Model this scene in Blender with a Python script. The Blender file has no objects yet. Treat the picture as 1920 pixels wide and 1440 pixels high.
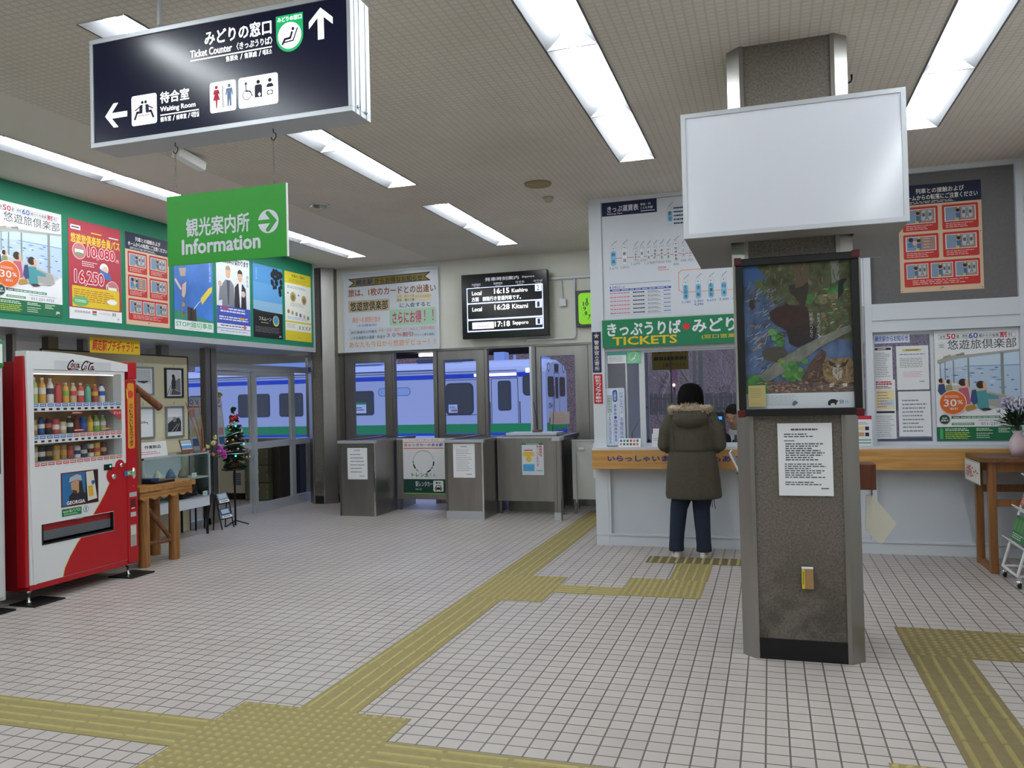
import bpy, bmesh, math, random
from math import sin, cos, pi, radians
from mathutils import Vector, Matrix
random.seed(7)
SC = bpy.context.scene
COL = SC.collection

# ---------------------------------------------------------------- camera
CAM_H = 1.5
YAW, PITCH, ROLL, FPX = -0.30680, 0.01504, 0.02470, 1522.75
def setup_camera():
    cy, sy = cos(YAW), sin(YAW)
    f = Vector((sy*cos(PITCH), cy*cos(PITCH), sin(PITCH)))
    r = Vector((cy, -sy, 0)); d = f.cross(r)
    r2 = cos(ROLL)*r + sin(ROLL)*d
    d2 = -sin(ROLL)*r + cos(ROLL)*d
    cd = bpy.data.cameras.new('camera'); cam = bpy.data.objects.new('camera', cd); COL.objects.link(cam)
    M = Matrix((r2, -d2, -f)).transposed().to_4x4(); M.translation = (0, 0, CAM_H)
    cam.matrix_world = M
    cd.sensor_fit = 'HORIZONTAL'; cd.sensor_width = 36; cd.lens = 36*FPX/1920
    cd.clip_start = 0.05; cd.clip_end = 400
    SC.camera = cam
setup_camera()

# ---------------------------------------------------------------- world: blue winter dusk
W = bpy.data.worlds.new('dusk'); SC.world = W; W.use_nodes = True
bg = W.node_tree.nodes['Background']
bg.inputs[0].default_value = (0.40, 0.53, 0.98, 1); bg.inputs[1].default_value = 1.25

# ---------------------------------------------------------------- exposure
vs = SC.view_settings
vs.view_transform = 'Standard'; vs.look = 'None'; vs.gamma = 1.0; vs.exposure = 0.0
vs.use_curve_mapping = False
TUBE_POWER = 44.0          # radiance of the fluorescent tubes

# ---------------------------------------------------------------- materials
def lin(h):
    if not isinstance(h, str): return tuple(h)
    h = h.lstrip('#'); out = []
    for i in (0, 2, 4):
        c = int(h[i:i+2], 16)/255
        out.append(c/12.92 if c <= 0.04045 else ((c+0.055)/1.055)**2.4)
    return tuple(out)
MATS = {}
def mat(name, col='808080', rough=0.5, metal=0.0, emit=0.0, emitcol=None, noise=None, bump=None, alpha=1.0, trans=0.0, ior=1.45, spec=0.5, coat=0.0):
    """noise=(scale, amount, stretch xyz) varies value; bump=(scale, strength)"""
    if name in MATS: return MATS[name]
    m = bpy.data.materials.new(name); m.use_nodes = True
    nt = m.node_tree; N = nt.nodes; L = nt.links; b = N['Principled BSDF']
    c = lin(col)
    b.inputs['Base Color'].default_value = (*c, 1); b.inputs['Roughness'].default_value = rough
    b.inputs['Metallic'].default_value = metal; b.inputs['IOR'].default_value = ior
    b.inputs['Specular IOR Level'].default_value = spec
    b.inputs['Coat Weight'].default_value = coat
    b.inputs['Transmission Weight'].default_value = trans
    b.inputs['Alpha'].default_value = alpha
    if emit:
        b.inputs['Emission Color'].default_value = (*lin(emitcol or col), 1); b.inputs['Emission Strength'].default_value = emit
    if noise or bump:
        tc = N.new('ShaderNodeTexCoord'); mp = N.new('ShaderNodeMapping'); L.new(tc.outputs['Object'], mp.inputs[0])
    if noise:
        sc, amt = noise[0], noise[1]
        if len(noise) > 2: mp.inputs['Scale'].default_value = noise[2]
        nz = N.new('ShaderNodeTexNoise'); nz.inputs['Scale'].default_value = sc; nz.inputs['Detail'].default_value = 5
        L.new(mp.outputs[0], nz.inputs['Vector'])
        rp = N.new('ShaderNodeValToRGB')
        lo = [max(0, x*(1-amt)) for x in c]; hi = [min(1, x*(1+amt)) for x in c]
        rp.color_ramp.elements[0].position = 0.3; rp.color_ramp.elements[0].color = (*lo, 1)
        rp.color_ramp.elements[1].position = 0.7; rp.color_ramp.elements[1].color = (*hi, 1)
        L.new(nz.outputs[0], rp.inputs[0]); L.new(rp.outputs[0], b.inputs['Base Color'])
    if bump:
        n2 = N.new('ShaderNodeTexNoise'); n2.inputs['Scale'].default_value = bump[0]; n2.inputs['Detail'].default_value = 4
        L.new(mp.outputs[0], n2.inputs['Vector'])
        bp = N.new('ShaderNodeBump'); bp.inputs['Strength'].default_value = bump[1]; bp.inputs['Distance'].default_value = 0.01
        L.new(n2.outputs[0], bp.inputs['Height']); L.new(bp.outputs[0], b.inputs['Normal'])
    MATS[name] = m; return m
def P(h, rough=0.55): return mat('print_'+h+('' if rough == 0.55 else '_%d' % int(rough*100)), h, rough)      # printed colour

def brick_mat(name, tile, grout, w, h, mortar, offset=(0, 0), rough=0.4, vary=0.06, bumpd=0.3, speck=0):
    m = bpy.data.materials.new(name); m.use_nodes = True; nt = m.node_tree; N = nt.nodes; L = nt.links; b = N['Principled BSDF']
    tc = N.new('ShaderNodeTexCoord'); mp = N.new('ShaderNodeMapping'); mp.vector_type = 'POINT'
    mp.inputs['Location'].default_value = (-offset[0], -offset[1], 0)
    L.new(tc.outputs['Object'], mp.inputs[0])
    br = N.new('ShaderNodeTexBrick'); br.offset = 0; br.squash = 1
    c = lin(tile); g = lin(grout)
    br.inputs['Color1'].default_value = (*[x*(1-vary) for x in c], 1); br.inputs['Color2'].default_value = (*[x*(1+vary) for x in c], 1)
    br.inputs['Mortar'].default_value = (*g, 1)
    br.inputs['Scale'].default_value = 1; br.inputs['Mortar Size'].default_value = mortar; br.inputs['Mortar Smooth'].default_value = 0.1
    br.inputs['Brick Width'].default_value = w; br.inputs['Row Height'].default_value = h; br.inputs['Bias'].default_value = 0
    L.new(mp.outputs[0], br.inputs['Vector'])
    src = br.outputs['Color']
    nz = N.new('ShaderNodeTexNoise'); nz.inputs['Scale'].default_value = 1.3; nz.inputs['Detail'].default_value = 6
    L.new(tc.outputs['Object'], nz.inputs['Vector'])
    mx = N.new('ShaderNodeMix'); mx.data_type = 'RGBA'; mx.blend_type = 'MULTIPLY'; mx.inputs[0].default_value = 1
    rp = N.new('ShaderNodeValToRGB'); rp.color_ramp.elements[0].position = .3; rp.color_ramp.elements[0].color = (.90, .89, .88, 1)
    rp.color_ramp.elements[1].position = .7; rp.color_ramp.elements[1].color = (1, 1, 1, 1)
    L.new(nz.outputs[0], rp.inputs[0]); L.new(src, mx.inputs[6]); L.new(rp.outputs[0], mx.inputs[7])
    L.new(mx.outputs[2], b.inputs['Base Color'])
    b.inputs['Roughness'].default_value = rough
    bp = N.new('ShaderNodeBump'); bp.inputs['Strength'].default_value = bumpd; bp.inputs['Distance'].default_value = 0.002; bp.invert = True
    L.new(br.outputs['Fac'], bp.inputs['Height']); L.new(bp.outputs[0], b.inputs['Normal'])
    MATS[name] = m; return m

def wood_mat(name, c1, c2, axis=0, rough=0.45, scale=3.0):
    m = bpy.data.materials.new(name); m.use_nodes = True; nt = m.node_tree; N = nt.nodes; L = nt.links; b = N['Principled BSDF']
    tc = N.new('ShaderNodeTexCoord'); mp = N.new('ShaderNodeMapping'); s = [14.0, 14.0, 14.0]; s[axis] = 0.7
    mp.inputs['Scale'].default_value = s; L.new(tc.outputs['Object'], mp.inputs[0])
    nz = N.new('ShaderNodeTexNoise'); nz.inputs['Scale'].default_value = scale; nz.inputs['Detail'].default_value = 6; nz.inputs['Distortion'].default_value = 0.6
    L.new(mp.outputs[0], nz.inputs['Vector'])
    rp = N.new('ShaderNodeValToRGB'); rp.color_ramp.elements[0].position = .32; rp.color_ramp.elements[0].color = (*lin(c1), 1)
    rp.color_ramp.elements[1].position = .68; rp.color_ramp.elements[1].color = (*lin(c2), 1)
    L.new(nz.outputs[0], rp.inputs[0]); L.new(rp.outputs[0], b.inputs['Base Color']); b.inputs['Roughness'].default_value = rough
    MATS[name] = m; return m

def glass_mat(name, tint=(0.975, 0.985, 0.985), strength=0.08):
    """thin pane: mostly clear, a little mirror"""
    m = bpy.data.materials.new(name); m.use_nodes = True; nt = m.node_tree; N = nt.nodes; L = nt.links
    for n in list(N):
        if n.type != 'OUTPUT_MATERIAL': N.remove(n)
    out = [n for n in N if n.type == 'OUTPUT_MATERIAL'][0]
    tr = N.new('ShaderNodeBsdfTransparent'); tr.inputs[0].default_value = (*tint, 1)
    gl = N.new('ShaderNodeBsdfGlossy'); gl.inputs['Roughness'].default_value = 0.03
    fr = N.new('ShaderNodeFresnel'); fr.inputs[0].default_value = 1.45
    ge = N.new('ShaderNodeNewGeometry'); k = N.new('ShaderNodeMath'); k.operation = 'SUBTRACT'; k.inputs[0].default_value = 1; L.new(ge.outputs['Backfacing'], k.inputs[1])
    k2 = N.new('ShaderNodeMath'); k2.operation = 'MULTIPLY'; L.new(fr.outputs[0], k2.inputs[0]); L.new(k.outputs[0], k2.inputs[1])      # mirror only on the outer face
    mx = N.new('ShaderNodeMixShader'); L.new(k2.outputs[0], mx.inputs[0]); L.new(tr.outputs[0], mx.inputs[1]); L.new(gl.outputs[0], mx.inputs[2])
    L.new(mx.outputs[0], out.inputs[0]); MATS[name] = m; return m

STEEL = mat('stainless', (0.34, 0.33, 0.315), 0.36, 1.0, noise=(6, 0.12, (1, 1, 0.15)))
STEEL_D = mat('stainless_dark', (0.22, 0.215, 0.205), 0.42, 1.0, noise=(5, 0.15, (1, 1, 0.2)))
CHROME = mat('chrome', (0.75, 0.75, 0.75), 0.12, 1.0)
ALU = mat('aluminium', 'C2C6CC', 0.42, 0.55)
ALUW = mat('white_aluminium', 'D3D8E0', 0.4)
GREYP = mat('grey_panel', 'C9CED7', 0.5, noise=(3, 0.03))
WALLB = mat('wall_beige_grey', 'D6D5CB', 0.75, noise=(2, 0.03))
WALLW = mat('wall_white', 'DCDAD6', 0.8)
PLAST = mat('plaster', 'DDD5CD', 0.85, bump=(60, 0.15))
BLACK = mat('black_plastic', '111113', 0.4)
BLACKM = mat('black_metal', '18181A', 0.35, 0.3)
WHITE = mat('white_gloss', 'EDEDED', 0.3)
PAPER = mat('paper', 'E9EAEE', 0.6)
TUBE = mat('fluorescent_tube', 'FFFFFF', 0.5, emit=TUBE_POWER, emitcol=(0.93, 1.0, 1.03))
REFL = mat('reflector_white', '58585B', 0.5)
REFLW = mat('trough_white', 'D4D4D6', 0.5)
GLASS = glass_mat('window_glass')
GLASS_C = glass_mat('case_glass', (0.90, 0.95, 0.94))

# ---------------------------------------------------------------- mesh builder
class MB:
    def __init__(s): s.v = []; s.f = []; s.m = []; s.sm = []; s.mats = []
    def mi(s, m):
        if m not in s.mats: s.mats.append(m)
        return s.mats.index(m)
    def add(s, verts, faces, m, smooth=False):
        o = len(s.v); s.v += [tuple(v) for v in verts]; k = s.mi(m)
        for f in faces: s.f.append([o+i for i in f]); s.m.append(k); s.sm.append(smooth)
    def box(s, x0, x1, y0, y1, z0, z1, m):
        v = [(x, y, z) for z in (z0, z1) for y in (y0, y1) for x in (x0, x1)]
        s.add(v, [(0, 2, 3, 1), (4, 5, 7, 6), (0, 1, 5, 4), (2, 6, 7, 3), (0, 4, 6, 2), (1, 3, 7, 5)], m)
    def obox(s, c, U, V, Wv, m):
        """box with centre c and half-vectors"""
        c, U, V, Wv = Vector(c), Vector(U), Vector(V), Vector(Wv)
        v = [c+a*U+b*V+d*Wv for d in (-1, 1) for b in (-1, 1) for a in (-1, 1)]
        fs = [(0, 2, 3, 1), (4, 5, 7, 6), (0, 1, 5, 4), (2, 6, 7, 3), (0, 4, 6, 2), (1, 3, 7, 5)]
        if U.cross(V).dot(Wv) < 0: fs = [f[::-1] for f in fs]
        s.add(v, fs, m)
    def bar(s, p0, p1, w, h, m, up=(0, 0, 1)):
        p0, p1 = Vector(p0), Vector(p1); d = (p1-p0); L = d.length; d.normalize()
        u = Vector(up)
        if abs(d.dot(u)) > .98: u = Vector((1, 0, 0))
        a = d.cross(u).normalized(); b = a.cross(d).normalized()
        s.obox((p0+p1)/2, d*L/2, a*w/2, b*h/2, m)
    def tube(s, pts, r, m, n=10, caps=True, smooth=True):
        pts = [Vector(p) for p in pts]; rs = r if isinstance(r, (list, tuple)) else [r]*len(pts)
        o = len(s.v); prev = None; rings = []
        for i, p in enumerate(pts):
            d = (pts[min(i+1, len(pts)-1)]-pts[max(i-1, 0)]).normalized()
            if prev is None:
                u = Vector((0, 0, 1)) if abs(d.z) < .9 else Vector((1, 0, 0))
                a = d.cross(u).normalized()
            else:
                a = (prev-d*prev.dot(d)).normalized()
            prev = a; b = d.cross(a)
            rings.append([p+(a*cos(2*pi*k/n)+b*sin(2*pi*k/n))*rs[i] for k in range(n)])
        s.loft(rings, m, caps, smooth)
    def loft(s, rings, m, caps=True, smooth=True, closed=True):
        n = len(rings[0]); v = [p for r in rings for p in r]; f = []
        for i in range(len(rings)-1):
            for k in range(n if closed else n-1):
                k2 = (k+1) % n
                f.append((i*n+k, i*n+k2, (i+1)*n+k2, (i+1)*n+k))
        s.add(v, f, m, smooth)
        if caps:
            s.add(rings[0], [tuple(range(n))[::-1]], m); s.add(rings[-1], [tuple(range(n))], m)
    def lathe(s, prof, c, m, n=20, axis='z', smooth=True):
        c = Vector(c); rings = []
        for r, h in prof:
            ring = []
            for k in range(n):
                a = 2*pi*k/n
                if axis == 'z': ring.append(c+Vector((r*cos(a), r*sin(a), h)))
                elif axis == 'y': ring.append(c+Vector((r*sin(a), h, r*cos(a))))
                else: ring.append(c+Vector((h, r*cos(a), r*sin(a))))
            rings.append(ring)
        s.loft(rings, m, True, smooth)
    def ball(s, c, r, m, nu=14, nv=9, rot=None):
        c = Vector(c); r = Vector(r if isinstance(r, (tuple, list)) else (r, r, r)); v = []; f = []
        for i in range(nv+1):
            t = pi*i/nv
            for k in range(nu):
                a = 2*pi*k/nu; p = Vector((r.x*sin(t)*cos(a), r.y*sin(t)*sin(a), r.z*cos(t)))
                if rot: p = rot @ p
                v.append(c+p)
        for i in range(nv):
            for k in range(nu):
                k2 = (k+1) % nu; f.append((i*nu+k, (i+1)*nu+k, (i+1)*nu+k2, i*nu+k2))
        s.add(v, f, m, True)
    def limb(s, pts, rs, m, n=12):
        """tapered limb with round ends"""
        s.tube(pts, rs, m, n)
        for p, r in zip(pts, rs): s.ball(p, r*0.995, m, n, 8)
    def prism(s, poly, axis, a0, a1, m, smooth=False):
        """extrude a 2-D outline along an axis; poly in the two other axes (x:(y,z) y:(x,z) z:(x,y))"""
        def P3(p, a): return {'x': (a, p[0], p[1]), 'y': (p[0], a, p[1]), 'z': (p[0], p[1], a)}[axis]
        n = len(poly); v = [P3(p, a0) for p in poly]+[P3(p, a1) for p in poly]
        s.add(v, [tuple(range(n)), tuple(range(2*n-1, n-1, -1))], m)
        s.add(v, [(i, (i+1) % n, n+(i+1) % n, n+i) for i in range(n)], m, smooth)
    def torus(s, c, R, r, m, axis='z', n=24, k=8, a0=0, a1=2*pi):
        c = Vector(c); pts = []
        for i in range(n+1):
            a = a0+(a1-a0)*i/n; q = (R*cos(a), R*sin(a))
            pts.append(c+Vector({'z': (q[0], q[1], 0), 'y': (q[0], 0, q[1]), 'x': (0, q[0], q[1])}[axis]))
        s.tube(pts, r, m, k, False)
    def grid_wall(s, axis, a0, a1, u0, u1, w0, w1, holes, m):
        """slab across an axis with rectangular holes (u,w = the other two axes in xyz order)"""
        us = sorted({u0, u1, *[h[0] for h in holes], *[h[1] for h in holes]}); ws = sorted({w0, w1, *[h[2] for h in holes], *[h[3] for h in holes]})
        us = [u for u in us if u0 <= u <= u1]; ws = [w for w in ws if w0 <= w <= w1]
        for i in range(len(us)-1):
            for j in range(len(ws)-1):
                cu, cw = (us[i]+us[i+1])/2, (ws[j]+ws[j+1])/2
                if any(h[0] < cu < h[1] and h[2] < cw < h[3] for h in holes): continue
                if axis == 'z': s.box(us[i], us[i+1], ws[j], ws[j+1], a0, a1, m)
                elif axis == 'y': s.box(us[i], us[i+1], a0, a1, ws[j], ws[j+1], m)
                else: s.box(a0, a1, us[i], us[i+1], ws[j], ws[j+1], m)
    def build(s, name, parent=None, loc=None, local=False, bevel=0, subsurf=0, fixn=False):
        """link as one mesh object. World coords in; local=True: coords already relative to the parent / loc"""
        me = bpy.data.meshes.new(name)
        if parent is None and loc is None:
            xs, ys, zs = zip(*s.v)
            loc = ((min(xs)+max(xs))/2, (min(ys)+max(ys))/2, min(zs))
        base = Vector((0, 0, 0))
        if not local:
            if parent is not None:
                o = parent
                while o: base += o.location; o = o.parent
            elif loc is not None: base = Vector(loc)
        me.from_pydata([tuple(Vector(v)-base) for v in s.v], [], s.f)
        for m in s.mats: me.materials.append(m)
        me.polygons.foreach_set('material_index', s.m); me.polygons.foreach_set('use_smooth', s.sm)
        me.update()
        o = bpy.data.objects.new(name, me); COL.objects.link(o)
        if parent is not None: o.parent = parent
        if parent is None and loc is not None: o.location = loc
        if fixn:
            b = bmesh.new(); b.from_mesh(me); bmesh.ops.recalc_face_normals(b, faces=b.faces); b.to_mesh(me); b.free()
        if bevel:
            md = o.modifiers.new('edges', 'BEVEL'); md.width = bevel; md.segments = 2; md.limit_method = 'ANGLE'; md.angle_limit = radians(40)
        if subsurf:
            md = o.modifiers.new('smooth', 'SUBSURF'); md.levels = subsurf; md.render_levels = subsurf
        return o

def _each(mb):
    par = list(range(len(mb.v)))
    def find(i):
        while par[i] != i: par[i] = par[par[i]]; i = par[i]
        return i
    for f in mb.f:
        r = find(f[0])
        for i in f[1:]: par[find(i)] = r
    grp = {}
    for k, f in enumerate(mb.f): grp.setdefault(find(f[0]), []).append(k)
    for ks in grp.values():
        o = MB(); idx = {}
        for k in ks:
            q = []
            for i in mb.f[k]:
                if i not in idx: idx[i] = len(o.v); o.v.append(mb.v[i])
                q.append(idx[i])
            o.f.append(q); o.m.append(o.mi(mb.mats[mb.m[k]])); o.sm.append(mb.sm[k])
        yield o
def build_each(mb, name, parent, bevel=0):
    """every separate piece of the builder becomes a part of its own"""
    return [o.build(name, parent, bevel=bevel) for o in _each(mb)]

def tag(o, label=None, cat=None, group=None, kind=None):
    if label: o['label'] = label
    if cat: o['category'] = cat
    if group: o['group'] = group
    if kind: o['kind'] = kind
    return o
def thing(name, label, cat, loc, group=None, rz=0):
    o = bpy.data.objects.new(name, None); COL.objects.link(o); o.location = loc; o.rotation_euler = (0, 0, rz); o.empty_display_size = 0.1
    return tag(o, label, cat, group)
def struct(name, mb, label=None, bevel=0, loc=(0, 0, 0)):
    o = mb.build(name, None, loc, bevel=bevel); o['kind'] = 'structure'
    if label: o['label'] = label
    return o

# ---------------------------------------------------------------- lettering
_TX = {}
_fc = bpy.data.curves.new('lettering', 'FONT'); _fc.resolution_u = 2
_fo = bpy.data.objects.new('lettering', _fc)
def glyphs(t, bold=0.0):
    """outline mesh of a string, from the application's own font: ([verts], [faces], bbox)"""
    k = (t, bold)
    if k not in _TX:
        _fc.offset = bold; _fc.body = t
        me = bpy.data.meshes.new_from_object(_fo)
        v = [(a.co.x, a.co.y) for a in me.vertices]; f = [tuple(p.vertices) for p in me.polygons]
        bpy.data.meshes.remove(me)
        xs = [a[0] for a in v] or [0, 1]; ys = [a[1] for a in v] or [0, 1]
        _TX[k] = (v, f, (min(xs), max(xs), min(ys), max(ys)))
    return _TX[k]

class Canvas:
    """a flat printed sheet: a thin backing and shapes laid on it, all in ONE mesh. x 0..1 left to right, y 0..1 top to bottom."""
    STEP = 0.0006
    def __init__(s, O, U, V, w, h, m, thick=0.003, mb=None, back=True):
        s.O, s.U, s.V = Vector(O), Vector(U).normalized(), Vector(V).normalized(); s.N = s.U.cross(s.V)
        s.w, s.h = w, h; s.mb = mb or MB(); s.t = thick; s.lv = []
        if back:
            c = s.O+s.U*w/2+s.V*h/2+s.N*thick/2
            s.mb.obox(c, s.U*w/2, s.V*h/2, s.N*thick/2, m)
    def p(s, x, y, l): return s.O+s.U*(x*s.w)+s.V*((1-y)*s.h)+s.N*(s.t+s.STEP*l)
    def level(s, x0, y0, x1, y1):
        l = 0
        for b in s.lv:
            if b[0] < x1 and b[2] > x0 and b[1] < y1 and b[3] > y0: l = max(l, b[4])
        l += 1; s.lv.append((x0, y0, x1, y1, l)); return l
    def poly(s, pts, m, l=None):
        xs = [p[0] for p in pts]; ys = [p[1] for p in pts]
        if l is None: l = s.level(min(xs), min(ys), max(xs), max(ys))
        v = [s.p(x, y, l) for x, y in pts]
        # orient towards N
        a = sum(pts[i][0]*pts[(i+1) % len(pts)][1]-pts[(i+1) % len(pts)][0]*pts[i][1] for i in range(len(pts)))
        f = tuple(range(len(pts))); s.mb.add(v, [f[::-1] if a > 0 else f], m)
    def rect(s, x0, y0, x1, y1, m): s.poly([(x0, y0), (x1, y0), (x1, y1), (x0, y1)], m)
    def rrect(s, x0, y0, x1, y1, m, r=0.02):
        """r in metres"""
        rx, ry = r/s.w, r/s.h; pts = []
        for cx, cy, a in ((x1-rx, y0+ry, -90), (x1-rx, y1-ry, 0), (x0+rx, y1-ry, 90), (x0+rx, y0+ry, 180)):
            for k in range(5):
                t = radians(a+90*k/4); pts.append((cx+rx*cos(t), cy+ry*sin(t)))
        s.poly(pts, m)
    def circ(s, x, y, r, m, n=24, sy=1.0, a0=0, a1=360):
        """r as a share of the width"""
        ry = r*s.w/s.h*sy
        if a1-a0 >= 360: pts = [(x+r*cos(2*pi*k/n), y+ry*sin(2*pi*k/n)) for k in range(n)]
        else: pts = [(x+r*cos(radians(a0+(a1-a0)*k/n)), y+ry*sin(radians(a0+(a1-a0)*k/n))) for k in range(n+1)]
        s.poly(pts, m)
    def line(s, pts, wd, m):
        """stroke, width in metres"""
        xs = [p[0] for p in pts]; ys = [p[1] for p in pts]; e = wd/s.w; l = s.level(min(xs)-e, min(ys)-e, max(xs)+e, max(ys)+e)
        for (xa, ya), (xb, yb) in zip(pts[:-1], pts[1:]):
            dx, dy = (xb-xa)*s.w, (yb-ya)*s.h; L = math.hypot(dx, dy) or 1e-6
            nx, ny = -dy/L*wd/2/s.w, dx/L*wd/2/s.h; ex, ey = dx/L*wd/4/s.w, dy/L*wd/4/s.h
            s.poly([(xa+nx-ex, ya+ny-ey), (xb+nx+ex, yb+ny+ey), (xb-nx+ex, yb-ny+ey), (xa-nx-ex, ya-ny-ey)], m, l)
    def ring(s, x, y, r, wd, m, n=28, a0=0, a1=360):
        k = s.w/s.h
        s.line([(x+r*cos(radians(a0+(a1-a0)*i/n)), y+r*k*sin(radians(a0+(a1-a0)*i/n))) for i in range(n+1)], wd, m)
    def frame(s, x0, y0, x1, y1, wd, m): s.line([(x0, y0), (x1, y0), (x1, y1), (x0, y1), (x0, y0)], wd, m)
    def text(s, t, x0, y0, x1, y1, m, bold=0.012, keep=None, slant=0.0, rot=0):
        """fit the string into the box; keep='l'|'c'|'r' keeps the letters' own proportions"""
        v, f, (a, b, c, d) = glyphs(t, 0.0); v = [(x, y, 6) for x, y in v]; bold *= .75
        if bold > 0:                                        # heavier strokes: the outline laid down several times, slightly shifted
            v0, f0, n0 = v, f, len(v); v = list(v0); f = list(f0)
            for k in range(6):
                g = 2*pi*k/6; o = len(v); v += [(x+bold*1.1*cos(g), y+bold*1.1*sin(g), k) for x, y, _ in v0]; f += [tuple(o+i for i in q) for q in f0]
            a, b, c, d = a-bold*1.1, b+bold*1.1, c-bold*1.1, d+bold*1.1
        W0, H0 = max(b-a, 1e-6), max(d-c, 1e-6)
        bw, bh = (x1-x0)*s.w, (y1-y0)*s.h
        if rot in (90, -90): bw, bh = bh, bw
        sx, sy = bw/W0, bh/H0
        ox = 0
        if keep:
            k = min(sx, sy); ox = {'l': 0, 'c': (bw-W0*k)/2, 'r': bw-W0*k}[keep]; sx = sy = k
        l = s.level(x0, y0, x1, y1); vv = []
        for X, Y, K in v:
            px, py = ox+(X-a)*sx+(Y-c)*sy*slant, (Y-c)*sy
            if rot == 90: px, py = bh-py, px
            elif rot == -90: px, py = py, bw-px
            vv.append(s.O+s.U*(x0*s.w+px)+s.V*((1-y1)*s.h+py)+s.N*(s.t+s.STEP*l+K*6e-5))
        s.mb.add(vv, f, m)
    def vtext(s, t, x0, y0, x1, y1, m, bold=0.012):
        n = len(t); H = (y1-y0)/n
        for i, ch in enumerate(t):
            if ch.strip(): 
                if ch == 'ー': s.rect((x0+x1)/2-(x1-x0)*.08, y0+H*(i+.12), (x0+x1)/2+(x1-x0)*.08, y0+H*(i+.88), m)
                else: s.text(ch, x0, y0+H*(i+.06), x1, y0+H*(i+.94), m, bold)
    def lines(s, x0, y0, x1, y1, n, m, fill=0.5, ragged=0.25, seg=True, seed=0):
        """illegible small print"""
        rnd = random.Random(seed+n); H = (y1-y0)/n; l = s.level(x0, y0, x1, y1)
        for i in range(n):
            ya = y0+H*(i+(1-fill)/2); yb = ya+H*fill; xe = x1-(x1-x0)*ragged*rnd.random(); x = x0
            while x < xe-1e-4:
                L = (x1-x0)*(rnd.uniform(.04, .16) if seg else 2); xb = min(xe, x+L)
                s.poly([(x, ya), (xb, ya), (xb, yb), (x, yb)], m, l); x = xb+(x1-x0)*.022
    def build(s, name, parent=None, loc=None): return s.mb.build(name, parent, loc)
X_, Y_, Z_ = (1, 0, 0), (0, 1, 0), (0, 0, 1)
# ================================================================ THE SETTING
CEIL = 3.445
FLOORM = brick_mat('floor_tile', 'BDB5B1', '6A6563', 0.0966, 0.0932, 0.0042, (-0.057, -0.02), 0.42, 0.035, 0.5)
CEILM = brick_mat('ceiling_tile', 'DCD5CA', 'CDC5BA', 0.052, 0.045, 0.006, (0, 0), 0.85, 0.02, 0.4)
GRAN = mat('granite', '6E6860', 0.33, noise=(90, 0.35))
def granite():
    m = GRAN; nt = m.node_tree; N = nt.nodes; L = nt.links; b = N['Principled BSDF']
    tc = [n for n in N if n.type == 'TEX_COORD'][0]; rp = [n for n in N if n.type == 'VALTORGB'][0]
    nz = N.new('ShaderNodeTexNoise'); nz.inputs['Scale'].default_value = 5; nz.inputs['Detail'].default_value = 8; nz.inputs['Roughness'].default_value = .7
    L.new(tc.outputs['Object'], nz.inputs['Vector'])
    sep = N.new('ShaderNodeSeparateXYZ'); L.new(tc.outputs['Object'], sep.inputs[0])
    # old water stains low on the column
    mr = N.new('ShaderNodeMapRange'); mr.inputs[1].default_value = 0.75; mr.inputs[2].default_value = 0.2; mr.inputs[3].default_value = 0.0; mr.inputs[4].default_value = 0.8
    L.new(sep.outputs[2], mr.inputs[0])
    r2 = N.new('ShaderNodeValToRGB'); r2.color_ramp.elements[0].position = .42; r2.color_ramp.elements[0].color = (.40, .38, .35, 1); r2.color_ramp.elements[1].position = .6; r2.color_ramp.elements[1].color = (1, 1, 1, 1)
    L.new(nz.outputs[0], r2.inputs[0])
    mx = N.new('ShaderNodeMix'); mx.data_type = 'RGBA'; mx.blend_type = 'MULTIPLY'
    L.new(mr.outputs[0], mx.inputs[0]); L.new(rp.outputs[0], mx.inputs[6]); L.new(r2.outputs[0], mx.inputs[7]); L.new(mx.outputs[2], b.inputs['Base Color'])
granite()
GREEN = mat('green_board', '15785A', 0.6)
PIN = mat('grey_felt', '6F6D6E', 0.9, noise=(40, 0.05))
OAK = wood_mat('oak_ledge', 'B98545', 'CFA062', 0, 0.4)
SOIL = mat('platform_asphalt', '6A6870', 0.9, noise=(8, 0.12))

m = MB(); m.box(-10.2, 2.4, -4.2, 11.6, -0.12, 0, FLOORM); struct('floor', m, 'pale square floor tiles with dark joints')
# light troughs: (x centre, y0, y1, lamps)
TROF = []
for xc in (-5.30, -3.15, -1.0, 1.11):
    TROF.append((xc, -1.05, 2.46, 3)); TROF.append((xc, 3.25, 6.76, 3))
TROF += [(-5.30, 7.53, 9.88, 2), (-3.15, 7.53, 9.88, 2)]
holes = [(x-.145, x+.145, a, b) for x, a, b, n in TROF]
m = MB(); m.grid_wall('z', CEIL, CEIL+.03, -4.45, 2.3, -4.2, 10.9, [h for h in holes if h[0] > -4.4], CEILM); struct('ceiling', m, 'perforated acoustic ceiling tiles')
m = MB(); m.grid_wall('z', CEIL, CEIL+.03, -7.0, -4.45, -4.2, 10.9, [h for h in holes if h[0] < -4.4], PLAST); struct('ceiling_plain', m, 'plain plastered ceiling over the gallery side')
m = MB(); m.box(-7.0, 2.4, -4.2, 11.0, CEIL+.16, CEIL+.2, WALLW); struct('ceiling_slab', m)
m = MB(); m.box(2.12, 2.3, -4.2, 8.1, 0, CEIL, WALLW); struct('wall_right', m)
m = MB(); m.box(-10.2, 2.3, -4.3, -4.15, 0, CEIL, WALLW); struct('wall_front', m)

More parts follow.
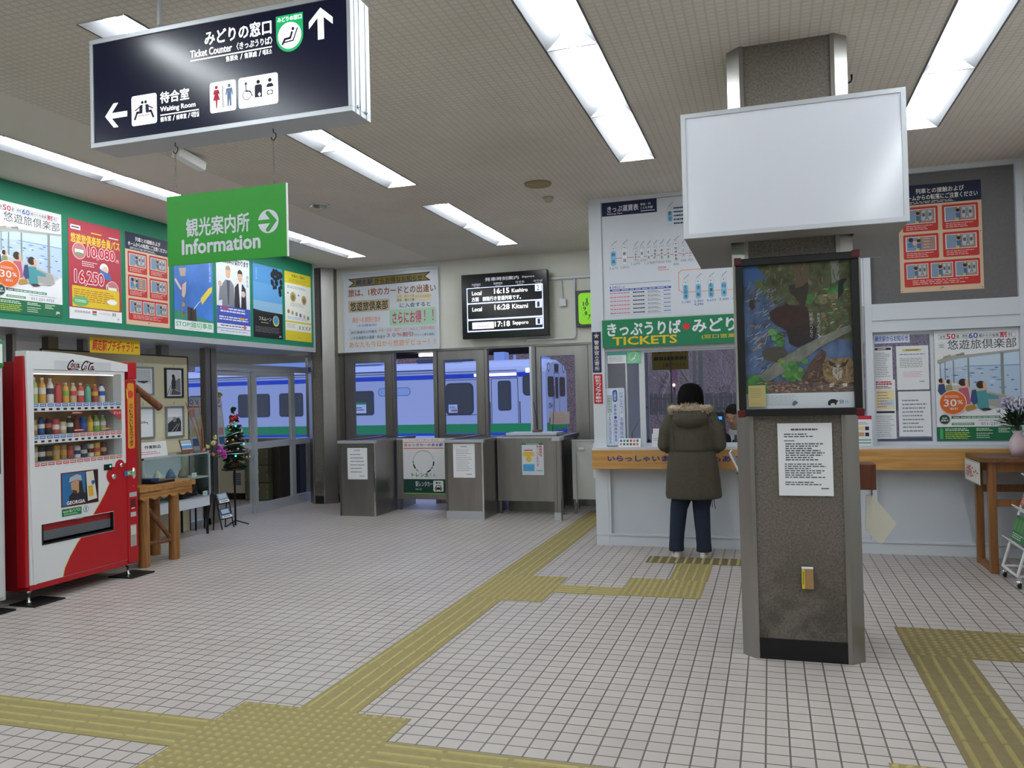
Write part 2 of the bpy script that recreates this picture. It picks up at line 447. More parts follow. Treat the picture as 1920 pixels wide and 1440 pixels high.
# left: deep poster band over a glazed screen
m = MB(); m.box(-6.9, -6.13, -4.2, 10.10, 2.255, CEIL, GREEN); struct('wall_left', m, 'green poster band along the side of the hall')
m = MB(); m.box(-6.92, -6.115, -4.2, 10.13, 2.19, 2.254, ALU); m.box(-6.13, -6.115, 10.10, 10.13, 2.254, CEIL, ALU); m.box(-6.9, -6.13, 10.101, 10.13, 2.254, CEIL, STEEL_D); struct('trim_1', m, 'grey metal edge under the green poster band')
m = MB(); m.box(-6.9, -6.7, -4.2, 4.2, 0, 2.19, WALLW); struct('wall_left_lower', m)
def screen():
    m = MB(); x0, x1 = -6.74, -6.66
    for a, b in ((4.2, 4.26), (5.0, 5.06), (5.76, 5.80), (6.15, 6.27), (6.57, 6.63), (7.69, 7.81), (8.45, 8.54), (8.56, 8.66), (10.86, 10.92)):
        m.box(x0, x1, a, b, 0, 2.19, STEEL)
    m.box(x0, x1, 4.2, 8.5, 0, .08, ALU)
    m.box(x0-.005, x1+.005, 8.66, 10.86, 1.925, 2.01, ALU); m.box(x0, x1, 10.385, 10.425, 0, 1.925, ALU); m.box(x0, x1, 10.425, 10.86, .87, .95, ALU); m.box(x0, x1, 10.425, 10.86, 0, .13, ALU)
    f = struct('window_1', m, 'glazed screen under the green poster band')
    g = MB(); g.box(-6.703, -6.697, 4.26, 8.45, .08, 2.19, GLASS); g.box(-6.703, -6.697, 8.66, 10.86, 2.01, 2.19, GLASS); g.box(-6.703, -6.697, 10.425, 10.86, .13, .87, GLASS); g.box(-6.703, -6.697, 10.425, 10.86, .95, 1.925, GLASS)
    g.build('glass', f)
screen()
def side_door(name, y0, y1, x, lab):
    m = MB(); a, b = x-.02, x+.02
    m.box(a, b, y0, y0+.07, 0, 1.92, ALU); m.box(a, b, y1-.07, y1, 0, 1.92, ALU)
    for z0, z1 in ((0, .13), (.87, .96), (1.86, 1.92)): m.box(a, b, y0+.07, y1-.07, z0, z1, ALU)
    f = struct(name, m, lab)
    g = MB(); g.box(x-.003, x+.003, y0+.07, y1-.07, .13, .87, GLASS); g.box(x-.003, x+.003, y0+.07, y1-.07, .96, 1.86, GLASS); g.build('glass', f)
side_door('door_1', 8.66, 9.48, -6.72, 'aluminium sliding door leaf behind the christmas tree')
side_door('door_2', 9.42, 10.385, -6.675, 'aluminium sliding door leaf before the file boxes')

# back wall over the ticket barrier
m = MB(); m.box(-6.95, -1.6, 10.7, 10.85, 2.19, CEIL, WALLB); m.box(-6.2, -1.6, 10.69, 10.7, 2.17, 2.20, STEEL_D); struct('wall_back', m, 'beige grey wall above the platform doors')
def platform_door(name, x0, x1, p0, p1, lab):
    m = MB(); m.box(x0, p0, 10.72, 10.77, 0, 2.19, STEEL); m.box(p1, x1, 10.72, 10.77, 0, 2.19, STEEL); m.box(p0, p1, 10.72, 10.77, 2.04, 2.19, STEEL); m.box(p0, p1, 10.72, 10.77, 0, .985, STEEL)
    f = struct(name, m, lab); g = MB(); g.box(p0, p1, 10.743, 10.749, .985, 2.04, GLASS); g.build('glass', f)
platform_door('door_3', -5.99, -5.22, -5.84, -5.34, 'steel platform door leaf below the handwritten fare poster')
platform_door('door_4', -4.50, -3.80, -4.41, -3.92, 'steel platform door leaf below the departure screen')
platform_door('door_5', -3.04, -2.32, -2.98, -2.50, 'steel platform door leaf below the green clock')
m = MB()
for a, b in ((-6.12, -6.0), (-5.21, -5.18), (-4.57, -4.51), (-3.79, -3.75), (-3.115, -3.05), (-2.31, -1.6)):
    m.box(a, b, 10.71, 10.79, 0, 2.19, STEEL)
struct('trim_2', m, 'steel jambs between the platform doors')

# chamfered columns
def column(name, x0, x1, y0, y1, c, lab):
    poly = [(x0+c, y0), (x1-c, y0), (x1, y0+c), (x1, y1-c), (x1-c, y1), (x0+c, y1), (x0, y1-c), (x0, y0+c)]
    def off(p, d):
        cx, cy = (x0+x1)/2, (y0+y1)/2; return [(a+(d if a < cx else -d), b+(d if b < cy else -d)) for a, b in p]
    m = MB(); m.prism(off(poly, .012), 'z', 0, CEIL, GRAN); col = struct(name, m, lab)
    st = MB(); e = .022
    for sx, sy in ((0, 0), (1, 0), (1, 1), (0, 1)):
        X = x1 if sx else x0; Y = y1 if sy else y0; ix = -1 if sx else 1; iy = -1 if sy else 1
        p = [(X+ix*(c+e), Y+iy*.02), (X+ix*(c+e), Y), (X+ix*c, Y), (X, Y+iy*c), (X, Y+iy*(c+e)), (X+ix*.02, Y+iy*(c+e)), (X+ix*.02, Y+iy*(c*.9)), (X+ix*c*.9, Y+iy*.02)]
        if ix*iy < 0: p = p[::-1]
        st.prism(p, 'z', 0.0, CEIL, STEEL)
    tag(st.build('corner_cover', col), 'stainless steel corner cover')
    b = MB(); b.prism(off(poly, .006), 'z', 0, .115, BLACK); tag(b.build('plinth', col), 'black plinth')
    return col
column('pillar', -0.184, 0.459, 4.755, 5.40, .07, 'granite faced pillar with stainless corners carrying the framed wildlife poster')
column('pillar_back', -6.52, -6.07, 10.45, 11.0, .13, 'granite column in the corner between glazed screen and platform doors')

# ---------------------------------------------------------------- ticket office front
YT = 8.0
m = MB()
m.box(-1.68, 2.12, YT+.02, YT+.10, 0, .96, GREYP)
for a, b in ((-1.68, -1.555), (.84, .90), (2.07, 2.12)): m.box(a, b, YT-.025, YT+.10, 0, CEIL, ALUW)
m.box(-1.68, 2.12, YT-.02, YT+.10, 0, .115, ALUW); m.box(-1.68, 2.12, YT-.03, YT, .10, .118, ALUW)
m.box(-1.68, 2.12, YT-.02, YT+.10, 3.405, CEIL, ALUW)
m.box(-1.555, .84, YT+.0, YT+.10, 1.92, 3.405, ALUW)
m.box(.90, 2.07, YT+.02, YT+.10, 2.25, 3.405, PIN)
m.box(.90, 2.07, YT-.02, YT+.10, 1.995, 2.25, ALUW); m.box(.90, 2.07, YT-.035, YT-.02, 2.10, 2.115, ALUW); m.box(.90, 2.07, YT-.035, YT-.02, 1.995, 2.01, ALUW)
m.box(-1.555, -1.53, YT-.02, YT+.0, .115, .76, ALUW)
struct('wall_ticket', m, 'white and grey front wall of the ticket office')
m = MB(); m.box(-1.68, 2.12, 7.84, YT+.02, .765, .95, OAK); struct('trim_3', m, 'oak counter ledge along the ticket office', bevel=.006)
m = MB(); m.box(-1.68, 2.12, 7.86, YT+.10, .951, .975, ALUW); struct('trim_4', m, 'white sill on the oak counter ledge')
def ticket_window(name, x0, x1, z0, z1, muls, lab):
    m = MB(); y0, y1 = YT+.03, YT+.08
    m.box(x0, x1, y0, y1, z0, z0+.03, ALUW); m.box(x0, x1, y0, y1, z1-.03, z1, ALUW)
    for a, b in muls: m.box(a, b, y0, y1, z0+.03, z1-.03, ALUW)
    f = struct(name, m, lab); g = MB(); g.box(x0, x1, YT+.052, YT+.058, z0+.03, z1-.03, GLASS); g.build('glass', f)
ticket_window('window_2', -1.555, .84, .975, 1.93, ((-1.555, -1.54), (-1.36, -1.345), (-1.225, -1.17), (.0, .04)), 'ticket counter window under the green sign')
ticket_window('window_3', .90, 2.07, .975, 1.995, ((.90, .92), (1.375, 1.405), (2.05, 2.07)), 'notice window at the end of the ticket office')
# office interior
m = MB(); m.box(-1.68, -1.6, YT+.10, 10.7, 0, CEIL, WALLW); struct('wall_office_side', m)
m = MB(); m.box(2.12, 2.3, 8.1, 10.9, 0, CEIL, WALLW); struct('wall_office_right', m)
m = MB(); m.grid_wall('y', 10.72, 10.85, -1.6, 2.12, 0, CEIL, [(-1.6, 2.0, .85, 2.5)], WALLW); struct('wall_office_back', m)
m = MB()
for a, b in ((-1.6, -1.52), (-.94, -.90), (-.87, -.81), (-.02, .04), (.9, .96), (1.94, 2.0)): m.box(a, b, 10.74, 10.8, .85, 2.5, ALU)
m.box(-1.6, 2.0, 10.74, 10.8, .85, .89, ALU); m.box(-1.6, 2.0, 10.74, 10.8, 2.46, 2.5, ALU)
f = struct('window_4', m, 'office window towards the tracks'); g = MB(); g.box(-1.6, 2.0, 10.768, 10.772, .89, 2.46, GLASS); g.build('glass', f)
m = MB(); m.box(-1.6, 2.12, 8.12, 10.7, 2.62, 2.66, WALLW); struct('ceiling_office', m)
m = MB(); m.box(-1.2, -.1, 9.2, 9.3, 2.60, 2.62, mat('office_fill_light', 'FFFFFF', .5, emit=5.0)); tag(m.build('ceiling_light'), 'added fill light, out of view, brightening the ticket office', 'ceiling light')  # added light panel, out of view, only to illuminate the office interior

# ---------------------------------------------------------------- annex behind the glazed screen
m = MB(); m.box(-10.2, -10.05, 4.0, 11.4, 0, 2.7, WALLW); struct('wall_annex_left', m)
m = MB(); m.grid_wall('y', 11.25, 11.35, -10.2, -6.6, 0, 2.7, [(-10.0, -6.9, .92, 2.12)], WALLB); struct('wall_annex_back', m, 'low wall and wide opening towards the tracks')
m = MB(); m.box(-10.05, -6.7, 11.22, 11.25, .88, .93, ALU); struct('trim_5', m)
m = MB(); m.box(-10.2, -6.75, 4.0, 11.35, 2.45, 2.5, WALLW); struct('ceiling_annex', m)
m = MB(); m.box(-10.2, -6.9, 3.9, 4.0, 0, 2.7, WALLW); struct('wall_annex_front', m)
m = MB(); m.box(-8.6, -8.5, 7.6, 8.8, 2.42, 2.45, mat('annex_fill_light', 'FFFFFF', .5, emit=22.0)); tag(m.build('ceiling_light'), 'added fill light, out of view, brightening the annex behind the glazed screen', 'ceiling light')  # unseen emitter added to brighten the annex and its boxes

# ---------------------------------------------------------------- tactile paving
TB = mat('tactile_base', '94885A', 0.7, noise=(30, 0.08)); TR = mat('tactile_raised', 'ADA065', 0.6, noise=(30, 0.06))
TB2 = mat('tactile_worn_base', '7C6F4C', 0.7, noise=(20, 0.1)); TR2 = mat('tactile_worn_raised', '978A55', 0.6, noise=(20, 0.08))
TD = mat('tactile_dark', '6B6046', 0.7)
def tactile(x0, x1, y0, y1, kind, lab, B=TB, Rm=TR, n=None):
    m = MB(); h = .003; m.box(x0, x1, y0, y1, -.01, h, B)
    def bump(poly_lo, poly_hi, z0, z1):
        k = len(poly_lo); v = [(*p, z0) for p in poly_lo]+[(*p, z1) for p in poly_hi]
        m.add(v, [(i, (i+1) % k, k+(i+1) % k, k+i) for i in range(k)]+[tuple(range(k, 2*k))], Rm)
    def bar(a0, a1, b0, b1):      # rounded bar in x,y
        def ol(e):
            A0, A1, B0, B1 = a0+e, a1-e, b0+e, b1-e; r = min(A1-A0, B1-B0)*.45; p = []
            for cx, cy, t in ((A1-r, B0+r, -90), (A1-r, B1-r, 0), (A0+r, B1-r, 90), (A0+r, B0+r, 180)):
                for q in range(4): g = radians(t+30*q); p.append((cx+r*cos(g), cy+r*sin(g)))
            return p
        bump(ol(0), ol(.005), h, h+.005)
    if kind == 'dot':
        px = (x1-x0)/round((x1-x0)/.0505); py = (y1-y0)/round((y1-y0)/.0505)
        for i in range(round((x1-x0)/px)):
            for j in range(round((y1-y0)/py)):
                cx, cy = x0+px*(i+.5), y0+py*(j+.5)
                c = lambda r: [(cx+r*cos(2*pi*k/10), cy+r*sin(2*pi*k/10)) for k in range(10)]
                bump(c(.0155), c(.010), h, h+.005)
    elif kind == 'bary':
        nx = n or 4; w = (x1-x0)/nx; L = .30; k = max(1, round((y1-y0)/L)); L = (y1-y0)/k
        for i in range(nx):
            for j in range(k):
                sh = 0
                bar(x0+w*(i+.5)-.0125, x0+w*(i+.5)+.0125, y0+L*j+.006, y0+L*(j+1)-.006)
    else:
        ny = n or 4; w = (y1-y0)/ny; L = .30; k = max(1, round((x1-x0)/L)); L = (x1-x0)/k
        for i in range(ny):
            for j in range(k): bar(x0+L*j+.006, x0+L*(j+1)-.006, y0+w*(i+.5)-.0125, y0+w*(i+.5)+.0125)
    struct('floor_tactile_strip', m, lab)
tactile(-2.55, -1.64, 2.58, 3.49, 'dot', 'large dotted yellow square where the guiding paths cross')
tactile(-6.0, -2.55, 2.955, 3.255, 'barx', 'yellow guiding strip running towards the vending machines')
tactile(-1.64, .41, 2.93, 3.23, 'barx', 'yellow guiding strip running towards the pillar side')
tactile(.41, 1.31, 2.65, 3.55, 'dot', 'dotted yellow square at the picture edge before the pillar')
tactile(-2.235, -1.925, 3.49, 5.69, 'bary', 'yellow guiding strip leading from the large dotted square to the barrier')
tactile(-2.235, -1.62, 5.69, 6.51, 'dot', 'dotted yellow square half way to the ticket barrier')
tactile(-2.235, -1.925, 6.51, 10.3, 'bary', 'yellow guiding strip leading under the ticket barrier')
tactile(-1.62, -1.11, 5.99, 6.24, 'barx', 'short yellow strip branching to the ticket counter')
tactile(-1.11, -.52, 6.01, 6.58, 'dot', 'dotted yellow square before the ticket counter')
tactile(-.81, -.51, 6.58, 7.22, 'bary', 'short yellow strip ending at the ticket counter')
tactile(-1.09, .11, 7.22, 7.50, 'bary', 'brown tactile strip along the foot of the ticket counter', TD, TR, 16)
tactile(.70, 1.31, 5.0, 5.57, 'dot', 'worn brown dotted square beside the pillar', TB2, TR2)
tactile(1.31, 2.10, 5.29, 5.57, 'barx', 'worn brown strip leading to the side wall', TB2, TR2)
tactile(.70, 1.01, 3.55, 5.0, 'bary', 'worn brown strip running past the pillar', TB2, TR2)

# ---------------------------------------------------------------- outdoors
m = MB(); m.box(-30, 12, 11.6, 22.2, -.15, -.02, SOIL); struct('platform_ground', m)
m = MB(); m.box(-40, 25, 22.2, 60, -1.2, -1.05, mat('track_ballast', '4A4648', .95, noise=(3, .2))); struct('ground_tracks', m)
HILL = mat('winter_hillside', '80665A', .95, noise=(16, .8), bump=(14, .8))
m = MB(); rr = random.Random(3); NX, NY = 50, 10; vv = []
for j in range(NY+1):
    for i in range(NX+1):
        vv.append((-45+i*1.6, 36+j*2.2+rr.uniform(-.5, .5), -1.1+j*1.75+rr.uniform(-.5, .5)*(j > 0)))
m.add(vv, [(j*(NX+1)+i, j*(NX+1)+i+1, (j+1)*(NX+1)+i+1, (j+1)*(NX+1)+i) for j in range(NY) for i in range(NX)], HILL, True); struct('hillside', m)
# ================================================================ LAMPS
def trough(xc, y0, y1, n, lab):
    t = thing('ceiling_light', lab, 'ceiling light', (xc, (y0+y1)/2, CEIL), 'fluorescent ceiling troughs')
    m = MB(); w = .145
    z0, z1 = CEIL-.004, CEIL+.085
    # folded reflector: sloping sides up to a flat back
    prof = [(-w-.012, z0), (-w, z0), (-.05, z1), (.05, z1), (w, z0), (w+.012, z0)]
    for a, b in zip(prof[:-1], prof[1:]):
        m.add([(xc+a[0], y0, a[1]), (xc+b[0], y0, b[1]), (xc+b[0], y1, b[1]), (xc+a[0], y1, a[1])], [(0, 3, 2, 1)], REFL)
    for y in (y0+.002, y1-.002):
        m.add([(xc+p[0]*.985, y, p[1]) for p in prof], [tuple(range(6))], REFLW)
    rf = m.build('reflector', t)
    L = (y1-y0)/n
    for k in range(n):
        a, b = y0+L*k, y0+L*(k+1)
        l = MB(); l.tube([(xc, a+.05, CEIL+.024), (xc, b-.05, CEIL+.024)], .028, TUBE, 12); o = l.build('tube', t)
        if k: 
            d = MB(); d.prism([(-w*.98, z0), (w*.98, z0), (.055, z1-.012), (-.055, z1-.012)], 'y', a-.006, a+.006, REFLW)
            for i, v in enumerate(d.v): d.v[i] = (v[0]+xc, v[1], v[2])
            d.build('baffle', rf)
RN = {-5.30: 'over the green poster band side', -3.15: 'in line with the navy direction sign', -1.0: 'over the strip to the barrier', 1.11: 'beside the pillar head'}
for xc, y0, y1, n in TROF:
    d = 'near' if y0 < 0 else ('long three-lamp' if n == 3 else 'short two-lamp')
    w = {-1.05: 'nearest trough overhead', 3.25: 'three-lamp ceiling trough', 7.53: 'two-lamp ceiling trough towards the back wall'}[y0]
    trough(xc, y0, y1, n, f'white fluorescent {w} {RN[xc]}')

# ================================================================ OVERHEAD SIGNS
NAVY = mat('navy_face', '0B1233', 0.22)
LITW = mat('lit_white', 'FFFFFF', .4, emit=0.9)
LITG = mat('lit_green', '12B56C', .4, emit=0.35)
def direction_sign():
    x0, x1, y0, y1, z0, z1 = -2.975, -1.615, 3.0, 3.165, 2.70, 3.205
    t = thing('direction_sign', 'navy backlit direction sign hanging from the ceiling with silver frame', 'sign', ((x0+x1)/2, (y0+y1)/2, z0))
    m = MB(); e = .025
    m.box(x0, x1, y0, y1, z0, z0+.022, ALU); m.box(x0, x1, y0, y1, z1-.022, z1, ALU); m.box(x0, x0+.018, y0, y1, z0+.022, z1-.022, ALU); m.box(x1-.018, x1, y0, y1, z0+.022, z1-.022, ALU)
    for a in (y0+.03, y0+.07, y1-.04): m.box(x1, x1+.003, a, a+.004, z0+.002, z1, ALU)
    m.box(x0+.018, x1-.018, y0+.02, y1-.02, z0+.022, z1-.022, WHITE)
    hs = m.build('housing', t, bevel=.002)
    b = MB()
    for a in (y0+.045, y1-.045): b.lathe([(0, 0), (.007, 0), (.006, .004), (0, .006)], (x1+.002, a, z0+.03), CHROME, 10, 'x')
    build_each(b, 'bolt', hs)
    r = MB()
    for a in (x0+.33, x1-.33): r.tube([(a, (y0+y1)/2, z1), (a, (y0+y1)/2, CEIL)], .012, ALU, 10); r.lathe([(.025, 0), (.025, .02), (.013, .05)], (a, (y0+y1)/2, z1), ALU, 12)
    build_each(r, 'hanger', t)
    c = Canvas((x0+.018, y0+.012, z0+.022), X_, Z_, x1-x0-.036, z1-z0-.044, NAVY, .006)
    c2 = c
    c.text('みどりの窓口', .466, .075, .725, .215, LITW, .028)
    c.text('Ticket Counter', .408, .238, .573, .312, LITW, .02)
    c.text('〈きっぷうりば〉', .591, .240, .727, .312, LITW, .02)
    c.rect(.408, .331, .725, .343, LITW)
    c.text('售票处', .548, .352, .596, .405, LITW, .01); c.text('/', .604, .352, .613, .405, LITW); c.text('售票處', .620, .352, .668, .405, LITW, .01); c.text('/', .675, .352, .684, .405, LITW); c.text('매표소', .690, .352, .725, .405, LITW, .01)
    # green shield with a reclining seat
    k = c.w/c.h; pts = [(.742, .066), (.842, .066), (.842, .27)]
    for i in range(1, 12): a = pi*i/12; pts.append((.792+.050*cos(a), .27+.050*k*sin(a)))
    pts.append((.742, .27)); c.poly(pts, LITG)
    c.text('みどりの窓口', .748, .080, .837, .125, LITW, .02)
    c.circ(.792, .262, .043, LITW)
    INK = P('0B1233')
    c.circ(.805, .205, .0055, INK); c.line([(.822, .205), (.805, .315), (.772, .322)], .006, INK); c.line([(.802, .235), (.795, .288), (.775, .293), (.766, .338)], .010, INK)
    # up arrow
    c.poly([(.906, .058), (.949, .165), (.949, .228), (.917, .148), (.917, .350), (.895, .350), (.895, .148), (.863, .238), (.863, .175)], LITW)
    # left arrow
    c.poly([(.047, .746), (.084, .625), (.104, .625), (.076, .720), (.142, .720), (.142, .775), (.076, .775), (.104, .868), (.084, .868)], LITW)
    c.rrect(.161, .588, .267, .885, LITW, .012)
    for sx, x in ((1, .207), (-1, .221)):
        f = lambda a: x-sx*a
        c.circ(x, .662, .0058, INK); c.poly([(f(-.002), .685), (f(.012), .688), (f(.014), .760), (f(.0), .770)], INK); c.line([(f(.004), .760), (f(.022), .757), (f(.032), .822)], .011, INK)
        c.line([(f(.008), .70), (f(.030), .735)], .006, INK)
    c.rect(.190, .790, .238, .796, INK)
    c.text('待合室', .281, .590, .400, .705, LITW, .028); c.text('Waiting Room', .281, .735, .425, .800, LITW, .018); c.rect(.281, .812, .438, .823, LITW)
    c.text('候车室', .281, .835, .325, .885, LITW, .01); c.text('/', .332, .835, .341, .885, LITW); c.text('候車室', .346, .835, .388, .885, LITW, .01); c.text('/', .394, .835, .402, .885, LITW); c.text('대합실', .407, .832, .438, .885, LITW, .01)
    c.rrect(.483, .584, .585, .876, LITW, .012); c.rrect(.595, .584, .745, .874, LITW, .012)
    RED, BL, GR = P('C81E3C'), P('7C93B8'), P('4A5070')
    def figure(pts, ox, oy, m): c.poly([(ox+a*1.0, oy+b*.96) for a, b in pts], m)
    c.circ(.509, .635, .0062, RED); figure([(-.009, 0), (.009, 0), (.014, .052), (.007, .042), (.014, .105), (.004, .105), (.002, .185), (-.002, .185), (-.004, .105), (-.014, .105), (-.007, .042), (-.014, .052)], .509, .658, RED)
    c.rect(.5325, .625, .5355, .838, GR)
    c.circ(.559, .635, .0062, BL); figure([(-.012, 0), (.012, 0), (.015, .07), (.010, .07), (.008, .03), (.008, .18), (.002, .18), (0, .10), (-.002, .18), (-.008, .18), (-.008, .03), (-.010, .07), (-.015, .07)], .559, .658, BL)
    c.circ(.624, .645, .005, GR); c.line([(.624, .66), (.625, .72), (.640, .72), (.648, .77)], .005, GR); c.ring(.627, .755, .015, .003, GR, a0=20, a1=330)
    c.circ(.671, .645, .0068, INK); c.poly([(.657, .685), (.661, .67), (.681, .67), (.685, .685), (.685, .79), (.657, .79)], INK); c.poly([(.6755, .745), (.6815, .765), (.6755, .785), (.6695, .765)], LITW)
    c.circ(.715, .645, .0068, INK); c.poly([(.700, .705), (.707, .675), (.723, .675), (.730, .705), (.721, .71), (.709, .71)], INK); c.ring(.710, .76, .006, .004, INK, a0=60, a1=300); c.ring(.720, .76, .006, .004, INK, a0=-120, a1=120)
    c.build('sign_face', t)
direction_sign()
def information_sign():
    x0, x1, z0, z1, y = -2.615, -1.985, 2.135, 2.455, 3.075
    t = thing('information_sign', 'bright green information sign hanging on chains under the navy sign', 'sign', ((x0+x1)/2, y, z0))
    G = mat('sign_green', '2E9C2E', .45); c = Canvas((x0, y-.003, z0), X_, Z_, x1-x0, z1-z0, G, .008, back=False)
    m = c.mb; m.box(x0, x1, y-.003, y+.005, z0, z1, G); m.box(x1, x1+.004, y-.004, y+.006, z0, z1, WHITE); c.t = 0
    c.N = Vector((0, -1, 0)); LW = P('DCDDE8')
    c.text('観光案内所', .165, .345, .70, .615, LW, .026); c.text('Information', .125, .64, .787, .862, LW, .035)
    c.circ(.855, .502, .083, LW); 
    c.poly([(.768, .475), (.868, .475), (.832, .39), (.842, .36), (.860, .36), (.925, .502), (.860, .644), (.842, .644), (.832, .614), (.868, .53), (.768, .53)], G)
    c.build('sign_board', t)
    for x in (-2.565, -2.045):
        ch = MB(); zz = z1; k = 0
        while zz < 2.645:
            ch.torus((x, y, zz+.008), .0042, .0011, STEEL_D, 'y' if k % 2 else 'x', 10, 5); zz += .0095; k += 1
        ch.build('chain', t)
        hk = MB(); hk.tube([(x, y, 2.70), (x, y, 2.685), (x+.012, y, 2.678), (x+.014, y, 2.663), (x+.004, y, 2.650), (x-.008, y, 2.653), (x-.011, y, 2.664)], .0022, BLACKM, 6); hk.build('hook', t)
information_sign()
def security_camera():
    t = thing('security_camera', 'small white camera box on the plain ceiling beyond the hanging signs', 'security camera', (-4.22, 5.2, 3.33))
    m = MB(); m.bar((-4.235, 5.08, 3.415), (-4.205, 5.35, 3.365), .075, .07, WHITE); m.build('casing', t, bevel=.006)
    m = MB(); m.tube([(-4.225, 5.15, 3.43), (-4.225, 5.15, CEIL)], .012, ALU, 8); m.build('bracket', t)
security_camera()
def blank_box():
    x0, x1, y0, y1, z0, z1 = -.42, .695, 4.5, 5.66, 2.335, 3.01
    t = thing('blank_lightbox', 'blank white signboard box wrapped round the pillar head', 'signboard', ((x0+x1)/2, (y0+y1)/2, z0))
    m = MB(); BOXM = mat('box_grey', '8F8C88', .5)
    px0, px1, py0, py1 = -.186, .461, 4.753, 5.402
    m.grid_wall('z', z0, z0+.012, x0, x1, y0, y1, [(px0, px1, py0, py1)], BOXM); m.grid_wall('z', z1-.012, z1, x0, x1, y0, y1, [(px0, px1, py0, py1)], BOXM)
    m.box(x0, x0+.012, y0, y1, z0+.012, z1-.012, ALU); m.box(x1-.012, x1, y0, y1, z0+.012, z1-.012, ALU)
    m.build('casing', t)
    e = .022
    for yy in (y0-.006, y1-.014):
        f = MB(); f.box(x0-.002, x1+.002, yy, yy+.02, z0-.002, z0+e, ALU); f.box(x0-.002, x1+.002, yy, yy+.02, z1-e, z1+.002, ALU); f.box(x0-.002, x0+e, yy, yy+.02, z0+e, z1-e, ALU); f.box(x1-e, x1+.002, yy, yy+.02, z0+e, z1-e, ALU); f.build('face_frame', t)
    p = MB(); PW = mat('acrylic_white', 'D9DCE6', .14); p.box(x0+e, x1-e, y0, y0+.006, z0+e, z1-e, PW); p.box(x0+e, x1-e, y1-.006, y1, z0+e, z1-e, PW); build_each(p, 'face_panel', t)
blank_box()

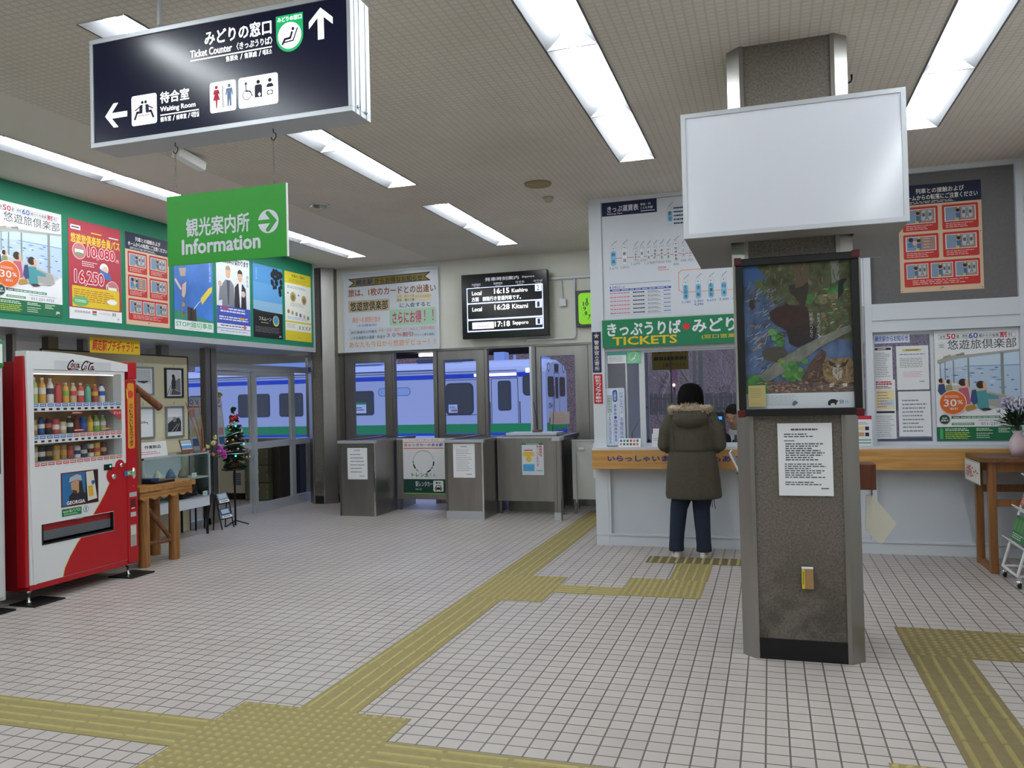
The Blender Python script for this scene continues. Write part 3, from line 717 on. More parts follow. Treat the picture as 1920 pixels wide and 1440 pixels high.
# ================================================================ POSTERS AND PAPERS ON THE PILLAR
def pillar_poster():
    x0, x1, z0, z1, y = -.165, .475, 1.355, 2.235, 4.755
    t = thing('framed_poster', 'black framed wildlife poster with red corners on the pillar', 'poster', ((x0+x1)/2, y, z0))
    m = MB(); w = .04; d = .045; RC = mat('red_corner', '5E121A', .35)
    m.box(x0, x1, y-d, y, z0, z0+w, BLACK); m.box(x0, x1, y-d, y, z1-w, z1, BLACK); m.box(x0, x0+w, y-d, y, z0+w, z1-w, BLACK); m.box(x1-w, x1, y-d, y, z0+w, z1-w, BLACK)
    m.build('poster_frame', t, bevel=.004)
    m = MB()
    for X in (x0-.006, x1-w*.85):
        for Z in (z0-.006, z1-w*.85): m.box(X, X+w*.85+.006, y-d-.005, y, Z, Z+w*.85+.006, RC)
    build_each(m, 'corner_piece', t, .004)
    m = MB(); m.box(x0-.010, x0-.001, y-.03, y-.012, z0+.03, z1-.03, CHROME); m.box(x1+.001, x1+.010, y-.03, y-.012, z0+.03, z1-.03, CHROME); build_each(m, 'edge_strip', t)
    c = Canvas((x0+w, y-.002, z0+w), X_, Z_, x1-x0-2*w, z1-z0-2*w, PAPER, .004); c.STEP = .0003
    R = random.Random(11); pal = ['4A5E80', '5A6F92', '3C4E70', '6B7C94', '39486A', '7D8CA0']
    SEA = mat('painted_sea', '50648A', .6, noise=(16, .5, (1, 1, .5))); WOOD_ = mat('painted_forest', '56593C', .6, noise=(22, .55)); BROWN = mat('painted_brown', '3E2620', .6, noise=(18, .3)); LEAF = mat('painted_leaf', '3F7A3A', .6, noise=(26, .5)); EARTH = mat('painted_earth', '6B5A50', .6, noise=(24, .5)); OWL = mat('painted_feather', '8A6F4E', .6, noise=(40, .5)); ROCK = mat('painted_rock', '78786F', .6, noise=(15, .4)); DARKB = P('2A1F1E')
    B = .895
    c.rect(0, 0, 1, B, SEA); c.poly([(.12, 0), (1, 0), (1, .55), (.6, .5), (.35, .36), (.2, .12)], WOOD_)
    c.poly([(0, 0), (.13, 0), (.24, .11), (0, .14)], P('3E66A0'))
    c.poly([(.47, 0), (.63, 0), (.60, .3), (.52, .3)], P('6E5A46')); c.poly([(.82, 0), (.90, 0), (.90, .26), (.84, .26)], P('8C8C86'))
    for i in range(16):
        a, b = R.uniform(.55, .98), R.uniform(.05, .42); c.circ(a, b, R.uniform(.02, .055), R.choice([LEAF, P('5B6E44'), P('46603E'), P('87795A')]), 9)
    for i in range(14):
        a, b = R.uniform(.15, .5), R.uniform(.02, .28); c.circ(a, b, R.uniform(.02, .05), R.choice([P('5F6A40'), P('7B7250'), P('4B5638')]), 8)
    # salmon swimming in the river
    for i in range(24):
        a = R.uniform(.02, .30); b = .16+R.random()*.60; s = R.uniform(.03, .05); t_ = R.uniform(-.5, .2)
        if a > .34-.1*abs(b-.5): continue
        q = [(a+s*cos(u)*1.0*cos(t_)-s*.3*sin(u)*sin(t_), b+(s*cos(u)*sin(t_)+s*.3*sin(u)*cos(t_))*.6) for u in [2*pi*k/10 for k in range(10)]]
        c.poly(q, P(R.choice(['6B5148', '8E6A5A', '4A4650', '96877C'])))
    for i in range(26):
        a, b = R.uniform(.0, .27), R.uniform(.16, .78); c.line([(a, b), (a+R.uniform(.02, .07), b-R.uniform(.005, .03))], .003, P(R.choice(['A9B6C8', '8496B4', 'C2CAD6'])))
    def dab(n, x0, x1, y0, y1, cols, L, wd, ang, test=None):
        for _ in range(n):
            a, b = R.uniform(x0, x1), R.uniform(y0, y1)
            if test and not test(a, b): continue
            g = ang+R.uniform(-.5, .5); l = L*R.uniform(.5, 1.3); k_ = c.w/c.h
            c.line([(a, b), (min(.995, max(.005, a+l*cos(g)*.5)), b-l*sin(g)*.5*k_), (min(.995, max(.005, a+l*cos(g))), b-l*sin(g)*k_+.003)], wd, P(R.choice(cols)))
    dab(150, .01, .42, .10, .86, ['7F93B4', '5C7298', '9FB0C6', '3A4C74', '6A7FA4', '4A5E88'], .07, .0035, .9, lambda a, b: a < .40-.25*abs(b-.45) and b < .84-.35*a)
    dab(150, .22, .98, .01, .50, ['6B6E48', '4A5236', '7E7654', '5A4E3C', '3C4630', '8A8464', '54603E'], .05, .004, 1.4, lambda a, b: b < .34+.2*a and a > .16+.3*b)
    dab(40, .72, .98, .18, .48, ['4E8A4A', '3A6E3A', '86A078', 'B06A44', 'C8D0B8'], .03, .005, .4)
    # bears and deer
    c.poly([(.24, .33), (.30, .30), (.38, .285), (.40, .27), (.43, .285), (.52, .29), (.60, .31), (.62, .42), (.60, .52), (.52, .56), (.42, .53), (.40, .46), (.30, .42), (.25, .38)], BROWN)
    c.poly([(.42, .47), (.62, .40), (.68, .46), (.66, .53), (.50, .58), (.42, .55)], DARKB)
    c.poly([(.43, .15), (.49, .14), (.50, .17), (.56, .16), (.61, .13), (.62, .17), (.60, .23), (.58, .30), (.54, .31), (.51, .25), (.45, .21)], P('3A302A'))
    c.poly([(.16, .60), (.22, .575), (.36, .575), (.40, .61), (.38, .67), (.34, .70), (.30, .68), (.24, .67), (.18, .655)], P('4E4742'))
    c.poly([(.06, .24), (.10, .23), (.11, .29), (.08, .31), (.05, .28)], P('3B3030'))
    c.poly([(.89, .14), (.94, .12), (.97, .13), (.935, .16), (.93, .22), (.88, .27), (.885, .2)], P('22222A'))
    # log and greenery, owl, leaf litter
    c.poly([(0, .80), (.16, .75), (.42, .62), (.70, .52), (.98, .44), (1, .48), (.72, .58), (.48, .70), (.25, .80), (0, .86)], ROCK)
    for i in range(22):
        a = R.uniform(.34, .56); b = R.uniform(.67, .80); c.circ(a, b, R.uniform(.02, .045), R.choice([LEAF, P('4E8A44'), P('78944E')]), 9)
    for i in range(12):
        a = R.uniform(.22, .40); b = R.uniform(.46, .56); c.circ(a, b, R.uniform(.02, .04), R.choice([LEAF, P('6F9A5C')]), 9)
    c.poly([(.0, .84), (.15, .80), (.4, .83), (.62, .80), (1, .84), (1, B), (0, B)], EARTH)
    for i in range(40):
        a, b = R.uniform(.02, .98), R.uniform(.82, B-.02); c.circ(a, b, R.uniform(.008, .022), P(R.choice(['9C6A58', 'A88A74', '6E4C48', 'B39A84', '54404A', '8F5048'])), 6)
    c.poly([(.02, .77), (.10, .76), (.20, .82), (.22, B), (0, B)], LEAF)
    c.poly([(.52, .80), (.60, .70), (.72, .60), (.76, .62), (.74, .70), (.74, .82), (.60, .83)], mat('painted_wing', '5A4238', .6, noise=(60, .5)))
    c.poly([(.72, .70), (.76, .655), (.80, .67), (.92, .665), (.97, .655), (1, .70), (1, .83), (.94, .85), (.80, .85), (.73, .80)], OWL)
    c.poly([(.82, .71), (.90, .71), (.91, .78), (.86, .82), (.81, .77)], P('B7B0A6')); c.poly([(.77, .675), (.83, .70), (.86, .73), (.80, .72)], P('2B2626')); c.poly([(.96, .675), (.90, .70), (.87, .73), (.93, .72)], P('2B2626'))
    c.rect(.78, .835, .82, .86, P('D0CFCC')); c.rect(.90, .835, .94, .86, P('D0CFCC'))
    dab(60, .26, .60, .31, .56, ['33201C', '4A2E26', '2A1A18'], .05, .004, .1, lambda a, b: .32 < b < .53 and .30 < a < .58)
    dab(70, .74, .98, .69, .83, ['A08664', '6E563E', 'B8A07A', '5A4634'], .035, .003, 1.5)
    dab(60, .55, .74, .64, .82, ['6A5044', '42302A', '8A7262'], .04, .004, .8, lambda a, b: b > 1.28-.9*a)
    dab(90, .02, .98, .82, .885, ['8A6A5E', '5A4650', 'A48C7A', '3E343E', 'B49A84'], .04, .004, .1)
    dab(40, .02, .9, .46, .84, ['8C8C80', '66685E', 'A4A498'], .06, .004, .55, lambda a, b: abs(b-(.80-.36*a)) < .035)
    c.vtext('命をつなぐ、', .685, .345, .715, .52, P('C9CCD2'), .0); c.vtext('知床がつなぐ', .615, .345, .645, .52, P('C9CCD2'), .0)
    c.rect(0, B, 1, 1, P('DDE0E8')); c.lines(.19, B+.012, .50, .98, 12, P('9AA0AA'), .3)
    c.poly([(.43, .975), (.44, .955), (.46, .945), (.47, .95), (.49, .962), (.47, .972), (.45, .985)], P('5A6C8C'))
    c.poly([(.76, .975), (.765, .955), (.79, .942), (.82, .942), (.845, .95), (.86, .955), (.845, .962), (.835, .982), (.825, .982), (.82, .97), (.79, .97), (.785, .985), (.77, .985)], P('15171C'))
    c.text('50', .865, .948, .905, .972, P('15171C')); c.text('th', .915, .948, .95, .972, P('8CB7D8'))
    c.build('poster_sheet', t)
    m = MB(); m.box(x0+w, x1-w, y-.032, y-.0305, z0+w, z1-w, GLASS); m.build('cover_glass', t)
    c = Canvas((x0+.052, y-.0335, 1.408), X_, Z_, .092, .118, P('B3A670'), .001); c.lines(.12, .12, .85, .6, 5, P('8A7C4A'), .25); c.lines(.12, .82, .85, .92, 2, P('8A7C4A'), .3)
    o = c.build('paper_note'); tag(o, 'small yellow note stuck on the wildlife poster', 'note')
pillar_poster()
c = Canvas((.035, 4.755, .912), X_, Z_, .283, .400, PAPER, .001); K = P('5A5C64')
c.lines(.25, .07, .74, .105, 1, K, .7, 0); c.lines(.12, .135, .92, .20, 2, K, .5, .5); c.lines(.12, .23, .32, .255, 1, K, .6)
c.lines(.14, .27, .90, .52, 8, K, .55, .4); c.lines(.12, .55, .90, .76, 7, K, .5, .4); c.lines(.12, .80, .85, .86, 2, K, .5, .3); c.lines(.78, .885, .92, .91, 1, K, .7, 0)
tag(c.build('notice_sheet'), 'white printed notice taped on the pillar under the wildlife poster', 'notice')
m = MB(); m.box(.14, .20, 4.735, 4.755, .405, .515, mat('tag_brown', 'A9835A', .6)); m.box(.14, .155, 4.733, 4.735, .405, .512, mat('tag_yellow', 'D9C832', .5)); m.box(.14, .20, 4.733, 4.755, .515, .522, PAPER)
for k in range(8): m.box(.145, .150, 4.7325, 4.7335, .43+.009*k, .4355+.009*k, BLACK)
tag(m.build('outlet_box'), 'small brown and yellow outlet cover low on the pillar', 'outlet')
# leaflet pocket on the far side edge of the pillar
m = MB(); m.prism([(-.245, 1.125), (-.235, 1.13), (-.19, 1.03), (-.19, 1.0)], 'y', 5.06, 5.3, PAPER)
m.box(-.205, -.186, 5.06, 5.3, .78, 1.0, GLASS); tag(m.build('leaflet_pocket'), 'clear leaflet pocket with white flyers on the pillar side facing the counter', 'leaflet holder')
# wooden box, pad on a chain
m = MB(); m.box(.463, .575, 5.12, 5.28, .905, 1.055, wood_mat('box_wood', '5E2F1C', '7A4226', 2)); tag(m.build('wooden_box', bevel=.004), 'small brown wooden box fixed to the side of the pillar', 'box')
t = thing('paper_pad', 'cream paper pad hanging by a chain under the small wooden box', 'paper pad', (.56, 5.2, .58))
m = MB(); m.add([(.525, 5.19, .865), (.558, 5.2, .872), (.685, 5.205, .70), (.60, 5.2, .575), (.515, 5.19, .66)], [(0, 1, 2, 3, 4)], mat('cream_paper', 'E2E0D2', .7)); v = m.v; m.add([(a, b+.012, c_) for a, b, c_ in v], [(4, 3, 2, 1, 0)], MATS['cream_paper']); m.add(m.v[:10], [(i, i+5, (i+1) % 5+5, (i+1) % 5) for i in range(5)], MATS['cream_paper']); m.build('sheets', t)
m = MB()
for k in range(6): m.torus((.556, 5.196, .868+.008*k), .005, .0017, BLACKM, 'y' if k % 2 else 'x', 8, 5)
m.build('chain', t)
m = MB(); m.tube([(.54, 5.43, CEIL), (.54, 5.43, CEIL-.03), (.535, 5.43, CEIL-.045), (.52, 5.43, CEIL-.05), (.512, 5.43, CEIL-.04)], .006, BLACKM, 8); tag(m.build('ceiling_hook'), 'black hook screwed in the ceiling next to the pillar', 'hook')
# small ceiling fittings
m = MB(); m.lathe([(0, 0), (.125, 0), (.12, -.018), (.085, -.022), (.08, -.016), (.05, -.02), (.0, -.02)], (-1.97, 7.16, CEIL), mat('old_ivory', '9A8862', .6), 24); tag(m.build('ceiling_vent'), 'round yellowed air outlet in the ceiling', 'air outlet')
m = MB(); m.lathe([(0, 0), (.055, 0), (.052, -.02), (.04, -.03), (.03, -.05), (.0, -.055)], (-2.02, 7.70, CEIL), mat('ivory', 'B0A898', .5), 18); tag(m.build('smoke_detector'), 'small round smoke detector on the ceiling near the ticket office', 'smoke detector')
t = thing('downlight', 'round chrome downlight in the plain ceiling beyond the information sign', 'ceiling light', (-4.21, 7.11, CEIL))
m = MB(); m.lathe([(.075, -.001), (.105, -.001), (.105, -.008), (.075, -.010)], (-4.21, 7.11, CEIL), CHROME, 24); m.build('rim', t)
m = MB(); m.lathe([(0, -.003), (.075, -.004)], (-4.21, 7.11, CEIL), mat('downlight_inside', '777777', .2, .8), 24); m.build('reflector', t)
# ================================================================ TICKET OFFICE: signs
NAVYP = P('161A45'); INK = P('23242B'); REDP = P('C8283C'); BLUEP = P('2E55B0'); GREENP = P('1E7A50'); SKYB = P('7FC0E6'); GREYT = P('8A8E98'); PINKP = P('D77A90')
def fare_board():
    x0, x1, z0, z1 = -1.545, .838, 2.237, 3.40
    c = Canvas((x0, YT-.004, z0), X_, Z_, x1-x0, z1-z0, mat('fare_white', 'D6DAE4', .45), .012)
    X = lambda v: (v-x0)/(x1-x0)
    c.rect(X(-1.545), .0, X(-1.0), .115, NAVYP)
    LW = P('E4E6EE')
    c.text('きっぷ運賃表', X(-1.49), .03, X(-1.18), .085, LW, .02); c.text('Railway Fare', X(-1.49), .09, X(-1.34), .108, LW, .01); c.text('単位：円', X(-1.16), .028, X(-1.06), .050, LW); c.text('こども半額', X(-1.16), .058, X(-1.04), .08, LW); c.lines(X(-1.16), .09, X(-1.02), .10, 1, LW, .6, 0, False)
    def stop(x, y, h, name, fare, blue=False, w=.050, fare2=None, fc=None):
        xx = X(x); hw = w/2/(x1-x0)
        c.rrect(xx-hw-.0008, y-.0015, xx+hw+.0008, y+h+.0015, GREYT, w*.48); c.rrect(xx-hw, y, xx+hw, y+h, LW, w*.45)
        if blue: c.rrect(xx-hw, y+h*.26, xx+hw, y+h, SKYB, w*.4)
        c.ring(xx, y+h*.14, hw*.8, .0018, GREYT, 14); c.lines(xx-hw*.35, y+h*.10, xx+hw*.35, y+h*.18, 1, GREYT, .7, 0, False)
        n = len(name); H = h*.70/max(n, 1); s = min(H*.8, .030)
        for i, ch in enumerate(name): c.text(ch, xx-hw*.62, y+h*.27+H*(i+.5)-s/2, xx+hw*.62, y+h*.27+H*(i+.5)+s/2, INK, .012)
        c.line([(xx-hw*.6, y-.006), (xx+hw*1.4, y-.040)], .006, GREYT)
        c.text(fare, xx-.018*len(fare)/5, y+h+.012, xx+.018*len(fare)/5, y+h+.034, fc or GREYT, .0)
        if fare2: c.text(fare2, xx-.018, y+h+.038, xx+.018, y+h+.060, BLUEP)
    c.rect(X(-1.42), .478, X(-.62), .484, PINKP)
    stop(-1.44, .372, .17, '釧路', '3,670', True); stop(-1.33, .370, .17, '摩周', '2,850')
    for x, nme, f in ((-1.22, '川湯温泉', '1,640'), (-1.157, '緑', '1,450'), (-1.092, '札弦', '1,270'), (-1.03, '清里町', '1,070'), (-.965, '南斜里', '930'), (-.902, '中斜里', '930')):
        stop(x, .392, .125 if nme != '緑' else .10, nme, f, False, .036)
    stop(-.828, .372, .17, '知床斜里', '840', False, .048)
    stop(-.758, .40, .115, '止別', '540', False, .034); stop(-.695, .40, .115, '浜小清水', '450', False, .034)
    c.rrect(X(-.90), .07, X(-.70), .255, P('CBD6E8'), .01); stop(-.875, .085, .12, '駅名', '', True, .040); c.lines(X(-.84), .08, X(-.72), .24, 5, INK, .4, .4)
    c.text('釧網本線', X(-1.005), .575, X(-.925), .595, PINKP); c.lines(X(-1.005), .602, X(-.90), .610, 1, PINKP, .6, 0, False)
    # discount ticket table
    T0, T1 = -1.485, -.885; TX = lambda f: X(T0+(T1-T0)*f)
    c.rect(TX(0), .700, TX(1), .703, BLUEP); c.rect(TX(0), .722, TX(.02), .734, BLUEP); c.text('お得なきっぷ', TX(.04), .718, TX(.25), .738, BLUEP)
    c.rect(TX(0), .744, TX(1), .762, BLUEP); c.lines(TX(.04), .749, TX(.97), .757, 1, LW, .7, 0)
    for i in range(6):
        y = .766+.034*i; c.rect(TX(0), y+.030, TX(1), y+.0315, GREYT); c.lines(TX(0), y+.006, TX(.35), y+.020, 1, PINKP, .7, .3); c.lines(TX(.38), y+.006, TX(.58), y+.020, 1, INK, .7, .2); c.lines(TX(.62), y+.004, TX(.85), y+.024, 2, GREYT, .6, .3); c.lines(TX(.88), y+.006, TX(.99), y+.018, 1, BLUEP, .6, 0)
    # Sekihoku line loop
    OR = P('E8B49A'); c.line([(X(.75), .620), (X(-.78), .620), (X(-.81), .64), (X(-.81), .785), (X(-.78), .805), (X(.75), .805)], .010, OR)
    for i, (nme, f, f2) in enumerate((('生田原', '3,180', None), ('遠軽', '2,490', '4,290'), ('丸瀬布', '4,610', None), ('白滝', '5,400', None), ('上川', '6,140', None), ('旭川', '7,910', None))):
        stop(-.745+.119*i, .700-.002*i, .165, nme, f, True, .046, f2, BLUEP)
    tag(c.build('fare_board'), 'white railway fare board with station names above the ticket counter', 'fare board')
fare_board()
def tickets_sign():
    x0, x1, z0, z1 = -1.565, .80, 1.955, 2.232
    G = mat('tickets_green', '1B7D55', .45); c = Canvas((x0, YT-.026, z0), X_, Z_, x1-x0, z1-z0, G, .03); X = lambda v: (v-x0)/(x1-x0); LW = P('E6E7EE'); YE = P('E6C01E')
    c.text('きっぷうりば', X(-1.515), .12, X(-.795), .60, LW, .035); c.circ(X(-.745), .37, .0135, P('E0303A')); c.text('みどりの窓口', X(-.692), .10, X(.17), .60, LW, .035)
    c.text('TICKETS', X(-1.465), .63, X(-.835), .93, YE, .03, None); c.text('(窓口営業時間５：３０～１９：００)', X(-.605), .68, X(.62), .84, YE, .008)
    c.line([(0, .01), (1, .01)], .004, P('CFE0D4'))
    tag(c.build('ticket_sign'), 'long green sign reading TICKETS above the counter window', 'sign')
tickets_sign()
m = MB(); c = Canvas((-1.535, YT+.022, 1.80), X_, Z_, .19, .105, PAPER, .001); c.rect(0, 0, 1, .22, P('3FB7A8')); c.lines(.08, .32, .92, .85, 5, GREYT, .3, .3); tag(c.build('window_notice'), 'white notice with turquoise top edge stuck on the counter window', 'notice')
c = Canvas((-1.338, YT+.022, 1.795), X_, Z_, .138, .158, P('7FD0A0'), .001); c.text('みどりの窓口', .16, .06, .84, .17, INK, .015); c.ring(.5, .58, .34, .004, P('E6F2EA')); c.poly([(.44, .75), (.56, .76), (.68, .40), (.62, .38), (.52, .62), (.36, .68), (.28, .80), (.34, .82)], P('E6F2EA')); tag(c.build('seat_sticker'), 'square mint green seat symbol sticker under the TICKETS sign', 'sticker')
c = Canvas((-1.555, YT-.0, .985), X_, Z_, .185, .57, P('D8DFEE'), .004)
c.rrect(.70, .03, .93, .98, P('8FA4D8'), .02); c.rrect(.715, .035, .915, .975, P('DCE3F2'), .018); c.vtext('お得なきっぷ', .735, .06, .90, .44, BLUEP, 0); c.vtext('各種取扱中', .735, .50, .90, .9, BLUEP, 0)
c.rrect(.36, .03, .62, .98, P('8FA4D8'), .02); c.rrect(.375, .035, .605, .975, P('DCE3F2'), .018); c.rrect(.37, .035, .61, .24, BLUEP, .02); c.vtext('主要駅', .41, .06, .57, .22, P('DCE3F2'), .01); c.vtext('乗車券・自由席特急券', .41, .28, .57, .94, BLUEP, .01)
c.rect(.08, .13, .30, .42, GREENP); c.rect(.10, .14, .28, .41, P('DCE3F2')); c.vtext('自動券売機', .12, .15, .26, .40, GREENP, .01); c.vtext('でも、お買い求め頂けます。', .12, .45, .26, .97, BLUEP, 0)
tag(c.build('counter_panel'), 'tall white panel with blue vertical writing at the left of the ticket window', 'information panel')
c = Canvas((-1.675, YT-.027, 1.715), X_, Z_, .088, .405, P('1B2360'), .002); st = []
for k in range(10): a = -pi/2+pi*k/5; r = .36 if k % 2 == 0 else .15; st.append((.5+r*cos(a), .10+r*sin(a)*.088/.405))
c.poly(st, P('D8C27A')); c.vtext('警察官立寄所', .22, .20, .78, .97, P('D9D2B4'), .02); tag(c.build('police_sign'), 'dark blue vertical sign with gold star on the ticket office post', 'sign')
c = Canvas((-1.67, YT-.027, 1.405), X_, Z_, .088, .292, P('C0202E'), .002); c.vtext('防犯カメラ作動中', .18, .04, .82, .97, P('EFE6E6'), .03); tag(c.build('camera_sign'), 'red vertical security camera sign on the ticket office post', 'sign')
# lettering fixed on the ledge
c = Canvas((-1.68, 7.84, .765), X_, Z_, 3.8, .185, OAK, 0, back=False); c.t = .001; LB = P('2A3592', .4); X = lambda v: (v+1.68)/3.8
c.text('いらっしゃいませ', X(-1.525), .28, X(-.845), .60, LB, .03); c.text('いつもありがとうございます', X(-.70), .28, X(.43), .60, LB, .03)
tag(c.build('ledge_lettering'), 'dark blue welcome lettering along the oak counter ledge', 'lettering')
# small things on the counter
c = Canvas((-1.425, 7.90, .976), X_, Vector((0, .35, .94)), .215, .088, PAPER, .004)
for i in range(6):
    for j in range(2): c.rect(.06+.15*i, .15+.40*j, .16+.15*i, .42+.40*j, P(['3A5FA8', 'B04A4A', '3C8A6A', 'C88A3A', '54545C'][(i*2+j*3) % 5]))
tag(c.build('card_tray'), 'small white card stand with coloured payment logos on the counter', 'card stand')
m = MB(); m.box(-1.10, -.93, 7.915, 8.0, .976, 1.10, PAPER); m.box(-1.09, -1.0, 7.93, 7.99, 1.10, 1.15, PAPER); c = Canvas((-1.10, 7.914, .976), X_, Z_, .17, .124, PAPER, 0, mb=m, back=False); c.lines(.08, .3, .8, .55, 2, GREYT, .3); tag(m.build('paper_box'), 'white cardboard box with leaflets on the counter beside the woman', 'box')
m = MB(); m.tube([(-1.345, 8.20, .80), (-1.335, 8.2, 1.10), (-1.20, 8.2, 1.33)], .006, CHROME, 8); m.tube([(-1.215, 8.2, 1.305), (-1.185, 8.2, 1.365)], .013, BLACK, 8); m.lathe([(0, 0), (.07, 0), (.07, .02), (0, .025)], (-1.345, 8.2, .764), BLACK, 16); tag(m.build('gooseneck_microphone'), 'thin gooseneck microphone behind the counter window', 'microphone')
m = MB(); m.box(-1.55, 2.0, 8.105, 8.60, .725, .762, mat('desk_grey', '8F8F8B', .5)); m.box(-1.5, -1.45, 8.15, 8.55, 0, .725, ALU); m.box(1.9, 1.95, 8.15, 8.55, 0, .725, ALU); tag(m.build('office_desk'), 'grey desk running behind the ticket counter', 'desk')
t = thing('ticket_terminal', 'black ticket terminal screen in front of the clerk', 'computer terminal', (-.52, 8.28, .7765))
m = MB(); c = Vector((-.525, 8.24, 1.14)); U = Vector((.10, .04, 0)); V = Vector((-.01, .04, .15)); m.obox(c, U, V, U.cross(V).normalized()*.012, BLACK); m.build('screen_case', t, bevel=.004)
m = MB(); nrm = U.cross(V).normalized(); m.obox(c+nrm*.013, U*.86, V*.86, nrm*.001, mat('terminal_screen', '131722', .2)); m.obox(c+nrm*.0145+V*.6, U*.7, V*.10, nrm*.0005, mat('terminal_glow', '3E8CE8', .3, emit=1.2)); 
for k in (-.5, -.2, .15): m.obox(c+nrm*.0145+V*.1+U*k, U*.05, V*.30, nrm*.0005, mat('terminal_glow_b', 'B8C6D8', .3, emit=.5))
m.build('screen', t)
m = MB(); m.box(-.57, -.48, 8.24, 8.32, .764, .79, BLACK); m.tube([(-.525, 8.29, .79), (-.525, 8.265, 1.02)], .015, BLACK, 10); m.build('stand', t)
c = Canvas((-1.46, 10.712, 1.795), X_, Z_, .47, .30, mat('yellow_card', '9A8420', .6), .002); c.text('２番ホームです。', .05, .04, .95, .30, P('8A2A20'), .03); c.lines(.05, .40, .95, .62, 1, P('2E2A1E'), .7, .1); c.text('１番ホームです。', .30, .70, .95, .88, P('2E2A1E'), .01); tag(c.build('platform_notice'), 'yellow platform notice seen through the ticket counter window', 'notice')
m = MB(); m.tube([(-1.21, 10.69, .8), (-1.22, 10.69, 2.6)], .008, mat('rust_pole', '7A5A44', .6), 8); tag(m.build('blind_rod'), 'thin brown rod hanging before the office window', 'rod')

# ================================================================ TICKET OFFICE: right-hand notices
def safety_poster(O, U, w, h, name, label, U2=Z_):
    SAND = mat('poster_sand', 'D8B89C', .5); c = Canvas(O, U, U2, w, h, SAND, .002); PR = P('C2302C'); LW = P('E6E2DE'); NV = P('16203E')
    c.rect(0, 0, 1, .185, NV); c.text('列車との接触および', .22, .035, .80, .085, LW, .025); c.text('ホームからの転落にご注意ください', .06, .095, .96, .145, LW, .025); c.lines(.10, .152, .75, .178, 2, LW, .35, .15)
    def cell(x0, y0, x1, y1, seed):
        c.rect(x0, y0, x1, y1, LW); X = lambda f: x0+(x1-x0)*f; Y = lambda f: y0+(y1-y0)*f; m = .03
        c.rect(X(m), Y(m*1.4), X(.36), Y(1-m*1.4), P('7F93AE')); c.rect(X(.36), Y(m*1.4), X(.52), Y(1-m*1.4), P('6E7A8C')); c.rect(X(.52), Y(m*1.4), X(1-m), Y(1-m*1.4), P('A48078')); c.poly([(X(.40), Y(.04)), (X(.48), Y(.04)), (X(.44), Y(.96)), (X(.33), Y(.96))], P('D8B83C'))
        if seed != 2:
            c.poly([(X(.56), Y(.10)), (X(.88), Y(.10)), (X(.90), Y(.72)), (X(.82), Y(.82)), (X(.60), Y(.82)), (X(.54), Y(.72))], P('B9BEC2')); c.rect(X(.57), Y(.30), X(.66), Y(.52), P('5A6068')); c.rect(X(.78), Y(.30), X(.87), Y(.52), P('5A6068')); c.rect(X(.67), Y(.14), X(.77), Y(.72), P('8B9096')); c.line([(X(.68), Y(.66)), (X(.66), Y(.80))], .004, INK); c.line([(X(.76), Y(.66)), (X(.78), Y(.80))], .004, INK)
        else:
            c.poly([(X(.06), Y(.45)), (X(.22), Y(.35)), (X(.26), Y(.7)), (X(.08), Y(.75))], P('4E7AB0')); c.circ(X(.17), Y(.20), .03, P('2A2220'), 10); c.circ(X(.30), Y(.45), .03, P('D8A890'), 10)
            for k in range(4): c.rect(X(.58), Y(.15+.2*k), X(.78), Y(.17+.2*k), LW)
        c.circ(X(.42), Y(.34), .026, P('D2A088'), 12); c.circ(X(.425), Y(.28), .024, P('2A2220'), 12); c.poly([(X(.36), Y(.46)), (X(.48), Y(.46)), (X(.50), Y(.80)), (X(.37), Y(.80))], P('3C6CA8'))
    for (x0, x1, y0, y1, k) in ((.05, .48, .205, .435, 1), (.53, .96, .205, .435, 3), (.05, .48, .46, .69, 2), (.53, .96, .46, .69, 4)):
        c.rrect(x0, y0, x1, y1, PR, .012); cell(x0+.03, y0+.022, x1-.03, y1-.072, k); c.lines(x0+.04, y1-.062, x1-.04, y1-.012, 3, P('E8C8C0'), .35, .3)
    c.rrect(.05, .715, .96, .95, PR, .012)
    for i in range(3): cell(.08+.295*i, .737, .345+.295*i, .875, 5+i)
    c.lines(.15, .885, .85, .935, 3, P('E8C8C0'), .35, .2); c.text('JR', .48, .96, .53, .982, P('4E7A4A'), .02)
    for x in (.02, .98):
        for y in (.47, .985): c.circ(x, y, .006, INK, 8)
    return tag(c.build(name), label, 'poster')
safety_poster((1.15, YT+.018, 2.34), X_, .665, .96, 'safety_poster', 'red train safety poster pinned on the grey felt board by the ticket office')
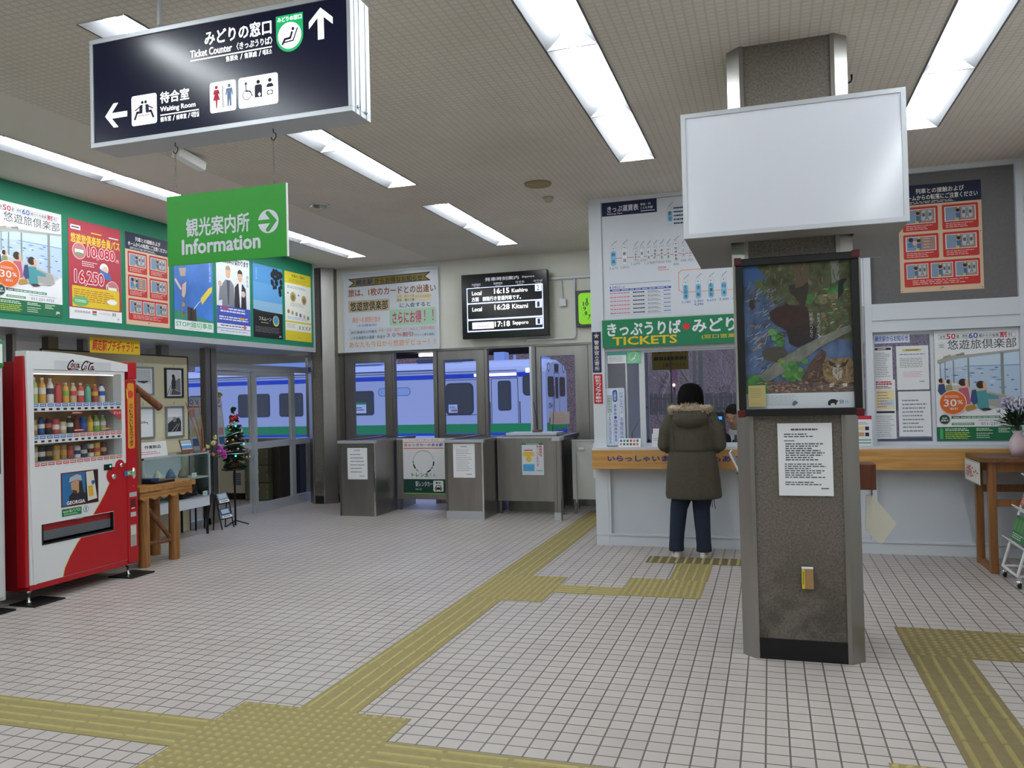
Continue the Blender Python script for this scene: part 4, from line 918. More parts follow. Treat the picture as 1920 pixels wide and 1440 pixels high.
def travel_poster(O, U, w, h, name, label):
    c = Canvas(O, U, Z_, w, h, PAPER, .002); GD = P('1E6B48'); OR = P('DE6A2C'); LW = P('EAEAF0')
    c.rrect(.05, .040, .97, .082, GREYT, .01); c.rrect(.053, .043, .967, .079, PAPER, .009)
    c.text('女性', .07, .047, .14, .075, INK); c.text('50', .15, .034, .26, .082, REDP, .02); c.text('歳・男性', .27, .047, .405, .075, INK); c.text('60', .415, .034, .525, .082, BLUEP, .02); c.text('歳からの会員', .535, .047, .77, .075, INK); c.text('割', .78, .034, .86, .084, REDP, .03); c.text('引', .875, .047, .92, .075, INK)
    c.rrect(.045, .115, .13, .17, P('C9CDD2'), .006); c.rrect(.048, .117, .127, .168, PAPER, .005); c.lines(.06, .125, .115, .16, 2, GREYT, .5, 0)
    c.text('悠遊旅倶楽部', .16, .09, .97, .178, P('333A38'), .0)
    # panorama train watercolour: windows on drift ice, four travellers
    ICE, SKYW, WASH, GRY = P('B9CDE6'), P('C9DCF0'), P('7B98CC'), P('A9ACA8')
    c.poly([(.05, .30), (.30, .25), (1, .205), (1, .62), (.62, .58), (.05, .43)], SKYW); c.poly([(.05, .345), (.35, .33), (1, .325), (1, .62), (.62, .58), (.05, .43)], ICE)
    R = random.Random(5)
    for i in range(26):
        a = R.uniform(.1, .95); b = R.uniform(.335, .40+.19*a); L = R.uniform(.03, .12); c.poly([(a, b), (min(1, a+L*.5), b-.006), (min(1, a+L), b+.002), (min(1, a+L*.4), b+.008)], R.choice([WASH, P('5C7CC0'), P('D8E4F2')]))
    c.rect(.35, .328, 1, .334, P('6A8AC8'))
    for i, (a, b, t) in enumerate(((.03, .27, .030), (.10, .24, .035), (.19, .235, .040), (.26, .225, .03))): c.poly([(a, b), (a+.09, b-.02), (a+.11, b+.015), (a+.02, b+.035)], P(['8E8A80', 'A29E92', 'B6B2A6', '8A867A'][i]))
    c.poly([(.03, .27), (.30, .232), (1, .192), (1, .212), (.30, .257), (.03, .30)], GRY)
    for x, y0, y1, wd in ((.06, .30, .44, .010), (.115, .29, .45, .012), (.215, .275, .48, .014), (.39, .255, .53, .020), (.78, .215, .60, .034), (.80, .22, .60, .008)): c.rect(x, y0, x+wd, y1, P('8D938E'))
    c.poly([(.02, .50), (.30, .50), (.55, .54), (.95, .62), (.80, .70), (.55, .72), (.30, .66)], P('C4C2C0')); c.poly([(.62, .57), (.84, .60), (.88, .68), (.80, .71), (.64, .69), (.58, .62)], P('A9A6A4'))
    def trav(x, y, s, coat, skin='E0B090', arm=False):
        c.poly([(x-.055*s, y+.055*s), (x+.06*s, y+.05*s), (x+.09*s, y+.20*s), (x-.02*s, y+.22*s), (x-.075*s, y+.16*s)], P(coat)); c.circ(x+.012*s, y+.012*s, .052*s, P(skin), 14); c.circ(x-.004*s, y, .052*s, P('3A2A26'), 14); c.poly([(x+.02*s, y-.02*s), (x+.062*s, y-.015*s), (x+.066*s, y+.04*s), (x+.03*s, y+.05*s)], P(skin))
        if arm: c.poly([(x+.04*s, y+.07*s), (x+.20*s, y+.105*s), (x+.20*s, y+.13*s), (x+.03*s, y+.13*s)], P(coat))
    trav(.07, .455, .6, '3B4A78'); trav(.16, .465, .55, '8E936A'); trav(.33, .475, .95, 'C4607A'); trav(.54, .50, 1.0, '4E98A0', arm=True)
    c.poly([(.43, .55), (.48, .54), (.50, .66), (.45, .68), (.41, .64)], P('3A5080')); c.poly([(.34, .69), (.46, .675), (.48, .715), (.36, .735)], P('B98A3C')); c.poly([(.52, .715), (.62, .705), (.66, .725), (.56, .735)], P('3E3E40')); c.poly([(.49, .66), (.56, .655), (.57, .69), (.50, .71)], P('4E98A0'))
    c.circ(.20, .655, .165, P('F0D8C4'), 32); c.circ(.20, .655, .155, OR, 32)
    c.text('30', .09, .625, .245, .69, LW, .01); c.text('%', .255, .635, .32, .67, LW); c.text('割引', .165, .70, .255, .722, LW); c.lines(.10, .588, .30, .612, 2, LW, .35, .2)
    c.circ(.095, .805, .062, P('1C4A38')); c.text('会員', .065, .785, .125, .803, LW); c.text('募集中', .05, .808, .14, .826, LW)
    c.rect(.18, .778, .34, .80, P('2E4A40')); c.rect(.34, .778, .76, .80, P('4C9060')); c.lines(.20, .784, .74, .795, 1, LW, .6, 0); c.rect(.18, .838, .45, .860, P('5E9A6C')); c.lines(.20, .844, .43, .854, 1, LW, .6, 0)
    c.text('011-231-9735', .53, .835, .87, .862, P('555A60'), .0); c.lines(.50, .812, .92, .822, 1, GREYT, .5, .2)
    c.rect(0, .875, 1, 1, GD); c.rrect(.035, .885, .075, .985, P('4DA868'), .01); LG = P('CFE6C8'); YG = P('C6D84E')
    c.lines(.10, .885, .42, .915, 2, LG, .5, .2); c.lines(.10, .92, .42, .985, 4, YG, .4, .3); c.lines(.47, .885, .68, .915, 2, LG, .5, .3); c.lines(.47, .925, .68, .98, 3, LG, .35, .3); c.lines(.73, .885, .90, .93, 3, LG, .5, .4); c.text('JR', .89, .945, .96, .975, LW, .03)
    return tag(c.build(name), label, 'poster')
travel_poster((1.407, YT+.022, 1.01), X_, .66, .98, 'travel_poster', 'white travel club poster in the notice window above the oak ledge')
def notice(O, w, h, label, head=None, n=10, extra=None, name='notice_sheet'):
    c = Canvas(O, X_, Z_, w, h, PAPER, .001)
    if extra: extra(c)
    else:
        if head: c.rect(.06, .03, .94, .10, P(head)); c.lines(.3, .045, .7, .085, 1, PAPER if head != 'D8C97A' else INK, .7, 0)
        c.lines(.12, .16, .9, .92, n, GREYT, .35, .35, True, int(O[0]*100))
    return tag(c.build(name), label, 'notice')
yn = YT+.046
c = Canvas((.915, YT+.022, 1.895), X_, Z_, .295, .083, P('D8DCEC'), .003); c.text('網走駅からお知らせ', .03, .2, .96, .82, BLUEP, .02); tag(c.build('notice_header'), 'white strip sign with blue lettering above the pinned notices', 'sign')
notice((.895, yn, 1.565), .172, .30, 'notice with a black title bar, upper of the column beside the pillar', '1E1F24', 14)
def redhead(c):
    c.lines(.08, .02, .92, .09, 2, REDP, .7, .1); c.lines(.08, .10, .9, .15, 2, INK, .5, .3); c.rect(.10, .17, .94, .50, P('E8DDB0')); c.rect(.30, .34, .94, .44, P('C6D6E0')); c.lines(.14, .19, .85, .48, 6, P('C07A6A'), .3, .4); c.rect(.06, .53, .94, .565, INK); c.lines(.10, .60, .92, .97, 12, GREYT, .3, .3)
notice((.905, yn, 1.03), .178, .535, 'long notice with red heading and yellow box, lower of the column beside the pillar', extra=redhead)
def yel(c): c.rect(.2, .07, .78, .125, P('D8C97A')); c.lines(.3, .085, .7, .11, 1, INK, .6, .0); c.lines(.1, .18, .9, .21, 1, BLUEP, .5, .1); c.lines(.1, .27, .9, .50, 6, GREYT, .35, .15); c.lines(.2, .58, .85, .72, 4, PINKP, .25, .3); c.lines(.7, .80, .85, .83, 1, INK, .5, 0)
notice((1.10, yn, 1.47), .262, .395, 'white notice with a yellow title box in the notice window', extra=yel)
notice((1.105, yn, 1.05), .262, .405, 'plain typed notice below the yellow titled one in the notice window', None, 9)
def sidecard(c): c.rect(0, 0, 1, .12, REDP); c.lines(.1, .2, .9, .3, 2, GREYT, .4); c.rect(.1, .35, .6, .48, P('E8CFA0')); c.rect(.1, .55, .6, .68, P('C8A078')); c.rect(.65, .36, .85, .48, INK); c.rect(.65, .56, .85, .68, INK); c.rect(.05, .78, .95, .82, P('58A898')); c.rect(.05, .88, .95, .92, P('58A898'))
c = Canvas((.70, 7.88, .978), X_, Z_, .16, .27, PAPER, .004); sidecard(c); tag(c.build('leaflet_card'), 'white leaflet card with red top on the ledge just beside the pillar', 'leaflet')

# ================================================================ TABLE, RACK, PLANT AT THE SIDE WALL
TW = wood_mat('table_wood', '5A3A24', '7C5332', 1, .4); TW2 = wood_mat('table_leg_wood', '7A4E26', '98663A', 2, .45)
t = thing('wooden_table', 'brown wooden table standing against the side wall', 'table', (1.85, 7.6, 0))
m = MB(); m.prism([(1.58, 7.28), (1.62, 7.23), (2.11, 7.23), (2.11, 7.80), (1.58, 7.80)], 'z', .885, .918, TW); m.build('tabletop', t, bevel=.005)
for x, y in ((1.66, 7.31), (2.06, 7.31), (1.66, 7.73), (2.06, 7.73)):
    m = MB(); m.box(x-.028, x+.028, y-.028, y+.028, 0, .885, TW2); m.build('leg', t, bevel=.003)
m = MB(); m.box(1.688, 2.03, 7.30, 7.325, .805, .885, TW2); m.box(1.688, 2.03, 7.715, 7.74, .805, .885, TW2); m.box(1.645, 1.672, 7.338, 7.70, .805, .885, TW2); m.box(2.05, 2.075, 7.338, 7.70, .805, .885, TW2); build_each(m, 'apron', t)
m = MB(); m.box(1.642, 1.678, 7.338, 7.70, .0, .05, TW2); m.box(1.688, 2.03, 7.30, 7.325, .53, .585, TW2); m.box(1.688, 2.03, 7.715, 7.74, .60, .66, TW2); build_each(m, 'stretcher', t)
c = Canvas((1.575, 7.78, .70), (0, -1, 0), Z_, .50, .18, P('DADBD8'), .006); c.text('入会申込コーナー', .06, .2, .94, .8, P('C03A34'), .02); c.frame(.01, .03, .99, .97, .005, P('5C9A6A')); tag(c.build('table_sign'), 'white sign with red writing hung on the end of the wooden table', 'sign')
RW = mat('rack_white', 'D9DADC', .35)
t = thing('pamphlet_rack', 'white wire pamphlet rack on casters before the wooden table', 'rack', (1.9, 6.98, 0))
r = .011; sx = lambda z: 1.69+.30*(z-.09)
m = MB(); m.tube([(1.69, 7.18, .09), (1.69, 6.79, .09), (2.07, 6.79, .09), (2.07, 7.18, .09), (1.69, 7.18, .09)], r, RW, 8)
for y in (6.79, 7.18): m.tube([(1.69, y, .09), (sx(1.1), y, 1.10), (2.04, y, 1.10), (2.07, y, .09)], r, RW, 8); m.tube([(sx(.28), y, .28), (2.065, y, .28)], r*.7, RW, 8)
for z in (.28, .52, .76, .98):
    x = sx(z); m.tube([(x, 6.79, z), (x, 7.18, z)], r*.7, RW, 8); m.tube([(x-.055, 6.80, z+.045), (x-.055, 7.17, z+.045)], r*.5, RW, 6)
    for y in (6.80, 7.17): m.tube([(x, y, z), (x-.055, y, z+.045)], r*.5, RW, 6)
m.tube([(2.04, 6.79, 1.10), (2.04, 7.18, 1.10)], r, RW, 8)
m.build('wire_frame', t)
for x, y in ((1.70, 7.18), (1.70, 6.79), (2.06, 6.79), (2.06, 7.18)):
    w = MB(); w.lathe([(0, -.010), (.026, -.010), (.030, 0), (.026, .010), (0, .010)], (x, y, .030), BLACK, 14, 'x'); w.box(x-.014, x+.014, y-.010, y+.010, .05, .082, CHROME); w.ball((x, y, .045), (.024, .024, .02), CHROME, 10, 6); w.build('caster', t)
RR = random.Random(2)
for i, (z, y0, lab) in enumerate(((.60, 6.81, 'red and pink pamphlets on the middle tier of the wire rack'), (.82, 6.81, 'red and white pamphlets on the upper tier of the wire rack'), (.34, 6.81, 'green pamphlets on the bottom tier of the wire rack'))):
    c = Canvas((sx(z)-.018, y0+.352, z-.035), (0, -1, 0), Vector((.30, 0, 1)), .352, .19, [P('C66A66'), P('C84A4A'), P('3E7A4C')][i], .008)
    for k in range(4): c.rect(.04+.24*k, .10, .22+.24*k, .60, P(RR.choice(['E2C0B0', 'D89090', 'E6DAD0', 'B04048']) if i < 2 else '5E9A64'))
    c.lines(.08, .68, .92, .92, 3, PAPER, .4)
    tag(c.build('pamphlet'), lab, 'pamphlet', None)
VX, VY = 1.89, 7.45
t = thing('flower_vase', 'pale vase of lilac flowers standing on the wooden table', 'flower vase', (VX, VY, .9195))
m = MB(); m.lathe([(0, 0), (.045, 0), (.066, .06), (.058, .13), (.03, .18), (.042, .205), (.034, .20), (0, .14)], (VX, VY, .9195), mat('vase_pink', 'C9B4BC', .3), 20); m.build('vase', t)
lf = MB(); LFM = mat('leaf_dark', '1E3A22', .55, noise=(10, .3)); R = random.Random(4)
for i in range(60):
    a = R.uniform(0, 2*pi); e = R.uniform(-.2, 1.2); L = R.uniform(.08, .15); d = Vector((cos(a)*cos(e), sin(a)*cos(e), sin(e))); b0 = Vector((VX+.03*cos(a), VY+.03*sin(a), 1.18+R.uniform(-.03, .06))); s = d.cross(Vector((0, 0, 1))).normalized()*.024
    mid = b0+d*L*.55+Vector((0, 0, .01)); lf.add([b0, mid-s, b0+d*L, mid+s], [(0, 1, 2, 3)], LFM)
lf.tube([(VX, VY, 1.05), (VX, VY, 1.22)], .012, LFM, 6); lf.build('leaves', t)
fl = MB(); LIL = mat('lilac', 'A9A4C8', .6)
for i in range(40):
    a = R.uniform(0, 2*pi); q = Vector((VX+R.uniform(-.12, .10), VY+R.uniform(-.10, .10), 1.28+R.uniform(0, .12))); fl.ball(q, R.uniform(.009, .016), LIL, 6, 4); fl.tube([(VX, VY, 1.12), q], .0018, LFM, 4)
fl.build('flowers', t)
# ================================================================ PEOPLE
SKIN = mat('skin', 'C89878', .5); HAIR = mat('hair_black', '0A0706', .75, noise=(60, .4, (1, 1, .2)), bump=(90, .3), spec=.12); COATM = mat('olive_coat', '4A463A', .85, noise=(50, .12), bump=(11, .6))
JEAN = mat('denim', '1F2B3E', .85, noise=(120, .25)); FUR = mat('fur_beige', 'BBAB96', .9, noise=(60, .3)); SHOEW = mat('shoe_white', 'D9D6D4', .5); SHOED = mat('shoe_dark', '2A2420', .5)
def remesh(o, size, smooth=2):
    md = o.modifiers.new('one_surface', 'REMESH'); md.mode = 'VOXEL'; md.voxel_size = size; md.use_smooth_shade = True
    if smooth: s = o.modifiers.new('soften', 'SMOOTH'); s.iterations = smooth; s.factor = .5
def head(m, c, s, yaw, pitch, M):
    """skull, jaw, nose, lips, brow and ears around c; yaw 0 looks along +y; s = head height"""
    R_ = Matrix.Rotation(yaw, 3, 'Z') @ Matrix.Rotation(pitch, 3, 'X'); c = Vector(c)
    q = lambda x, y, z: c+R_ @ (Vector((x, y, z))*s)
    b = lambda p, r: m.ball(q(*p), tuple(v*s for v in r), M, 16, 10, R_)
    b((0, -.03, .08), (.31, .38, .40)); b((0, .05, -.12), (.255, .30, .30)); b((0, .13, -.33), (.15, .16, .13)); b((0, .10, -.20), (.21, .22, .24))
    b((0, .30, .07), (.22, .06, .045)); m.limb([q(0, .33, .04), q(0, .385, -.075), q(0, .38, -.10)], [.022*s, .042*s, .045*s], M, 8); b((.04, .345, -.105), (.035, .03, .025)); b((-.04, .345, -.105), (.035, .03, .025))
    b((0, .285, -.205), (.095, .05, .022)); b((0, .275, -.24), (.08, .05, .024)); b((.14, .235, -.05), (.08, .06, .06)); b((-.14, .235, -.05), (.08, .06, .06))
    for sx in (-1, 1): b((sx*.315, -.03, -.04), (.035, .07, .11))
    return q, R_
def face_parts(q, R_, s, root, M):
    e = MB()
    for sx in (-1, 1): e.ball(q(sx*.125, .262, .0), (.058*s, .035*s, .022*s), mat('eye_white', 'D8D2CC', .3), 12, 8, R_); e.ball(q(sx*.125, .288, -.002), (.022*s, .014*s, .022*s), mat('iris_dark', '1A1210', .2), 10, 6, R_)
    e.build('eyes', root)
    e = MB()
    for sx in (-1, 1): e.tube([q(sx*.06, .335, .085), q(sx*.13, .325, .105), q(sx*.20, .275, .085)], [.012*s, .018*s, .008*s], HAIR, 6)
    e.build('eyebrows', root)
    e = MB(); e.tube([q(-.085, .30, -.222), q(0, .335, -.218), q(.085, .30, -.222)], [.006*s, .014*s, .006*s], mat('lip', '9A5A4E', .5), 6); e.build('lips', root)
def hand(m, w, d, up, side, curl, M, k=1.0):
    """palm and five bent fingers; w wrist, d finger direction, up back-of-hand normal, side +1: thumb along d x up"""
    w, d, up = Vector(w), Vector(d).normalized(), Vector(up).normalized(); t = d.cross(up).normalized()*side
    for j in range(4):
        o = t*(.030-.020*j)*k; m.limb([w+o*.6, w+d*.045*k+o*.9, w+d*.085*k+o], [.013*k, .0125*k, .0115*k], M, 8)
        L = (.066, .076, .070, .054)[j]*k; p = w+d*.085*k+o; a = 0.15; pts = [p]
        for g in (.44, .32, .24): 
            a += curl; pts.append(pts[-1]+(d*cos(a)-up*sin(a))*L*g)
        m.limb(pts, [.0095*k, .009*k, .0082*k, .0074*k], M, 8)
    b = w+d*.022*k+t*.024*k; m.limb([b, b+(d*.5+t*.75-up*.2)*.036*k, b+(d*.95+t*.75-up*.35)*.060*k, b+(d*1.35+t*.6-up*.55)*.078*k], [.014*k, .012*k, .0105*k, .009*k], M, 8)
def woman():
    cx, cy = -.69, 7.545
    t = thing('person', 'person in an olive hooded parka and jeans standing at the ticket counter', 'person', (cx, cy, 0))
    b = MB(); hp = lambda x, y, z: (cx+x, cy+y, z)
    # one continuous body
    b.limb([hp(0, 0, .80), hp(0, .01, .95), hp(0, .01, 1.08), hp(0, 0, 1.20), hp(0, 0, 1.27)], [.135, .125, .13, .14, .10], SKIN)
    b.limb([hp(0, -.01, 1.24), hp(0, .01, 1.34), hp(0, .02, 1.40)], [.075, .052, .05], SKIN)
    for sx, fx in ((-1, -.16), (1, .085)):
        b.limb([hp(sx*.075, 0, .80), hp(fx*.75+.0, .015, .47), hp(fx, -.01, .12), hp(fx, 0, .06)], [.092, .062, .042, .04], SKIN)
        b.limb([hp(fx, -.03, .045), hp(fx+sx*.01, .06, .035), hp(fx+sx*.02, .13, .03)], [.035, .036, .028], SKIN)
        sh, el, wr = hp(sx*.165, 0, 1.235), hp(sx*.235, .0, 1.00), hp(sx*.13, .235, 1.02)
        b.limb([sh, el, wr], [.05, .040, .026], SKIN)
        hand(b, wr, (-sx*.35, 1, -.12), (0, .1, 1), -sx, .28, SKIN, .95)
    q, R_ = head(b, hp(0, .03, 1.46), .225, 0, -.12, SKIN)
    bo = b.build('body', t); remesh(bo, .006, 2)
    face_parts(q, R_, .225, bo, SKIN)
    # hair: bob to the collar
    h = MB(); rings = []
    for z, rx, ry, oy in ((1.325, .105, .088, -.005), (1.36, .117, .108, -.005), (1.40, .119, .120, .0), (1.45, .117, .126, .01), (1.50, .110, .122, .02), (1.54, .094, .102, .02), (1.565, .070, .075, .02), (1.578, .036, .04, .02), (1.581, .01, .01, .02)):
        rings.append([hp(rx*cos(a)*(1+.015*sin(9*a)), oy+(ry*sin(a) if sin(a) < .35 else ry*.35), z) for a in [2*pi*k/36 for k in range(36)]])
    h.loft(rings, HAIR, True, True); h.build('hair', t)
    # parka: flared shell + sleeves in one surface
    c = MB(); rings = []
    def ring(z, rx, ry, oy=0, fold=0, n=40):
        return [hp(rx*cos(a)*(1+fold*sin(7*a+.6)), oy+ry*sin(a)*(1+fold*sin(9*a+1)), z) for a in [2*pi*k/n for k in range(n)]]
    for z, rx, ry, oy, f in ((.535, .245, .175, 0, .035), (.56, .25, .18, 0, .035), (.68, .243, .178, 0, .03), (.80, .232, .172, 0, .02), (.92, .212, .160, 0, .01), (.975, .198, .150, 0, .0), (1.0, .202, .152, 0, 0), (1.10, .212, .152, 0, 0), (1.20, .208, .142, -.005, 0), (1.26, .178, .125, -.01, 0), (1.31, .12, .10, -.01, 0), (1.335, .085, .08, -.01, 0)):
        rings.append(ring(z, rx, ry, oy, f))
    c.loft(rings, COATM, True, True)
    for sx in (-1, 1):
        c.limb([hp(sx*.165, -.005, 1.25), hp(sx*.215, -.015, 1.15), hp(sx*.243, -.005, 1.02), hp(sx*.215, .05, .995), hp(sx*.15, .20, 1.02)], [.078, .075, .066, .062, .050], COATM, 16)
    co = c.build('coat', t); remesh(co, .009, 2)
    s = MB(); s.loft([ring(.968, .2045, .1565), ring(.975, .207, .159), ring(.982, .2045, .1565)], mat('coat_seam', '3C392F', .9), False, True)
    for x in (-.16, .16): s.tube([hp(x*1.0, -.115, 1.22), hp(x*.92, -.135, 1.10), hp(x*.85, -.135, .99)], .003, MATS['coat_seam'], 6)
    s.build('coat_seam', co)
    hd = MB()   # hood lying on the back
    hd.ball(hp(0, -.13, 1.262), (.158, .078, .092), COATM, 20, 12); hd.ball(hp(0, -.10, 1.32), (.155, .085, .05), COATM, 20, 10); hd.ball(hp(-.10, -.05, 1.31), (.07, .09, .05), COATM, 14, 8); hd.ball(hp(.10, -.05, 1.31), (.07, .09, .05), COATM, 14, 8)
    ho = hd.build('hood', co); remesh(ho, .009, 3)
    f = MB(); R = random.Random(9)
    for i in range(1500):
        u = R.uniform(0, 1); a = pi*(1.0+u) if u < 1 else 0; base = Vector(hp(.165*cos(a), -.02+.145*sin(a), 1.350+.016*sin(3*a)))
        o = Vector((R.gauss(0, 1), R.gauss(0, 1), R.gauss(0, 1))).normalized(); p0 = base+o*.024; d = (o+Vector((cos(a)*.6, sin(a)*.6, -.2))).normalized(); L = R.uniform(.016, .036); si = d.cross(Vector((.3, .2, 1))).normalized()*.004; s2 = d.cross(si).normalized()*.004
        f.add([p0+si, p0-si*.5+s2, p0-si*.5-s2, p0+d*L], [(0, 1, 3), (1, 2, 3), (2, 0, 3)], FUR)
    f.tube([hp(.165*cos(a), -.02+.145*sin(a), 1.352) for a in [pi*(1+k/16) for k in range(17)]], .030, FUR, 10); f.build('fur_trim', co)
    j = MB()
    for sx, fx in ((-1, -.16), (1, .085)):
        j.limb([hp(sx*.078, 0, .76), hp(sx*.085, 0, .60), hp(fx*.82, .012, .44), hp(fx*.95, -.005, .22), hp(fx, -.01, .10)], [.105, .098, .078, .068, .066], JEAN, 16); j.tube([hp(fx, -.01, .12), hp(fx, -.01, .055)], [.067, .07], JEAN, 16)
    j.ball(hp(0, 0, .80), (.16, .12, .11), JEAN); jo = j.build('jeans', t); remesh(jo, .008, 2)
    for sx, fx in ((-1, -.16), (1, .085)):
        yw = .12*sx; s = MB(); D = lambda x, y, z: hp(fx+x*cos(yw)+y*sin(yw), y*cos(yw)-x*sin(yw), z)
        s.loft([[D(w*cos(a), .045+l*sin(a), z) for a in [2*pi*k/20 for k in range(20)]] for w, l, z in ((.043, .118, 0), (.046, .122, .012), (.045, .12, .03))], SHOEW); s.loft([[D(w*cos(a), o+l*sin(a), z) for a in [2*pi*k/20 for k in range(20)]] for w, l, o, z in ((.044, .118, .045, .03), (.043, .10, .03, .055), (.040, .062, -.01, .08), (.038, .05, -.015, .10))], SHOEW if sx > 0 else SHOEW)
        s.loft([[D(w*cos(a), o+l*sin(a), z) for a in [2*pi*k/20 for k in range(20)]] for w, l, o, z in ((.041, .055, -.018, .062), (.040, .053, -.016, .10))], SHOED); s.build('shoe', t)
    cd = MB(); cd.tube([hp(.19, -.13, .56), hp(.195, -.135, .50), hp(.205, -.135, .46)], .0035, SHOED, 6); cd.tube([hp(.175, -.13, .56), hp(.178, -.135, .47)], .0035, SHOED, 6); cd.build('drawstring', co)
woman()
def clerk():
    cx, cy = -.345, 8.80
    t = thing('person', 'person in a dark suit and tie seated behind the ticket counter, head lowered', 'person', (cx, cy, 0))
    SUIT = mat('suit_navy', '16171F', .8); SHIRT = mat('shirt', 'D3D6DC', .7); b = MB(); hp = lambda x, y, z: (cx+x, cy+y, z)
    b.limb([hp(0, .05, .56), hp(0, .04, .75), hp(0, .0, .95), hp(0, -.03, 1.03)], [.15, .14, .15, .10], SKIN)
    b.limb([hp(0, -.04, 1.02), hp(0, -.09, 1.10), hp(-.01, -.13, 1.17)], [.07, .056, .055], SKIN)
    for sx in (-1, 1):
        b.limb([hp(sx*.10, .05, .52), hp(sx*.12, -.32, .50), hp(sx*.12, -.34, .10)], [.09, .065, .045], SKIN); b.limb([hp(sx*.12, -.32, .06), hp(sx*.12, -.48, .035)], [.04, .032], SKIN)
        wr = hp(sx*.10+.05, -.34, .84); b.limb([hp(sx*.185, -.02, .985), hp(sx*.25, -.08, .78), wr], [.055, .044, .03], SKIN); hand(b, wr, (-sx*.4, -1, -.05), (0, 0, 1), sx, .22, SKIN, 1.0)
    q, R_ = head(b, hp(-.015, -.17, 1.235), .245, pi-.25, -.30, SKIN); bo = b.build('body', t); remesh(bo, .0065, 1); face_parts(q, R_, .245, bo, SKIN)
    h = MB()
    for p, r in (((0, -.08, .16), (.345, .38, .36)), ((0, .16, .33), (.26, .19, .15)), ((-.10, .24, .285), (.16, .12, .10)), ((0, -.22, -.05), (.30, .24, .25)), ((.30, .0, .06), (.04, .09, .15)), ((-.30, .0, .06), (.04, .09, .15))): h.ball(q(*p), tuple(v*.245 for v in r), HAIR, 18, 12, R_)
    ho = h.build('hair', t); remesh(ho, .006, 2)
    s = MB(); s.limb([hp(0, .06, .56), hp(0, .05, .75), hp(0, .0, .93), hp(0, -.02, 1.0)], [.175, .165, .165, .115], SUIT, 18); s.ball(hp(0, 0, .97), (.235, .11, .085), SUIT, 18, 10)
    for sx in (-1, 1): s.limb([hp(sx*.185, -.01, .985), hp(sx*.265, -.06, .79), hp(sx*.12+.04, -.27, .84)], [.08, .062, .048], SUIT, 14)
    so = s.build('jacket', t); remesh(so, .009, 2)
    v = MB(); v.add([hp(-.055, -.135, 1.05), hp(.055, -.135, 1.05), hp(.03, -.180, .90), hp(0, -.185, .80), hp(-.03, -.180, .90)], [(4, 3, 2, 1, 0)], SHIRT); v.limb([hp(0, -.06, 1.045), hp(0, -.085, 1.075)], [.078, .070], SHIRT, 16); v.build('shirt', t)
    v = MB(); v.add([hp(-.012, -.150, 1.045), hp(.012, -.150, 1.045), hp(.018, -.192, .93), hp(0, -.197, .86), hp(-.018, -.192, .93)], [(4, 3, 2, 1, 0)], mat('tie', '3A3F52', .6)); v.build('tie', t)
    tr = MB()
    for sx in (-1, 1): tr.limb([hp(sx*.10, .05, .53), hp(sx*.12, -.33, .51), hp(sx*.12, -.34, .08)], [.105, .085, .06], SUIT)
    tr.build('trousers', t)
    c = thing('office_chair', 'dark office chair under the seated clerk', 'chair', (cx, cy+.05, 0))
    k = MB(); k.box(cx-.23, cx+.23, cy-.16, cy+.26, .32, .365, BLACK); k.build('seat', c, bevel=.01); k = MB(); k.box(cx-.2, cx+.2, cy+.262, cy+.30, .44, .90, BLACK); k.build('backrest', c, bevel=.01)
    k = MB(); k.tube([(cx, cy+.05, .05), (cx, cy+.05, .32)], .03, BLACKM, 10)
    for i in range(5): k.bar((cx, cy+.05, .05), (cx+.27*cos(1.257*i), cy+.05+.27*sin(1.257*i), .025), .04, .04, BLACKM)
    k.build('base', c)
clerk()

